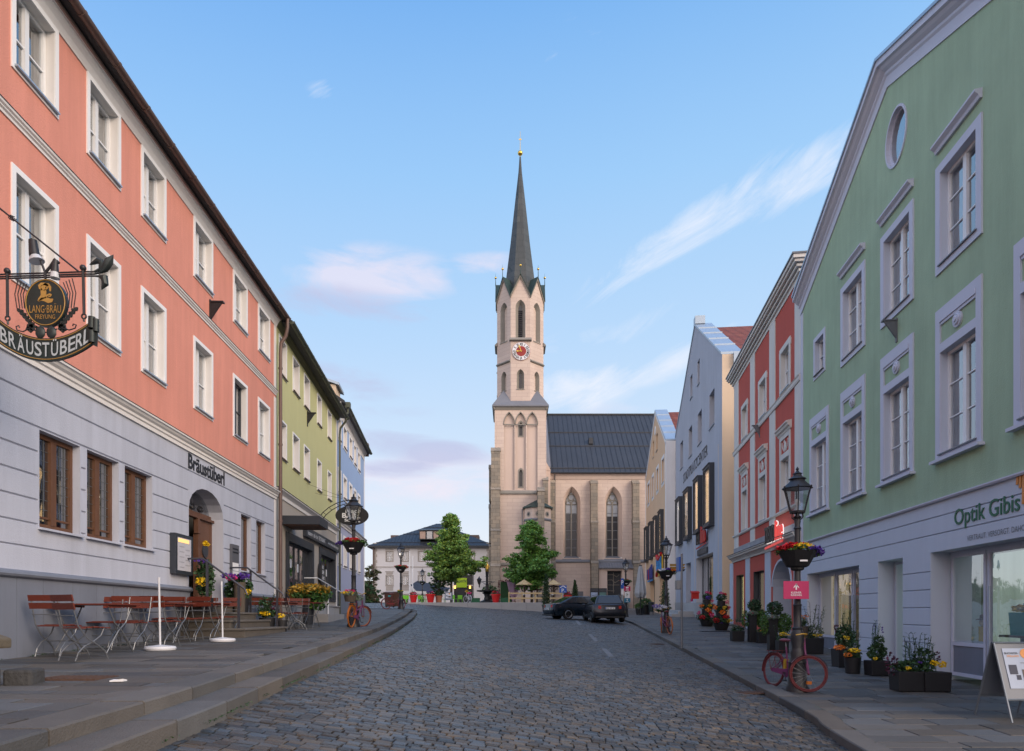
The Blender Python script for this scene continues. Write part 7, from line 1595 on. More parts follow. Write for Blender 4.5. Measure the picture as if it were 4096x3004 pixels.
# stone pier at the far left
p = Vector((-5.05, 6.35, zpl(6.35)))
t = thing('stone_pier', (-5.35, 6.45, zpl(6.4)), 'dark weathered stone pier with a sloping cap at the left edge', 'pier')
b = MB(); b.box(-5.6, -4.86, 6.2, 6.5, zpl(6.4)-.05, zpl(6.4)+.18); b.box(-5.58, -4.88, 6.22, 6.48, zpl(6.4)+.185, zpl(6.4)+.40); b.build('shaft', mat('dark_weathered_stone', (.045, .043, .04), .9, .25, 3, .6, 25), t, bevel=.02)
b = MB(); b.hexa([(-5.7, 6.12, zpl(6.4)+.64), (-4.80, 6.12, zpl(6.4)+.36), (-4.80, 6.56, zpl(6.4)+.36), (-5.7, 6.56, zpl(6.4)+.64), (-5.7, 6.12, zpl(6.4)+.76), (-4.80, 6.12, zpl(6.4)+.46), (-4.80, 6.56, zpl(6.4)+.46), (-5.7, 6.56, zpl(6.4)+.76)]); b.add([(-5.6, 6.2, zpl(6.4)+.4), (-4.88, 6.2, zpl(6.4)+.4), (-5.6, 6.2, zpl(6.4)+.62), (-5.6, 6.48, zpl(6.4)+.4), (-4.88, 6.48, zpl(6.4)+.4), (-5.6, 6.48, zpl(6.4)+.62)], [(0, 1, 2), (3, 5, 4)]); b.build('cap', mat('mossy_stone', (.12, .10, .07), .9, .25, 4, .6, 25), t, bevel=.02)
b = MB(); b.box(-.13, .13, -.14, .14, -.03, .15); o = b.build('stone_block', mat('rough_granite', (.05, .05, .05), .9, .25, 6, .9, 20), bevel=.03); o.location = (-4.80, 6.72, zpl(6.6)); o.rotation_euler = (0, 0, .15); tag(o, 'rough granite block lying at the foot of the dark stone pier', 'stone')
# ================= plants in pots =================
def planter(name, x, y, z, label, pots, greens, blooms, stems=(), cat='planter', group=None):
    t = thing(name, (x, y, z), label, cat, group)
    for k, (kind, dx, dy, w, d, h, mm) in enumerate(pots):
        b = MB()
        if kind == 'box': b.hexa([(dx-w/2*.94, dy-d/2*.94, 0), (dx+w/2*.94, dy-d/2*.94, 0), (dx+w/2*.94, dy+d/2*.94, 0), (dx-w/2*.94, dy+d/2*.94, 0), (dx-w/2, dy-d/2, h), (dx+w/2, dy-d/2, h), (dx+w/2, dy+d/2, h), (dx-w/2, dy+d/2, h)])
        else: b.lathe((dx, dy, 0), [(d/2, 0), (w/2, h), (w/2*1.02, h), (w/2*.9, h), (w/2*.88, h-.03)] if kind == 'round' else [(d/2, 0), (w/2*.95, h*.8), (w/2*.95, h*.82), (w/2*1.08, h*.82), (w/2*1.1, h), (w/2*.9, h), (w/2*.88, h-.05)], 18)
        b.build('pot', mm, t, world=False, bevel=.012 if kind == 'box' else 0, smooth=(False if kind == 'box' else 'auto'))
    for (mm, items) in greens:
        b = MB()
        for (a, c, e_, rx, ry, rz_, n, s_) in items: b.leaves((a, c, e_), (rx, ry, rz_), n, s_)
        b.build('foliage', mm, t, world=False)
    for (mm, items) in blooms:
        b = MB()
        for (a, c, e_, rx, rz_, n, s_) in items: b.leaves((a, c, e_), (rx, rx, rz_), n, s_, shell=.5)
        b.build('flowers', mm, t, world=False)
    if stems:
        b = MB()
        for (a, c, z0, h, lean, mm_) in stems:
            n_ = 7; lx = random.uniform(-lean, lean); ly = random.uniform(-lean, lean)
            P = [(a+lx*(i/n_)**1.5, c+ly*(i/n_)**1.5, z0+h*i/n_) for i in range(n_+1)]; b.tube(P, .005, 4)
            for p_ in P[2:]:
                for q in range(4):
                    an = random.uniform(0, 2*pi); L_ = random.uniform(.06, .13); e2 = (p_[0]+cos(an)*L_, p_[1]+sin(an)*L_, p_[2]+random.uniform(.01, .07)); w_ = .008
                    b.add([p_, (e2[0]*.5+p_[0]*.5-sin(an)*w_, e2[1]*.5+p_[1]*.5+cos(an)*w_, (e2[2]+p_[2])/2+.01), e2, (e2[0]*.5+p_[0]*.5+sin(an)*w_, e2[1]*.5+p_[1]*.5-cos(an)*w_, (e2[2]+p_[2])/2+.01)], [(0, 1, 2, 3)])
        b.build('stems', LEAFD, t, world=False)
    return t
BP = BLACKP
def rs(n, x, y, w, d, z0, h, lean=.12): return [(x+random.uniform(-w, w), y+random.uniform(-d, d), z0, h*random.uniform(.6, 1.1), lean, None) for _ in range(n)]
planter('flower_planter', 7.62, 12.8, zpr(12.8), 'wide black fabric planter with tall grasses and yellow flowers nearest the folding board', [('box', -.22, 0, .5, .36, .37, BP), ('box', .24, -.05, .5, .36, .36, BP)],
        [(LEAFD, [(-.1, 0, .45, .42, .2, .13, 620, .07), (.1, 0, .62, .2, .14, .2, 200, .07)]), (LEAFP, [(-.5, 0, .5, .12, .1, .22, 90, .06), (.42, .1, .62, .06, .05, .12, 30, .05)])], [(PY, [(.22, -.12, .52, .07, .05, 60, .05), (.38, -.1, .5, .08, .06, 60, .05), (-.28, -.15, .44, .05, .03, 30, .04)]), (PV, [(-.06, -.12, .54, .04, .03, 20, .04)])], rs(17, 0, 0, .3, .12, .35, .75, .16))
planter('flower_planter', 8.02, 15.0, zpr(15.0), 'low black planter with upright leafy plants, second from the wide planter', [('box', 0, 0, .42, .36, .33, BP)],
        [(LEAFD, [(0, 0, .5, .2, .18, .22, 480, .07), (.05, 0, .75, .12, .1, .15, 160, .06)])], [(PY, [(-.12, -.16, .38, .04, .03, 25, .04)]), (PV, [(.12, 0, 1.0, .03, .08, 20, .04), (-.05, 0, 1.05, .03, .08, 20, .04)])], rs(8, 0, 0, .12, .1, .3, .8, .12))
planter('flower_planter', 7.66, 15.35, zpr(15.35), 'small black planter with a yellow chrysanthemum cushion beside the narrow lit window', [('round', 0, 0, .36, .3, .36, BP)],
        [(LEAFD, [(0, 0, .42, .2, .18, .12, 300, .06), (.1, .1, .6, .12, .1, .2, 120, .06)])], [(PY, [(.0, -.1, .52, .14, .05, 120, .05)]), (PO, [(-.16, -.1, .42, .1, .05, 60, .05)])], rs(4, .05, .1, .1, .1, .3, .7, .1))
planter('flower_planter', 8.06, 16.55, zpr(16.55), 'square black planter with orange blooms and dark tall foliage at the double glass door', [('box', 0, 0, .48, .42, .44, BP)],
        [(LEAFD, [(.04, .05, .72, .24, .2, .34, 760, .07)]), (LEAFP, [(-.15, .1, .95, .06, .05, .12, 30, .05)])], [(PO, [(-.18, -.12, .48, .14, .06, 110, .06)]), (PY, [(-.02, -.15, .72, .08, .05, 50, .05)])], rs(8, .05, .05, .18, .14, .5, .85, .14))
planter('flower_planter', 8.68, 19.8, zpr(19.8), 'wide black planter with grey leaves, orange blooms and a wicker basket behind the near lamp', [('box', 0, 0, .58, .4, .46, BP), ('round', -.28, -.05, .32, .24, .8, mat('wicker', (.10, .08, .06), .9, .2, 20, .8, 60))],
        [(LEAFG, [(.1, 0, .62, .26, .18, .26, 420, .06), (-.28, -.05, .95, .1, .1, .16, 120, .06)]), (LEAFD, [(-.1, 0, .55, .25, .18, .15, 260, .06), (-.26, -.05, .88, .14, .12, .1, 140, .06)])], [(PO, [(-.3, -.1, 1.08, .16, .05, 70, .05)]), (PY, [(.12, -.14, .55, .16, .04, 60, .04)])], rs(12, .1, 0, .2, .1, .5, .95, .2))
for (x, y, lb) in ((8.05, 20.9, 'nearer tall black planter with a clipped box ball and trailing ivy, beside the near lamp'), (8.52, 24.0, 'farther tall black planter with a clipped box ball and trailing ivy, before the red house')):
    planter('box_ball_planter', x, y, zpr(y), lb, [('box', -.08, 0, .26, .26, 1.0, BP)], [(LEAFD, [(0, 0, 1.28, .24, .24, .23, 900, .06)]), (LEAF, [(.26, 0, .82, .26, .24, .34, 900, .07), (-.3, .05, .78, .14, .14, .34, 360, .06)]), (LEAFG, [(-.12, -.16, 1.02, .2, .1, .08, 140, .06)])], [], group='tall planters with box balls')
for (x, y, w, lb, bl, st) in ((8.05, 24.4, .45, 'low black planter with dark spiky leaves at the left end of the red house', [], 7), (8.68, 23.6, .42, 'low black planter with yellow pansies between the two box ball planters', [(PY, [(0, -.14, .42, .16, .05, 80, .05)])], 0), (7.95, 20.1, .3, 'low planter with yellow pansies directly behind the pink bicycle', [(PY, [(0, -.1, .55, .14, .06, 80, .05)])], 3)):
    planter('low_planter', x, y, zpr(y), lb, [('box', 0, 0, w, .3, .36, BP)], [(LEAFD, [(0, 0, .42, w*.55, .16, .12, 260, .06)])], bl, rs(st, 0, 0, .14, .1, .3, .45, .15) if st else ())
for (x, y, lb, s_) in ((9.35, 30.5, 'right flower tower with red, orange and yellow blooms beside the red house', 0), (9.54, 33.4, 'left flower tower with violet top and red blooms before the grey shopping centre door', 1)):
    pots = [('round', 0, 0, .72, .5, .3, BP), ('round', 0, 0, .5, .4, .85, BP), ('round', 0, 0, .36, .3, 1.3, BP)]
    planter('flower_tower', x, y, zpr(y), lb, pots, [(LEAFD, [(-.05, -.05, .45, .48, .4, .22, 800, .08), (0, 0, .95, .36, .34, .2, 520, .08), (0, 0, 1.45, .24, .22, .16, 300, .08)])],
            [(PR, [(-.3, -.3, .45, .16, .1, 90, .07), (.1, -.35, .6, .14, .1, 90, .07), (.3, -.1, 1.0, .1, .08, 50, .07), (.15, 0, 1.6, .1, .06, 60, .07)]), (PO, [(-.05, -.35, .8, .14, .1, 80, .07), (-.3, -.1, 1.0, .12, .1, 60, .07)]), (PY, [(.25, -.3, .42, .16, .07, 80, .06), (.05, -.3, 1.0, .1, .08, 40, .06)]), (PP, [(-.4, 0, .65, .1, .1, 50, .07), (.2, -.2, 1.25, .08, .08, 30, .07), (0, 0, 1.66, .1, .05, 40, .07)]), (PV, [(0, -.2, 1.4 if s_ else .3, .16, .08, 90, .07)])], group='tiered flower towers', cat='flower tower')
planter('entrance_planter', *FO.w(17.65, 0, .95)[:2], zpl(17.65), 'black pots with yellow chrysanthemums and purple foliage at the foot of the stairs', [('round', 0, 0, .4, .32, .36, BP), ('round', .34, .1, .3, .24, .3, BP)], [(LEAFD, [(0, 0, .5, .24, .2, .14, 300, .07), (-.05, .05, .7, .2, .18, .2, 180, .07)]), (LEAFP, [(.15, 0, .7, .1, .1, .25, 80, .06)])], [(PY, [(.0, -.12, .48, .14, .06, 110, .06), (.34, 0, .42, .12, .06, 70, .05)])], rs(8, -.1, 0, .15, .1, .4, .6, .2)).location.z = zpl(17.65)+.0
t = planter('doorway_flowers', *FO.w(17.0, 0, .5)[:2], .30, 'pots of violet and yellow flowers with a wicker basket right of the inn door', [('round', 0, 0, .42, .34, .45, BP), ('round', .05, -.18, .28, .24, .85, MATS['wicker'])], [(LEAFD, [(-.05, 0, .7, .36, .2, .35, 760, .09)])], [(PV, [(-.2, -.15, 1.0, .22, .08, 120, .07), (.12, -.1, 1.02, .15, .08, 90, .07)]), (PP, [(-.12, -.22, .96, .14, .08, 90, .06)]), (PY, [(.22, -.1, .62, .1, .07, 50, .06)]), (PO, [(-.1, -.22, .42, .06, .04, 30, .05)])])
t.location.z = .0
planter('doorway_flowers', *FO.w(15.25, 0, .35)[:2], .0, 'dark pot of tall green plants and yellow flowers left of the inn door', [('round', 0, 0, .36, .3, .42, BP)], [(LEAFD, [(0, 0, .85, .22, .18, .45, 560, .09)])], [(PY, [(.02, -.15, .78, .16, .1, 90, .07)]), (PV, [(-.05, -.1, 1.25, .16, .06, 50, .06)])])
planter('yellow_bush', -6.72, 22.5, zpl(22.5), 'yellow leaved bush in a tall dark conical pot beside the bar shopfront', [('round', 0, 0, .44, .3, .8, mat('slate_pot', (.03, .035, .045), .6, .05))], [(LEAFY, [(.05, 0, 1.15, .72, .5, .2, 620, .12), (-.4, 0, 1.0, .3, .3, .2, 160, .11)]), (LEAF, [(.1, 0, .98, .7, .5, .28, 800, .12), (.35, -.1, .7, .35, .3, .25, 220, .12)])], [], cat='bush')
# shop steps and rail
t = thing('bar_steps', (-6.2, 25.2, zpl(25)), 'pale granite entrance steps of the bar with a white handrail', 'stairs')
b = MB(); b.M = FY.M; b.box(23.9, 27.2, .1, 1.15, -.5, .1-.02); b.build('step', SANDSTONE, t, bevel=.01); b = FY.mb(); b.box(24.3, 27.2, .1, .75, .08, .34); b.build('step', SANDSTONE, t, bevel=.01)
b = FY.mb(); b.tube([(24.0, .3, 1.35), (24.0, .75, 1.35), (27.6, .95, .98)], .02, 8); b.box(25.6, 25.66, .8, .84, .0, 1.2); b.build('handrail', WFRAME, t, smooth='auto')
# mailbox, trash bin, sunshade, thujas at the sand house
u = FS.u(2777); v = FS.uv(2777, 2393)[1]; pm = at(2764, 2396, 44.5)
t = thing('red_mailbox', (pm.x, 44.5, pm.z), 'red letter box with a sloping lid on the grey shopping centre wall', 'mailbox'); b = MB(); b.box(0, .46, -.25, 0, -.0, .42); b.build('box', REDU, t, world=False, bevel=.01); b = MB(); b.hexa([(-.03, -.32, .36), (.49, -.32, .36), (.49, .02, .42), (-.03, .02, .42), (-.03, -.32, .42), (.49, -.32, .42), (.49, .02, .52), (-.03, .02, .52)]); b.build('lid', REDU, t, world=False)
b = MB(); b.box(0, .1, -.1, .1, -.16, 0); b.build('bracket', PINK, t, world=False)
DT = mat('thuja_green', (.028, .07, .02), .7, .2, 1, island=.5, hue=.2)
def thuja(x, y, z, h, r, label, pot=True):
    t = thing('thuja', (x, y, z), label, 'conifer'); 
    if pot: b = MB(); b.lathe((0, 0, 0), [(r*.6, 0), (r*.72, .45), (r*.78, .47), (r*.78, .5), (r*.65, .5), (r*.6, .46)], 16); b.build('pot', mat('grey_black_pot', (.03, .03, .035), .6), t, world=False, smooth='auto')
    b = MB(); b.cyl((0, 0, .3), (0, 0, h*.9), .04, .01, 6); b.build('trunk', BARK, t, world=False)
    b = MB(); z0 = .5 if pot else .05
    for k in range(26):
        f_ = k/25; rr = r*(1-f_**1.8*.85)*(.8+.2*sin(k*2.1)); b.leaves((.04*sin(k*1.7), .04*cos(k*2.3), z0+(h-z0)*f_*.97), (rr, rr, .14), int(150*(1.1-f_*.6)), .085, shell=.55)
    b.build('foliage', DT, t, world=False)
    if pot: b = MB(); b.leaves((0, 0, .56), (r*.95, r*.95, .1), 160, .08); b.build('underplanting', LEAFG, t, world=False)
    return t
px_ = at(2185, 2450, 52.0); thuja(px_.x, 52.0, px_.z, 2.92, .42, 'tall slim thuja in a black pot standing on the setts before the bell stands')
px_ = at(2300, 2395, 66); thuja(px_.x, 66, 1.2, 2.35, .42, 'conical thuja behind the dark parked sedan, next to the parking garage sign')
px_ = at(2660, 2460, 54.0); thuja(px_.x, 54.0, zpr(54), 3.0, .5, 'broad thuja in a grey black pot at the corner of the sand coloured house')
for (px, yy, w, lb) in ((2583, 57.0, .9, 'round box shrub in a big black pot beside the closed sunshade'), (2556, 56.0, .62, 'smaller box shrub in a black pot left of its bigger neighbour by the sunshade')):
    x = (px-2048)/FPX*yy; planter('box_shrub', x, yy, zpr(yy), lb, [('round', 0, 0, w, w*.7, w*.9, BP)], [(LEAF, [(0, 0, w*1.15, w*.6, w*.6, w*.42, 900, .1)]), (LEAFG, [(-.1, -w*.5, w*.92, w*.3, .1, .1, 80, .08)])], [], cat='shrub')
x = (2605-2048)/FPX*56.2; t = thing('litter_bin', (x, 56.2, zpr(56.2)), 'dark green cylindrical litter bin on legs beside the box shrubs', 'bin'); b = MB(); b.lathe((0, 0, 0), [(.2, .25), (.22, .95), (.25, .97), (.25, 1.02), (.2, 1.05)], 16); b.build('drum', mat('bin_green', (.02, .035, .035), .5), t, world=False, smooth='auto'); b = MB(); b.cyl((-.15, 0, 0), (-.15, 0, .3), .025, n=6); b.cyl((.15, 0, 0), (.15, 0, .3), .025, n=6); b.build('leg', DARKMET, t, world=False)
x = (2562-2048)/FPX*55.0; t = thing('sunshade', (x, 55.0, zpr(55)), 'closed pale grey sunshade tied around its pole near the cinema', 'parasol'); b = MB(); b.cyl((0, 0, 0), (0, 0, 4.0), .035, n=8); b.cyl((0, 0, 0), (0, 0, .12), .2, n=12); b.build('pole', DARKMET, t, world=False)
b = MB(); n_ = 16; prof = [(.10, 3.95), (.16, 3.7), (.24, 3.0), (.34, 2.3), (.40, 1.75), (.30, 1.45), (.18, 1.35)]; vs = []
for r_, z in prof: vs += [(r_*(1+.22*(j % 2))*cos(2*pi*j/n_), r_*(1+.22*(j % 2))*sin(2*pi*j/n_), z+.12*(j % 4 == 0)*(z < 2)) for j in range(n_)]
b.add(vs, [(i*n_+j, i*n_+(j+1) % n_, (i+1)*n_+(j+1) % n_, (i+1)*n_+j) for i in range(len(prof)-1) for j in range(n_)]); b.build('canopy', mat('pale_canvas', (.36, .37, .38), .85, .08, 3, .2, 40), t, world=False); b = MB(); b.lathe((0, 0, 3.95), [(.12, 0), (.15, .04), (.03, .1)], 10); b.build('cap', DARKMET, t, world=False)
# A-boards
def aboard(x, y, z, w, h, rz, label, paper, near=False):
    t = thing('folding_board', (x, y, z), label, 'A-board', rz=rz); fr = mat('aluminium', (.20, .23, .26), .4, .05, 5, metal=.6); sp_ = h*.3
    for s_, nm in ((-1, 'front_panel'), (1, 'rear_panel')):
        b = MB()
        def q(xx, t_, o_=0): return (xx, s_*(sp_*(1-t_)+.02+o_), h*t_)
        for xx in (-w/2, w/2): b.tube([q(xx, 0), q(xx, 1)], .016, 6)
        b.tube([q(-w/2, 1), q(w/2, 1)], .016, 6); b.tube([q(-w/2, .28), q(w/2, .28)], .016, 6); P_ = b.build(nm, fr, t, world=False, smooth='auto')
        b = MB(); b.add([q(-w/2, .28), q(w/2, .28), q(w/2, 1), q(-w/2, 1)], [(0, 1, 2, 3)]); b.build('plate', mat('grey_plate', (.13, .15, .18), .5), P_, world=False)
        if s_ < 0:
            b = MB(); b.add([q(-w*.36, .42, .008), q(w*.36, .42, .008), q(w*.36, .93, .008), q(-w*.36, .93, .008)], [(0, 1, 2, 3)]); b.build('poster', paper, P_, world=False)
            def qr(x0, x1, t0, t1, m): b = MB(); b.add([q(x0*w, t0, .012), q(x1*w, t0, .012), q(x1*w, t1, .012), q(x0*w, t1, .012)], [(0, 1, 2, 3)]); b.build('poster_picture', m, P_, world=False)
            qr(-.30, -.12, .60, .72, mat('navy_print', (.01, .02, .05), .6)); qr(-.02, .32, .48, .66, mat('brown_print', (.08, .06, .05), .6, .5, 9)); qr(-.17, -.07, .53, .59, MATS['navy_print'])
            b = MB(); n_ = 14; c_ = (.14*w, .86); b.add([q(c_[0]+.12*w*cos(2*pi*i/n_), c_[1]+.065*sin(2*pi*i/n_), .013) for i in range(n_)], [tuple(range(n_))]); b.build('orange_disc', OR, P_, world=False)
            for s2, x0, x1, t0, t1, mm in (('BUCHVOR-', -.33, -.02, .855, .88, BLK), ('STELLUNG', -.29, -.02, .82, .843, OR), ('–––––––––', -.02, .3, .74, .748, GY)):
                b = MB(); a_ = Vector(q(x0*w, t0, .014)); put_text(b, s2, a_, (w*(x1-x0), 0, 0), Vector(q(x0*w, t1, .014))-a_, (0, -1, 0), offset=.02 if mm is not GY else 0, thick=.001); b.build('lettering', mm, P_, world=False)
    return t
POST = mat('blue_white_paper', (.34, .40, .50), .6, .05, 4)
aboard(7.40, 10.05, zpr(10.05)+.005, .68, 1.12, R(4), 'large aluminium folding board with a book presentation poster before the optician shop', POST)
px_ = at(1794, 2412, 61.5); aboard(px_.x, 61.5, zplaza(61.5), .66, .92, 0, 'white folding board with photographs on the plaza, beside the terracotta planter', mat('white_paper', (.6, .6, .6), .6, .15, 8))
# ================= bicycles =================
def wheel(root, name, x, y, z, r, rot, tyre, rim):
    w = bpy.data.objects.new(name, None); COL.objects.link(w); w.parent = root; w.location = (x, y, z); w.rotation_euler = (0, 0, rot)
    b = MB(); b.tube([(r*cos(2*pi*i/32), 0, r*sin(2*pi*i/32)) for i in range(32)], .021, 8, closed=True); b.build('tyre', tyre, w, world=False, smooth=True)
    b = MB(); b.tube([((r-.03)*cos(2*pi*i/32), 0, (r-.03)*sin(2*pi*i/32)) for i in range(32)], .011, 6, closed=True); b.cyl((0, -.03, 0), (0, .03, 0), .022, n=8); b.build('rim', rim, w, world=False, smooth=True)
    b = MB()
    for i in range(18): a = 2*pi*i/18; b.cyl((.02*cos(a+.9), (-1)**i*.02, .02*sin(a+.9)), ((r-.03)*cos(a), 0, (r-.03)*sin(a)), .0022, n=3)
    b.build('spokes', STEEL, w, world=False); return w
def bicycle(x, y, z, rz, steer, label, fc, tf, tr_, rim, sad, fend, lean=0.0, extra=None, barm=None):
    t = thing('bicycle', (x, y, z), label, 'bicycle', rz=rz); t.rotation_euler = (lean, 0, rz); t.scale = (.96, .96, .96); r = .335; barm = barm or fc
    wheel(t, 'rear_wheel', -.52, 0, r, r, 0, tr_, rim); wheel(t, 'front_wheel', .56, 0, r, r, steer, tf, rim)
    b = MB(); hd, sd, bb, rx = Vector((.40, 0, .86)), Vector((-.16, 0, .82)), Vector((-.05, 0, .30)), Vector((-.52, 0, r))
    h2 = Vector((.45, 0, .66)); b.tube([hd, h2], .02, 8); b.tube([h2, (.22, 0, .45), bb], .019, 8); b.tube([h2+Vector((-.01, 0, .06)), (.2, 0, .58), (-.1, 0, .52)], .016, 8); b.tube([sd, bb], .017, 8)
    for s_ in (-1, 1): b.tube([bb+Vector((0, s_*.03, 0)), rx+Vector((0, s_*.06, 0))], .010, 6); b.tube([(-.12, s_*.015, .62), rx+Vector((0, s_*.06, 0))], .009, 6)
    b.build('frame', fc, t, world=False, smooth='auto')
    fk = bpy.data.objects.new('fork', None); 
    b = MB(); c_, s__ = cos(steer), sin(steer)
    ax = Vector((.56, 0, r)); top = Vector((.45, 0, .66))
    side = Vector((-s__, c_, 0))*.055
    for q in (-1, 1): b.tube([top+side*q*.6+Vector((0, 0, .05)), top+side*q, ax+side*q], .012, 6)
    b.tube([top, hd+Vector((-.02, 0, .16))], .014, 6); b.build('fork', fend if False else fc, t, world=False, smooth='auto')
    b = MB(); hc = hd+Vector((-.02, 0, .18)); fwd = Vector((c_, s__, 0)); lat = Vector((-s__, c_, 0))
    b.tube([hc-lat*.28-fwd*.22+Vector((0, 0, .02)), hc-lat*.27-fwd*.1+Vector((0, 0, .05)), hc-lat*.18+Vector((0, 0, .05)), hc, hc+lat*.18+Vector((0, 0, .05)), hc+lat*.27-fwd*.1+Vector((0, 0, .05)), hc+lat*.28-fwd*.22+Vector((0, 0, .02))], .012, 6); b.build('handlebar', barm, t, world=False, smooth='auto')
    b = MB(); b.cyl(sd, sd+Vector((-.03, 0, .12)), .012, n=6); b.build('seat_post', STEEL, t, world=False)
    b = MB(); b.sphere((-.22, 0, .955), .1, 10, sc=(1.25, .95, .38)); b.sphere((-.08, 0, .955), .055, 8, sc=(1.6, .7, .45)); b.build('saddle', sad, t, world=False, smooth=True)
    for nm, cx_, rot, a0, a1 in (('rear_mudguard', -.52, 0, 10, 190), ('front_mudguard', .56, steer, 20, 150)):
        b = MB(); k = 14; R_ = r+.035; vs = []
        for i in range(k+1):
            a = R(a0+(a1-a0)*i/k); 
            for w_ in (-.028, .028): q = Vector((R_*cos(a), w_, R_*sin(a))); vs.append((cx_+q.x*cos(rot)-q.y*sin(rot), q.x*sin(rot)+q.y*cos(rot), r+q.z))
        b.add(vs, [(2*i, 2*i+1, 2*i+3, 2*i+2) for i in range(k)]); b.build(nm, fend, t, world=False)
    b = MB(); b.cyl((-.05, -.055, .30), (-.05, -.045, .30), .09, n=16); b.hexa([(-.52, -.06, r-.03), (-.0, -.06, .24), (-.0, -.05, .24), (-.52, -.05, r-.03), (-.52, -.06, r+.04), (-.0, -.06, .38), (-.0, -.05, .38), (-.52, -.05, r+.04)]); b.build('chain_guard', fc, t, world=False)
    b = MB(); b.cyl((-.05, -.12, .30), (-.05, .12, .30), .012, n=6); b.tube([(-.05, -.1, .3), (.04, -.1, .16)], .009, 5); b.tube([(-.05, .1, .3), (-.14, .1, .44)], .009, 5); b.box(0, .08, -.19, -.11, .15, .17); b.box(-.18, -.10, .11, .19, .43, .45); b.build('pedals', DARKMET, t, world=False)
    b = MB()
    for yy_ in (-.06, -.02, .02, .06): b.tube([(-.28, yy_, .74), (-.72, yy_, .72)], .005, 4)
    for s_ in (-1, 1): b.tube([(-.66, s_*.06, .72), (-.52, s_*.07, r)], .006, 4); b.tube([(-.34, s_*.06, .74), (-.52, s_*.07, r)], .005, 4)
    b.build('rack', fend, t, world=False)
    if extra: extra(t)
    return t
MAG = mat('magenta_paint', (.17, .03, .11), .4, .2, 8, spec=.6); YEL = mat('yellow_paint', (.45, .26, .02), .4, .2, 8); ORG = mat('orange_paint', (.42, .12, .012), .45, .25, 8); REDPNT = mat('red_paint', (.16, .02, .022), .45, .25, 8); DKR = mat('dark_red_tyre', (.10, .015, .018), .7, .1, 8); SADL = mat('dusty_pink_saddle', (.20, .06, .09), .5, .15, 10)
def ex1(t):
    b = MB(); b.tube([(.38, 0, 1.02), (.2, .04, .62), (.05, .05, .5)], .02, 6); b.tube([(.40, -.03, 1.0), (.30, -.08, .7), (.33, -.06, .52)], .014, 6); b.build('ribbons', mat('yellow_ribbon', (.42, .36, .08), .7, .1, 9), t, world=False)
    b = MB(); b.box(.66, .70, -.12, -.02, .14, .2); b.build('reflector', ORG, t, world=False); b = MB(); b.box(-.17, -.10, -.035, .035, .36, .58); b.build('yellow_sleeve', YEL, t, world=False)
bicycle(5.29, 13.05, zpr(13.05)+.006, R(-76), R(66), 'magenta bicycle with dark red tyres and yellow ribbons leaning on the near right lamp', MAG, DKR, DKR, REDPNT, SADL, REDPNT, R(-4), ex1, YEL)
def ex2(t):
    b = MB(); b.lathe((-.60, .05, .78), [(.15, 0), (.2, .2), (.21, .21), (.18, .21), (.17, .15)], 14); b.build('rear_basket', MATS['wicker'], t, world=False)
    b = MB(); b.leaves((-.6, .05, 1.02), (.24, .24, .09), 260, .07); b.leaves((-.4, -.15, .92), (.14, .14, .1), 120, .06); b.build('basket_leaves', LEAFG, t, world=False)
    b = MB(); b.leaves((-.62, .12, 1.05), (.22, .2, .05), 190, .06); b.build('yellow_flowers', PY, t, world=False); b = MB(); b.leaves((-.5, .1, 1.12), (.06, .2, .04), 90, .06); b.build('pink_flowers', PP, t, world=False)
bicycle(-4.72, 20.75, zpl(20.75)+.006, R(84), R(-30), 'bicycle with orange rear wheel and yellow flower basket leaning on the left lamp', MAG, DKR, ORG, ORG, SADL, ORG, R(3), ex2, YEL)
def ex3(t):
    b = MB(); b.leaves((.5, 0, 1.12), (.3, .3, .12), 240, .08); b.build('white_flowers', PW, t, world=False); b = MB(); b.leaves((.45, .2, 1.2), (.2, .2, .08), 120, .07); b.build('violet_flowers', petal('lavender_petal', (.22, .16, .42)), t, world=False); b = MB(); b.leaves((.5, 0, 1.02), (.25, .25, .1), 160, .08); b.build('leaves', LEAFD, t, world=False)
bicycle(6.36, 28.2, zpr(28.2)+.006, R(96), R(-20), 'orange and yellow bicycle with white flowers at the lamp before the grey shopping centre', MAG, ORG, ORG, REDPNT, REDPNT, ORG, R(-3), ex3, YEL)
def ex4(t):
    b = MB(); b.leaves((.45, 0, 1.12), (.2, .2, .1), 160, .08); b.build('leaves', LEAF, t, world=False); b = MB(); b.leaves((.45, 0, 1.18), (.18, .18, .06), 60, .07); b.build('yellow_flowers', PY, t, world=False)
bicycle(-7.25, 41.85, zpl(41.85)+.006, R(35), R(20), 'red bicycle leaning on the lamp beside the brown wheelie bins', REDPNT, REDPNT, REDPNT, REDPNT, REDPNT, REDPNT, 0, ex4)
def ex5(t):
    b = MB(); b.leaves((.4, 0, 1.1), (.18, .18, .1), 120, .1); b.build('yellow_flowers', PY, t, world=False); b = MB(); b.leaves((-.4, 0, .9), (.2, .2, .1), 120, .1); b.build('pink_flowers', PP, t, world=False)
px_ = at(1872, 2411, 63); bicycle(px_.x, 63, zplaza(63), R(115), R(20), 'small white bicycle decorated with flowers on the plaza in front of the glazed entrance', WFRAME, PLW, PLW, PLW, ORG, PLW, 0, ex5)
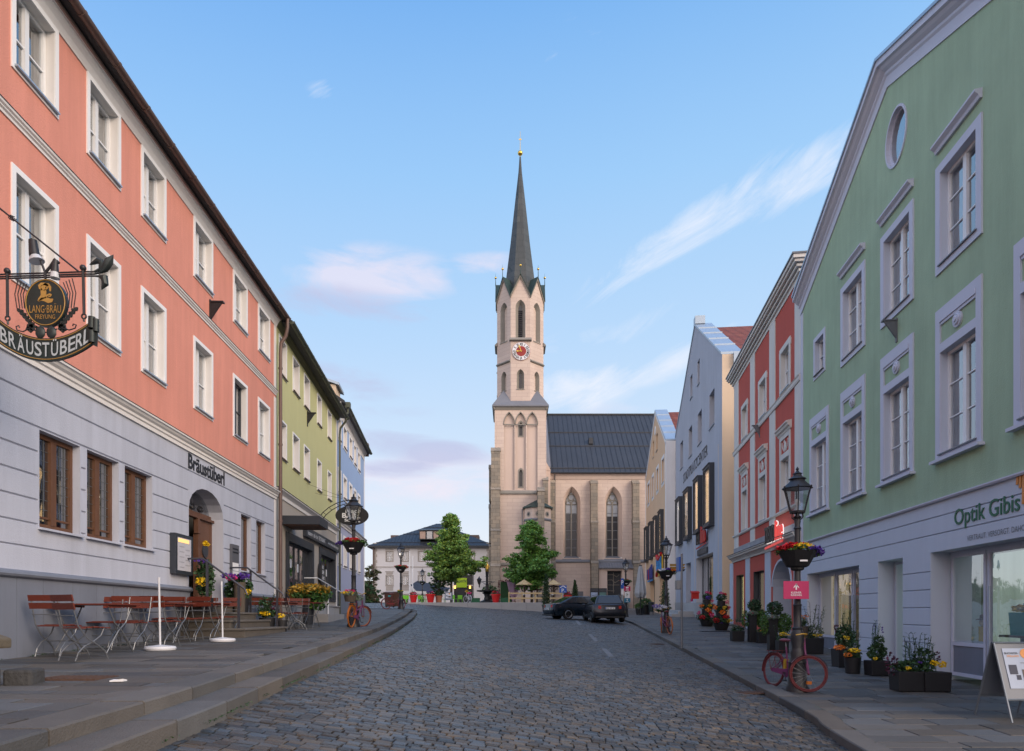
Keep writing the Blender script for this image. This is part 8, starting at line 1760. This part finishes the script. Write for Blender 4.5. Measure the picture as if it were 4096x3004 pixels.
# ================= wheelie bins =================
BR = mat('brown_bin_plastic', (.095, .042, .028), .5, .06, 3)
def bin_(x, y, rz, label, sticker=True):
    t = thing('wheelie_bin', (x, y, zpl(y)+.006), label, 'wheelie bin', 'brown wheelie bins', rz); b = MB()
    b.hexa([(-.22, -.24, .06), (.22, -.24, .06), (.22, .22, .06), (-.22, .22, .06), (-.28, -.33, .95), (.28, -.33, .95), (.28, .30, .95), (-.28, .30, .95)]); b.build('body', BR, t, world=False, bevel=.02)
    b = MB(); b.hexa([(-.31, -.36, .95), (.31, -.36, .95), (.31, .34, .99), (-.31, .34, .99), (-.30, -.35, 1.0), (.30, -.35, 1.0), (.30, .33, 1.07), (-.30, .33, 1.07)]); b.build('lid', BR, t, world=False, bevel=.015)
    for s_ in (-1, 1): b = MB(); b.cyl((s_*.2, .26, .1), (s_*.26, .26, .1), .1, n=14); b.build('wheel', DARKMET, t, world=False)
    if sticker: b = MB(); b.box(-.02, .14, -.325, -.318, .70, .79); b.build('sticker', mat('cyan_sticker', (.05, .40, .45), .5, 0), t, world=False)
    return t
bin_(-8.15, 45.3, 0, 'front brown wheelie bin with a cyan sticker beside the left end lamp'); bin_(-7.75, 46.0, .1, 'rear brown wheelie bin half hidden behind the front one', False)
# ================= cars =================
def car(x, y, rz, kind, label, paint, plate):
    z = zroad(x, y); t = thing('parked_car', (x, y, z+.004), label, 'car', rz=rz)
    E = kind == 'estate'
    ol = ([(-2.24, .36), (-2.27, .58), (-2.22, .70), (-2.19, .93), (-2.12, .99), (.95, .96), (1.5, .90), (2.05, .78), (2.24, .60), (2.27, .38), (2.1, .22), (-2.1, .22)] if E else
          [(-2.34, .38), (-2.38, .60), (-2.33, .74), (-2.30, .93), (-2.2, .985), (-1.5, .99), (1.0, .94), (1.6, .88), (2.15, .76), (2.36, .58), (2.38, .38), (2.2, .22), (-2.2, .22)])
    n = len(ol); b = MB(); vs = []
    for yy_, sx_, sz_ in ((-.91, .90, .80), (-.885, .955, .93), (-.74, .99, .985), (-.4, 1, 1), (.4, 1, 1), (.74, .99, .985), (.885, .955, .93), (.91, .90, .80)): vs += [(xx*sx_, yy_, .50+(zz_-.50)*sz_) for xx, zz_ in ol]
    b.add(vs, [(i*n+j, i*n+(j+1) % n, (i+1)*n+(j+1) % n, (i+1)*n+j) for i in range(7) for j in range(n)]+[tuple(range(n)), tuple(range(7*n, 8*n))[::-1]])
    b.build('body', paint, t, world=False, smooth='auto', recalc=True)
    xb0, xb1, xf0, xf1, zt_, zc = (-2.14, -1.82, 1.12, .22, 1.45, .965) if E else (-1.95, -.95, 1.15, .15, 1.41, .96)
    wb, wt = .80, .60
    lo_ = [(xb0, -wb, zc), (xf0, -wb, zc), (xf0, wb, zc), (xb0, wb, zc)]; hi_ = [(xb1, -wt, zt_), (xf1, -wt, zt_), (xf1, wt, zt_), (xb1, wt, zt_)]
    b = MB(); b.hexa(lo_+hi_); o = b.build('cabin', paint, t, world=False, bevel=.07, recalc=True)
    CG = mat('car_glass', (.010, .013, .016), .06, 0, spec=.8)
    def patch(P, u0_, u1_, v0_, v1_, nm):
        P = [Vector(p) for p in P]; q = lambda u_, v_: P[0].lerp(P[1], u_).lerp(P[3].lerp(P[2], u_), v_)
        nn_ = (P[1]-P[0]).cross(P[3]-P[0]).normalized()*.012; b_ = MB(); b_.prism([q(u0_, v0_)+nn_*.2, q(u1_, v0_)+nn_*.2, q(u1_, v1_)+nn_*.2, q(u0_, v1_)+nn_*.2], nn_); b_.build(nm, CG, t, world=False)
    patch([lo_[3], lo_[0], hi_[0], hi_[3]], .08, .92, .12, .86, 'rear_window'); patch([lo_[1], lo_[2], hi_[2], hi_[1]], .06, .94, .06, .9, 'windscreen')
    for A_, B_, C_, D_ in ((lo_[0], lo_[1], hi_[1], hi_[0]), (lo_[2], lo_[3], hi_[3], hi_[2])):
        for u0_, u1_ in ((.07, .30), (.325, .60), (.625, .93)): patch([A_, B_, C_, D_], u0_, u1_, .10, .86, 'side_window')
    for xx in (-1.38, 1.40):
        for s_ in (-1, 1):
            w = bpy.data.objects.new('wheel', None); COL.objects.link(w); w.parent = t; w.location = (xx, s_*.80, .33)
            b = MB(); b.lathe((0, 0, 0), [(.20, -.11), (.32, -.11), (.335, -.08), (.335, .08), (.32, .11), (.20, .11)], 24); b.M = None
            b.v = [(p[0], p[2], p[1]) for p in b.v]; b.build('tyre', mat('tyre_rubber', (.012, .012, .013), .8), w, world=False, smooth='auto')
            b = MB()
            for k in range(10): a = k*pi/5; b.hexa([(.04*cos(a-.3), s_*.105, .04*sin(a-.3)), (.04*cos(a+.3), s_*.105, .04*sin(a+.3)), (.215*cos(a+.1), s_*.112, .215*sin(a+.1)), (.215*cos(a-.1), s_*.112, .215*sin(a-.1)), (.04*cos(a-.3), s_*.09, .04*sin(a-.3)), (.04*cos(a+.3), s_*.09, .04*sin(a+.3)), (.215*cos(a+.1), s_*.095, .215*sin(a+.1)), (.215*cos(a-.1), s_*.095, .215*sin(a-.1))])
            b.tube([(.215*cos(a*pi/12), s_*.105, .215*sin(a*pi/12)) for a in range(24)], .012, 5, closed=True); b.build('rim', mat('alloy', (.32, .33, .35), .35, 0, metal=.8), w, world=False)
            b = MB(); b.cyl((xx, s_*.915, .33), (xx, s_*.90, .33), .365, n=24); 
            b = MB(); k = 14; R_ = .37; vs = []
            for i in range(k+1): a = R(-10+200*i/k); vs += [(xx+R_*cos(a), s_*.935, .33+R_*sin(a)), (xx+(R_-.03)*cos(a), s_*.925, .33+(R_-.03)*sin(a))]
            b.add(vs, [(2*i, 2*i+1, 2*i+3, 2*i+2) for i in range(k)]); b.build('wheel_arch', BLACKP, t, world=False)
    TL = mat('tail_light_red', (.45, .012, .015), .25, .05, 6, spec=.7); xb = ol[2][0]-.015
    for s_ in (-1, 1): b = MB(); b.hexa([(xb-.02, s_*.48, .72), (xb+.10, s_*.80, .73), (xb+.42, s_*.915, .76), (xb+.2, s_*.5, .74), (xb+.0, s_*.48, .88), (xb+.12, s_*.80, .90), (xb+.44, s_*.905, .89), (xb+.2, s_*.5, .88)]); b.build('tail_light', TL, t, world=False)
    b = MB(); b.box(xb-.055, xb-.03, -.26, .26, .60 if kind != 'estate' else .70, .71 if kind != 'estate' else .81); b.build('number_plate', WTRIM, t, world=False)
    b = MB(); zp_ = .615 if kind != 'estate' else .715; put_text(b, plate, (xb-.057, .22, zp_), (0, -.44, 0), (0, 0, .08), (-1, 0, 0), offset=.01, thick=.002); b.build('plate_lettering', BLK, t, world=False)
    b = MB(); b.box(xb-.058, xb-.054, .225, .26, zp_-.01, zp_+.09); b.build('plate_blue_strip', SBLUE, t, world=False)
    for s_ in (-1, 1): b = MB(); b.sphere((.55, s_*1.0, .98), .09, 8, sc=(.6, 1.1, .75)); b.build('mirror', mat('blue_mirror', (.03, .28, .55), .3) if kind != 'estate' else paint, t, world=False, smooth=True)
    b = MB(); b.box(xb-.04, xb+.1, -.76, .76, .24, .33); b.build('bumper_trim', BLACKP, t, world=False)
    if kind == 'estate':
        for s_ in (-1, 1): b = MB(); b.tube([(-1.8, s_*.60, 1.44), (-1.6, s_*.62, 1.49), (0, s_*.63, 1.50), (.2, s_*.62, 1.46)], .015, 6); b.build('roof_rail', DARKMET, t, world=False)
    return t
cp = (2415-2048)/FPX; car(cp*38.6, 38.9, R(92), 'estate', 'dark grey estate car parked by the kerb, seen from the rear', mat('graphite_paint', (.028, .032, .042), .25, .03, 2, metal=.5, spec=.7), 'FRG WF 33')
car(4.35, 41.9, R(20), 'sedan', 'dark blue black sedan parked at an angle beside the grey estate car', mat('midnight_paint', (.012, .022, .035), .2, .03, 2, metal=.4, spec=.8), 'FRG')
# ================= things on the plaza =================
RP = mat('bright_red_pot', (.62, .015, .015), .4, .04, 2)
def ppx(px, Y): return (px-2048)/FPX*Y
for (px, Y, lb, w) in ((1654, 61.2, 'leftmost bright red flower pot on the plaza, before the shade sail', .72), (1722, 61.0, 'bright red flower pot with violet blooms left of the terracotta planter', .80), (1983, 61.0, 'bright red flower pot between the fountain and the bell stands', .80), (2270, 66.0, 'bright red flower pot behind the dark sedan, by the thuja', .8)):
    planter('red_flower_pot', ppx(px, Y), Y, zplaza(Y), lb, [('rim', 0, 0, w, w*.62, w*.95, RP)], [(LEAFD, [(0, 0, w*1.1, w*.5, w*.4, .2, 260, .1)])], [(PR if px != 1722 else PV, [(-.1, -.2, w*1.2, .22, .08, 60, .09)]), (PP, [(.15, -.2, w*1.15, .15, .08, 40, .08)])], rs(4, 0, 0, .15, .1, w, .55, .15) if px == 1654 else (), group='bright red flower pots', cat='flower pot')
planter('terracotta_planter', ppx(1755, 61.6), 61.6, zplaza(61.6), 'square terracotta planter in front of a dark bushy shrub', [('rim', 0, 0, .62, .5, .62, mat('terracotta', (.42, .16, .085), .8, .08, 3))], [(LEAFD, [(0, 0, .7, .25, .25, .1, 80, .08)])], [])
# fountain with golden figure
FYy = 64.0; fx = ppx(1948, FYy); t = thing('fountain', (fx, FYy, zplaza(FYy)), 'dark cast fountain with a wide bowl and a golden figure on its column', 'fountain')
b = MB(); b.lathe((0, 0, 0), [(1.0, -.05), (1.0, .1), (.6, .14), (.3, .3), (.24, .6), (.3, .8), (.5, .92), (.3, .98), (.95, 1.05), (.98, 1.16), (.9, 1.16), (.3, 1.08)], 24); b.build('bowl', DARKMET, t, world=False, smooth='auto')
b = MB(); b.lathe((0, 0, 0), [(.16, 1.05), (.14, 1.7), (.2, 1.75), (.12, 1.8), (.11, 2.4), (.18, 2.45), (.12, 2.5), (.16, 2.9)], 12)
for s_ in (-1, 1): b.tube([(0, 0, 1.95), (s_*.35, 0, 1.98), (s_*.6, 0, 1.93), (s_*.72, 0, 1.98)], .03, 5); b.tube([(0, 0, 1.7), (s_*.2, 0, 1.75), (s_*.45, 0, 1.93)], .02, 5)
b.build('column', DARKMET, t, world=False, smooth='auto')
b = MB(); b.lathe((0, 0, 2.9), [(.17, 0), (.16, .3), (.13, .5), (.15, .68), (.07, .76), (.06, .79)], 12); b.sphere((0, 0, 3.78), .085, 8); b.tube([(-.14, 0, 3.55), (-.2, -.08, 3.35), (-.08, -.14, 3.3)], .04, 6); b.tube([(.14, 0, 3.55), (.2, -.05, 3.35), (.15, -.12, 3.2)], .04, 6); b.build('golden_figure', GOLD, t, world=False, smooth=True)
planter('fountain_grass', ppx(1960, 66), 66.0, zplaza(66)+.3, 'clump of long grassy leaves behind the fountain', [('round', 0, 0, .6, .5, .4, BP)], [(LEAF, [(0, 0, 1.0, .8, .5, .35, 320, .16)])], [], rs(12, 0, 0, .4, .2, .4, 1.4, .5), cat='plant')
# bell stands and wooden fence
WOOD = mat('fresh_pine', (.55, .40, .20), .6, .1, 3, streak=.1); BELL = mat('silver_bell', (.40, .38, .35), .35, .1, 4, metal=.8); DKW = mat('dark_wood_post', (.05, .025, .018), .7)
for (px, Y, w, lb, top) in ((2097, 63.5, .78, 'left bell stand with a shingled hexagonal roof behind the wooden fence', 2318), (2148, 66.0, .68, 'smaller middle bell stand partly behind the tall thuja', 2332), (2214, 63.5, .82, 'right bell stand with a shingled hexagonal roof near the parking garage sign', 2318)):
    x = ppx(px, Y); zt = (2467-top)/FPX*Y-zplaza(Y); t = thing('bell_stand', (x, Y, zplaza(Y)), lb, 'bell stand', 'bell stands with pointed wooden roofs')
    b = MB(); b.lathe((0, 0, 0), [(w, zt-.52), (w, zt-.48), (.03, zt)], 6); b.build('roof', WOOD, t, world=False)
    b = MB(); b.box(-.09, .09, -.09, .09, 0, zt-.5); b.box(-w*.75, w*.75, -.05, .05, zt-.72, zt-.6); b.box(-.05, .05, -w*.75, w*.75, zt-.72, zt-.6)
    for s_ in (-1, 1): b.tube([(0, 0, zt-1.2), (s_*w*.5, 0, zt-.7)], .04, 5)
    b.build('post', DKW, t, world=False)
    for s_, zz_ in ((-1, 1.35), (1, .95), (-.2, 1.45)): b = MB(); b.lathe((s_*w*.5, -.1, zt-zz_), [(.17, 0), (.14, .06), (.10, .2), (.07, .27), (.01, .3)], 12); b.cyl((s_*w*.5, -.1, zt-zz_+.28), (s_*w*.5, -.1, zt-.68), .012, n=4); b.build('bell', BELL, t, world=False, smooth='auto')
t = thing('wooden_fence', (ppx(2140, 61), 61, zplaza(61)), 'fresh pine rail fence around the bell stands on the plaza', 'fence'); xa, xb = ppx(2036, 61)-t.location.x, ppx(2246, 61)-t.location.x
for zz_ in (.32, .76): b = MB(); b.box(xa, xb, -.03, .03, zz_, zz_+.14); b.build('rail', WOOD, t, world=False)
for k in range(5): b = MB(); x = xa+(xb-xa)*k/4; b.box(x-.06, x+.06, -.0+.032, .14, 0, .95); b.build('post', WOOD, t, world=False)
# flower wall, banner pieces, green boxes
t = thing('flower_arch', (ppx(2030, 68), 68, zplaza(68)), 'dark red flower covered arch with a pink and white cloth near the tower', 'arch')
b = MB()
for s_ in (-.85, .75): b.leaves((s_, 0, 1.1), (.12, .1, 1.15), 260, .1, shell=.6)
b.leaves((-.05, 0, 2.2), (.95, .1, .12), 220, .1); b.build('flower_garland', mat('dark_red_flowers', (.16, .02, .03), .8, .2, 3, island=.5), t, world=False)
b = MB(); b.box(-.7, .6, .05, .1, .1, 2.1); b.build('green_back', mat('green_cloth', (.03, .09, .03), .8), t, world=False)
b = MB(); b.prism([(-.1, -.02, 2.2), (1.3, -.02, 2.2), (1.0, -.05, .8), (.5, -.05, .1), (.2, -.05, .9)], (0, .02, 0)); b.build('pink_cloth', mat('pink_white_cloth', (.55, .35, .48), .8, .35, 2.5), t, world=False)
for px, lb in ((1902, 'green wooden crate left of the fountain'), (2022, 'green wooden crate right of the last red pot, by the pine fence')):
    b = MB(); b.box(-.4, .4, -.2, .2, 0, .42); o = b.build('green_crate', mat('crate_green', (.01, .10, .04), .6), bevel=.01); o.location = (ppx(px, 62.5), 62.5, zplaza(62.5)); tag(o, lb, 'crate')
# shade sail, flagpoles, green chairs, wall lamp, cinema posters
t = thing('shade_sail', (ppx(1700, 84), 84, 4), 'dark grey shade sail stretched before the white office', 'shade sail')
b = MB(); P = [at(1642, 2340, 84), at(1670, 2324, 88), at(1800, 2352, 88), at(1790, 2368, 84), at(1665, 2364, 82)]; b.add(P+[p+Vector((0, 0, .03)) for p in P], [(0, 1, 2, 3, 4), (5, 6, 7, 8, 9)]); P = [at(1668, 2324, 87), at(1672, 2355, 87), at(1790, 2360, 87)]; b.add(P, [(0, 1, 2)]); b.build('sail', mat('anthracite_canvas', (.04, .043, .055), .8), t)
for (px, top, Y, lb) in ((1638, 2208, 62, 'taller white flagpole left, in front of the white office'), (1651, 2226, 72, 'shorter white flagpole just right of the taller one')):
    b = MB(); b.cyl((0, 0, 0), (0, 0, (2467-top)/FPX*Y-zplaza(Y)), .06, .04, 10); b.sphere((0, 0, (2467-top)/FPX*Y-zplaza(Y)), .06, 8); o = b.build('flagpole', WFRAME, smooth='auto'); o.location = (ppx(px, Y), Y, zplaza(Y)); tag(o, lb, 'flagpole', 'white flagpoles')
LG = mat('lime_plastic', (.16, .48, .02), .5); gch = thing('lime_chair', (0, 0, 0), 'x', 'chair', 'lime green cafe chairs')
b = MB(); b.box(-.25, .25, -.25, .25, .42, .46); b.build('seat', LG, gch, world=False); b = MB(); b.box(-.25, .25, .22, .26, .46, .85); b.build('backrest', LG, gch, world=False)
for sx in (-1, 1):
    for sy in (-1, 1): b = MB(); b.cyl((sx*.22, sy*.22, 0), (sx*.22, sy*.22, .43), .02, n=5); b.build('leg', LG, gch, world=False)
GC = [(1618, 74, 'leftmost lime green cafe chair, left of the first red pot'), (1632, 75, 'lime green cafe chair just left of the first red pot'), (1684, 74, 'lime green cafe chair between the two left red pots'), (1697, 75, 'lime green cafe chair left of the second red pot'), (1771, 74, 'lime green cafe chair beside the white folding board'), (1818, 73, 'lime green cafe chair right of the linden trunk'), (1842, 74, 'lime green cafe chair in front of the glazed entrance')]
for i, (px, Y, lb) in enumerate(GC): o = gch if i == 0 else copy_tree(gch); o.location = (ppx(px, Y), Y, zplaza(Y)); o.rotation_euler = (0, 0, .5*i); o['label'] = lb
t = thing('wall_lantern', (ppx(1916, 98), 98.8, (2467-2345)/FPX*98), 'small black lantern on an arm on the right side of the white office', 'lantern')
b = MB(); b.lathe((0, 0, 0), [(.15, .3), (.36, 1.0), (.4, 1.02), (.06, 1.35), (.02, 1.5)], 6); b.box(-.08, .08, .0, .6, -.1, .3); b.build('lantern', DARKMET, t, world=False)
for k, (px, lb, c1) in enumerate(((2377, 'left cinema poster case with a bluish film poster before the church door', (.20, .25, .36)), (2411, 'right cinema poster case with a dark film poster before the church door', (.06, .12, .12)))):
    Y = 70; x = ppx(px, Y); z0 = 1.0; t = thing('poster_case', (x, Y, z0), lb, 'poster case', 'cinema poster cases'); h = (2467-2353)/FPX*Y-z0
    b = MB(); b.box(-.42, .42, -.06, .06, 0, h); b.build('case', ANTH, t, world=False); b = MB(); b.box(-.34, .34, -.07, -.062, .3, h-.42); b.build('film_poster', mat('poster_print_%s' % 'ab'[k], c1, .5, .5, 3, emit=c1, estr=.25), t, world=False)
    b = MB(); put_text(b, 'CINEPLEX', (-.38, -.065, h-.28), (.76, 0, 0), (0, 0, .15), (0, -1, 0), thick=.005); b.build('lettering', GREYZINC, t, world=False)
b = MB(); b.box(-.28, .28, -.06, .06, 0, 1.6); o = b.build('info_stele', mat('stele_grey', (.13, .13, .14), .5)); o.location = (ppx(2322, 70), 70, 1.0); tag(o, 'plain grey upright stele right of the conical thuja', 'stele')
t = thing('terrace_lattice', (ppx(2270, 72), 72, 1.0), 'dark potted shrub between the parking garage sign and the conical thuja', 'shrub'); b = MB(); b.leaves((0, 0, 1.2), (.4, .4, .6), 300, .12); b.build('foliage', LEAFP, t, world=False)
# entrance steps at the shopping centre
t = thing('side_steps', (8.6, 40.6, zpr(40.6)), 'low granite steps at the far door of the grey shopping centre', 'stairs')
b = FS.mb(); b.box(47.3, 54.0, .05, 1.6, -1.6, -.88); b.build('step', SANDSTONE, t); b = FS.mb(); b.box(47.8, 53.4, .05, 1.1, -.88, -.70); b.build('step', SANDSTONE, t)
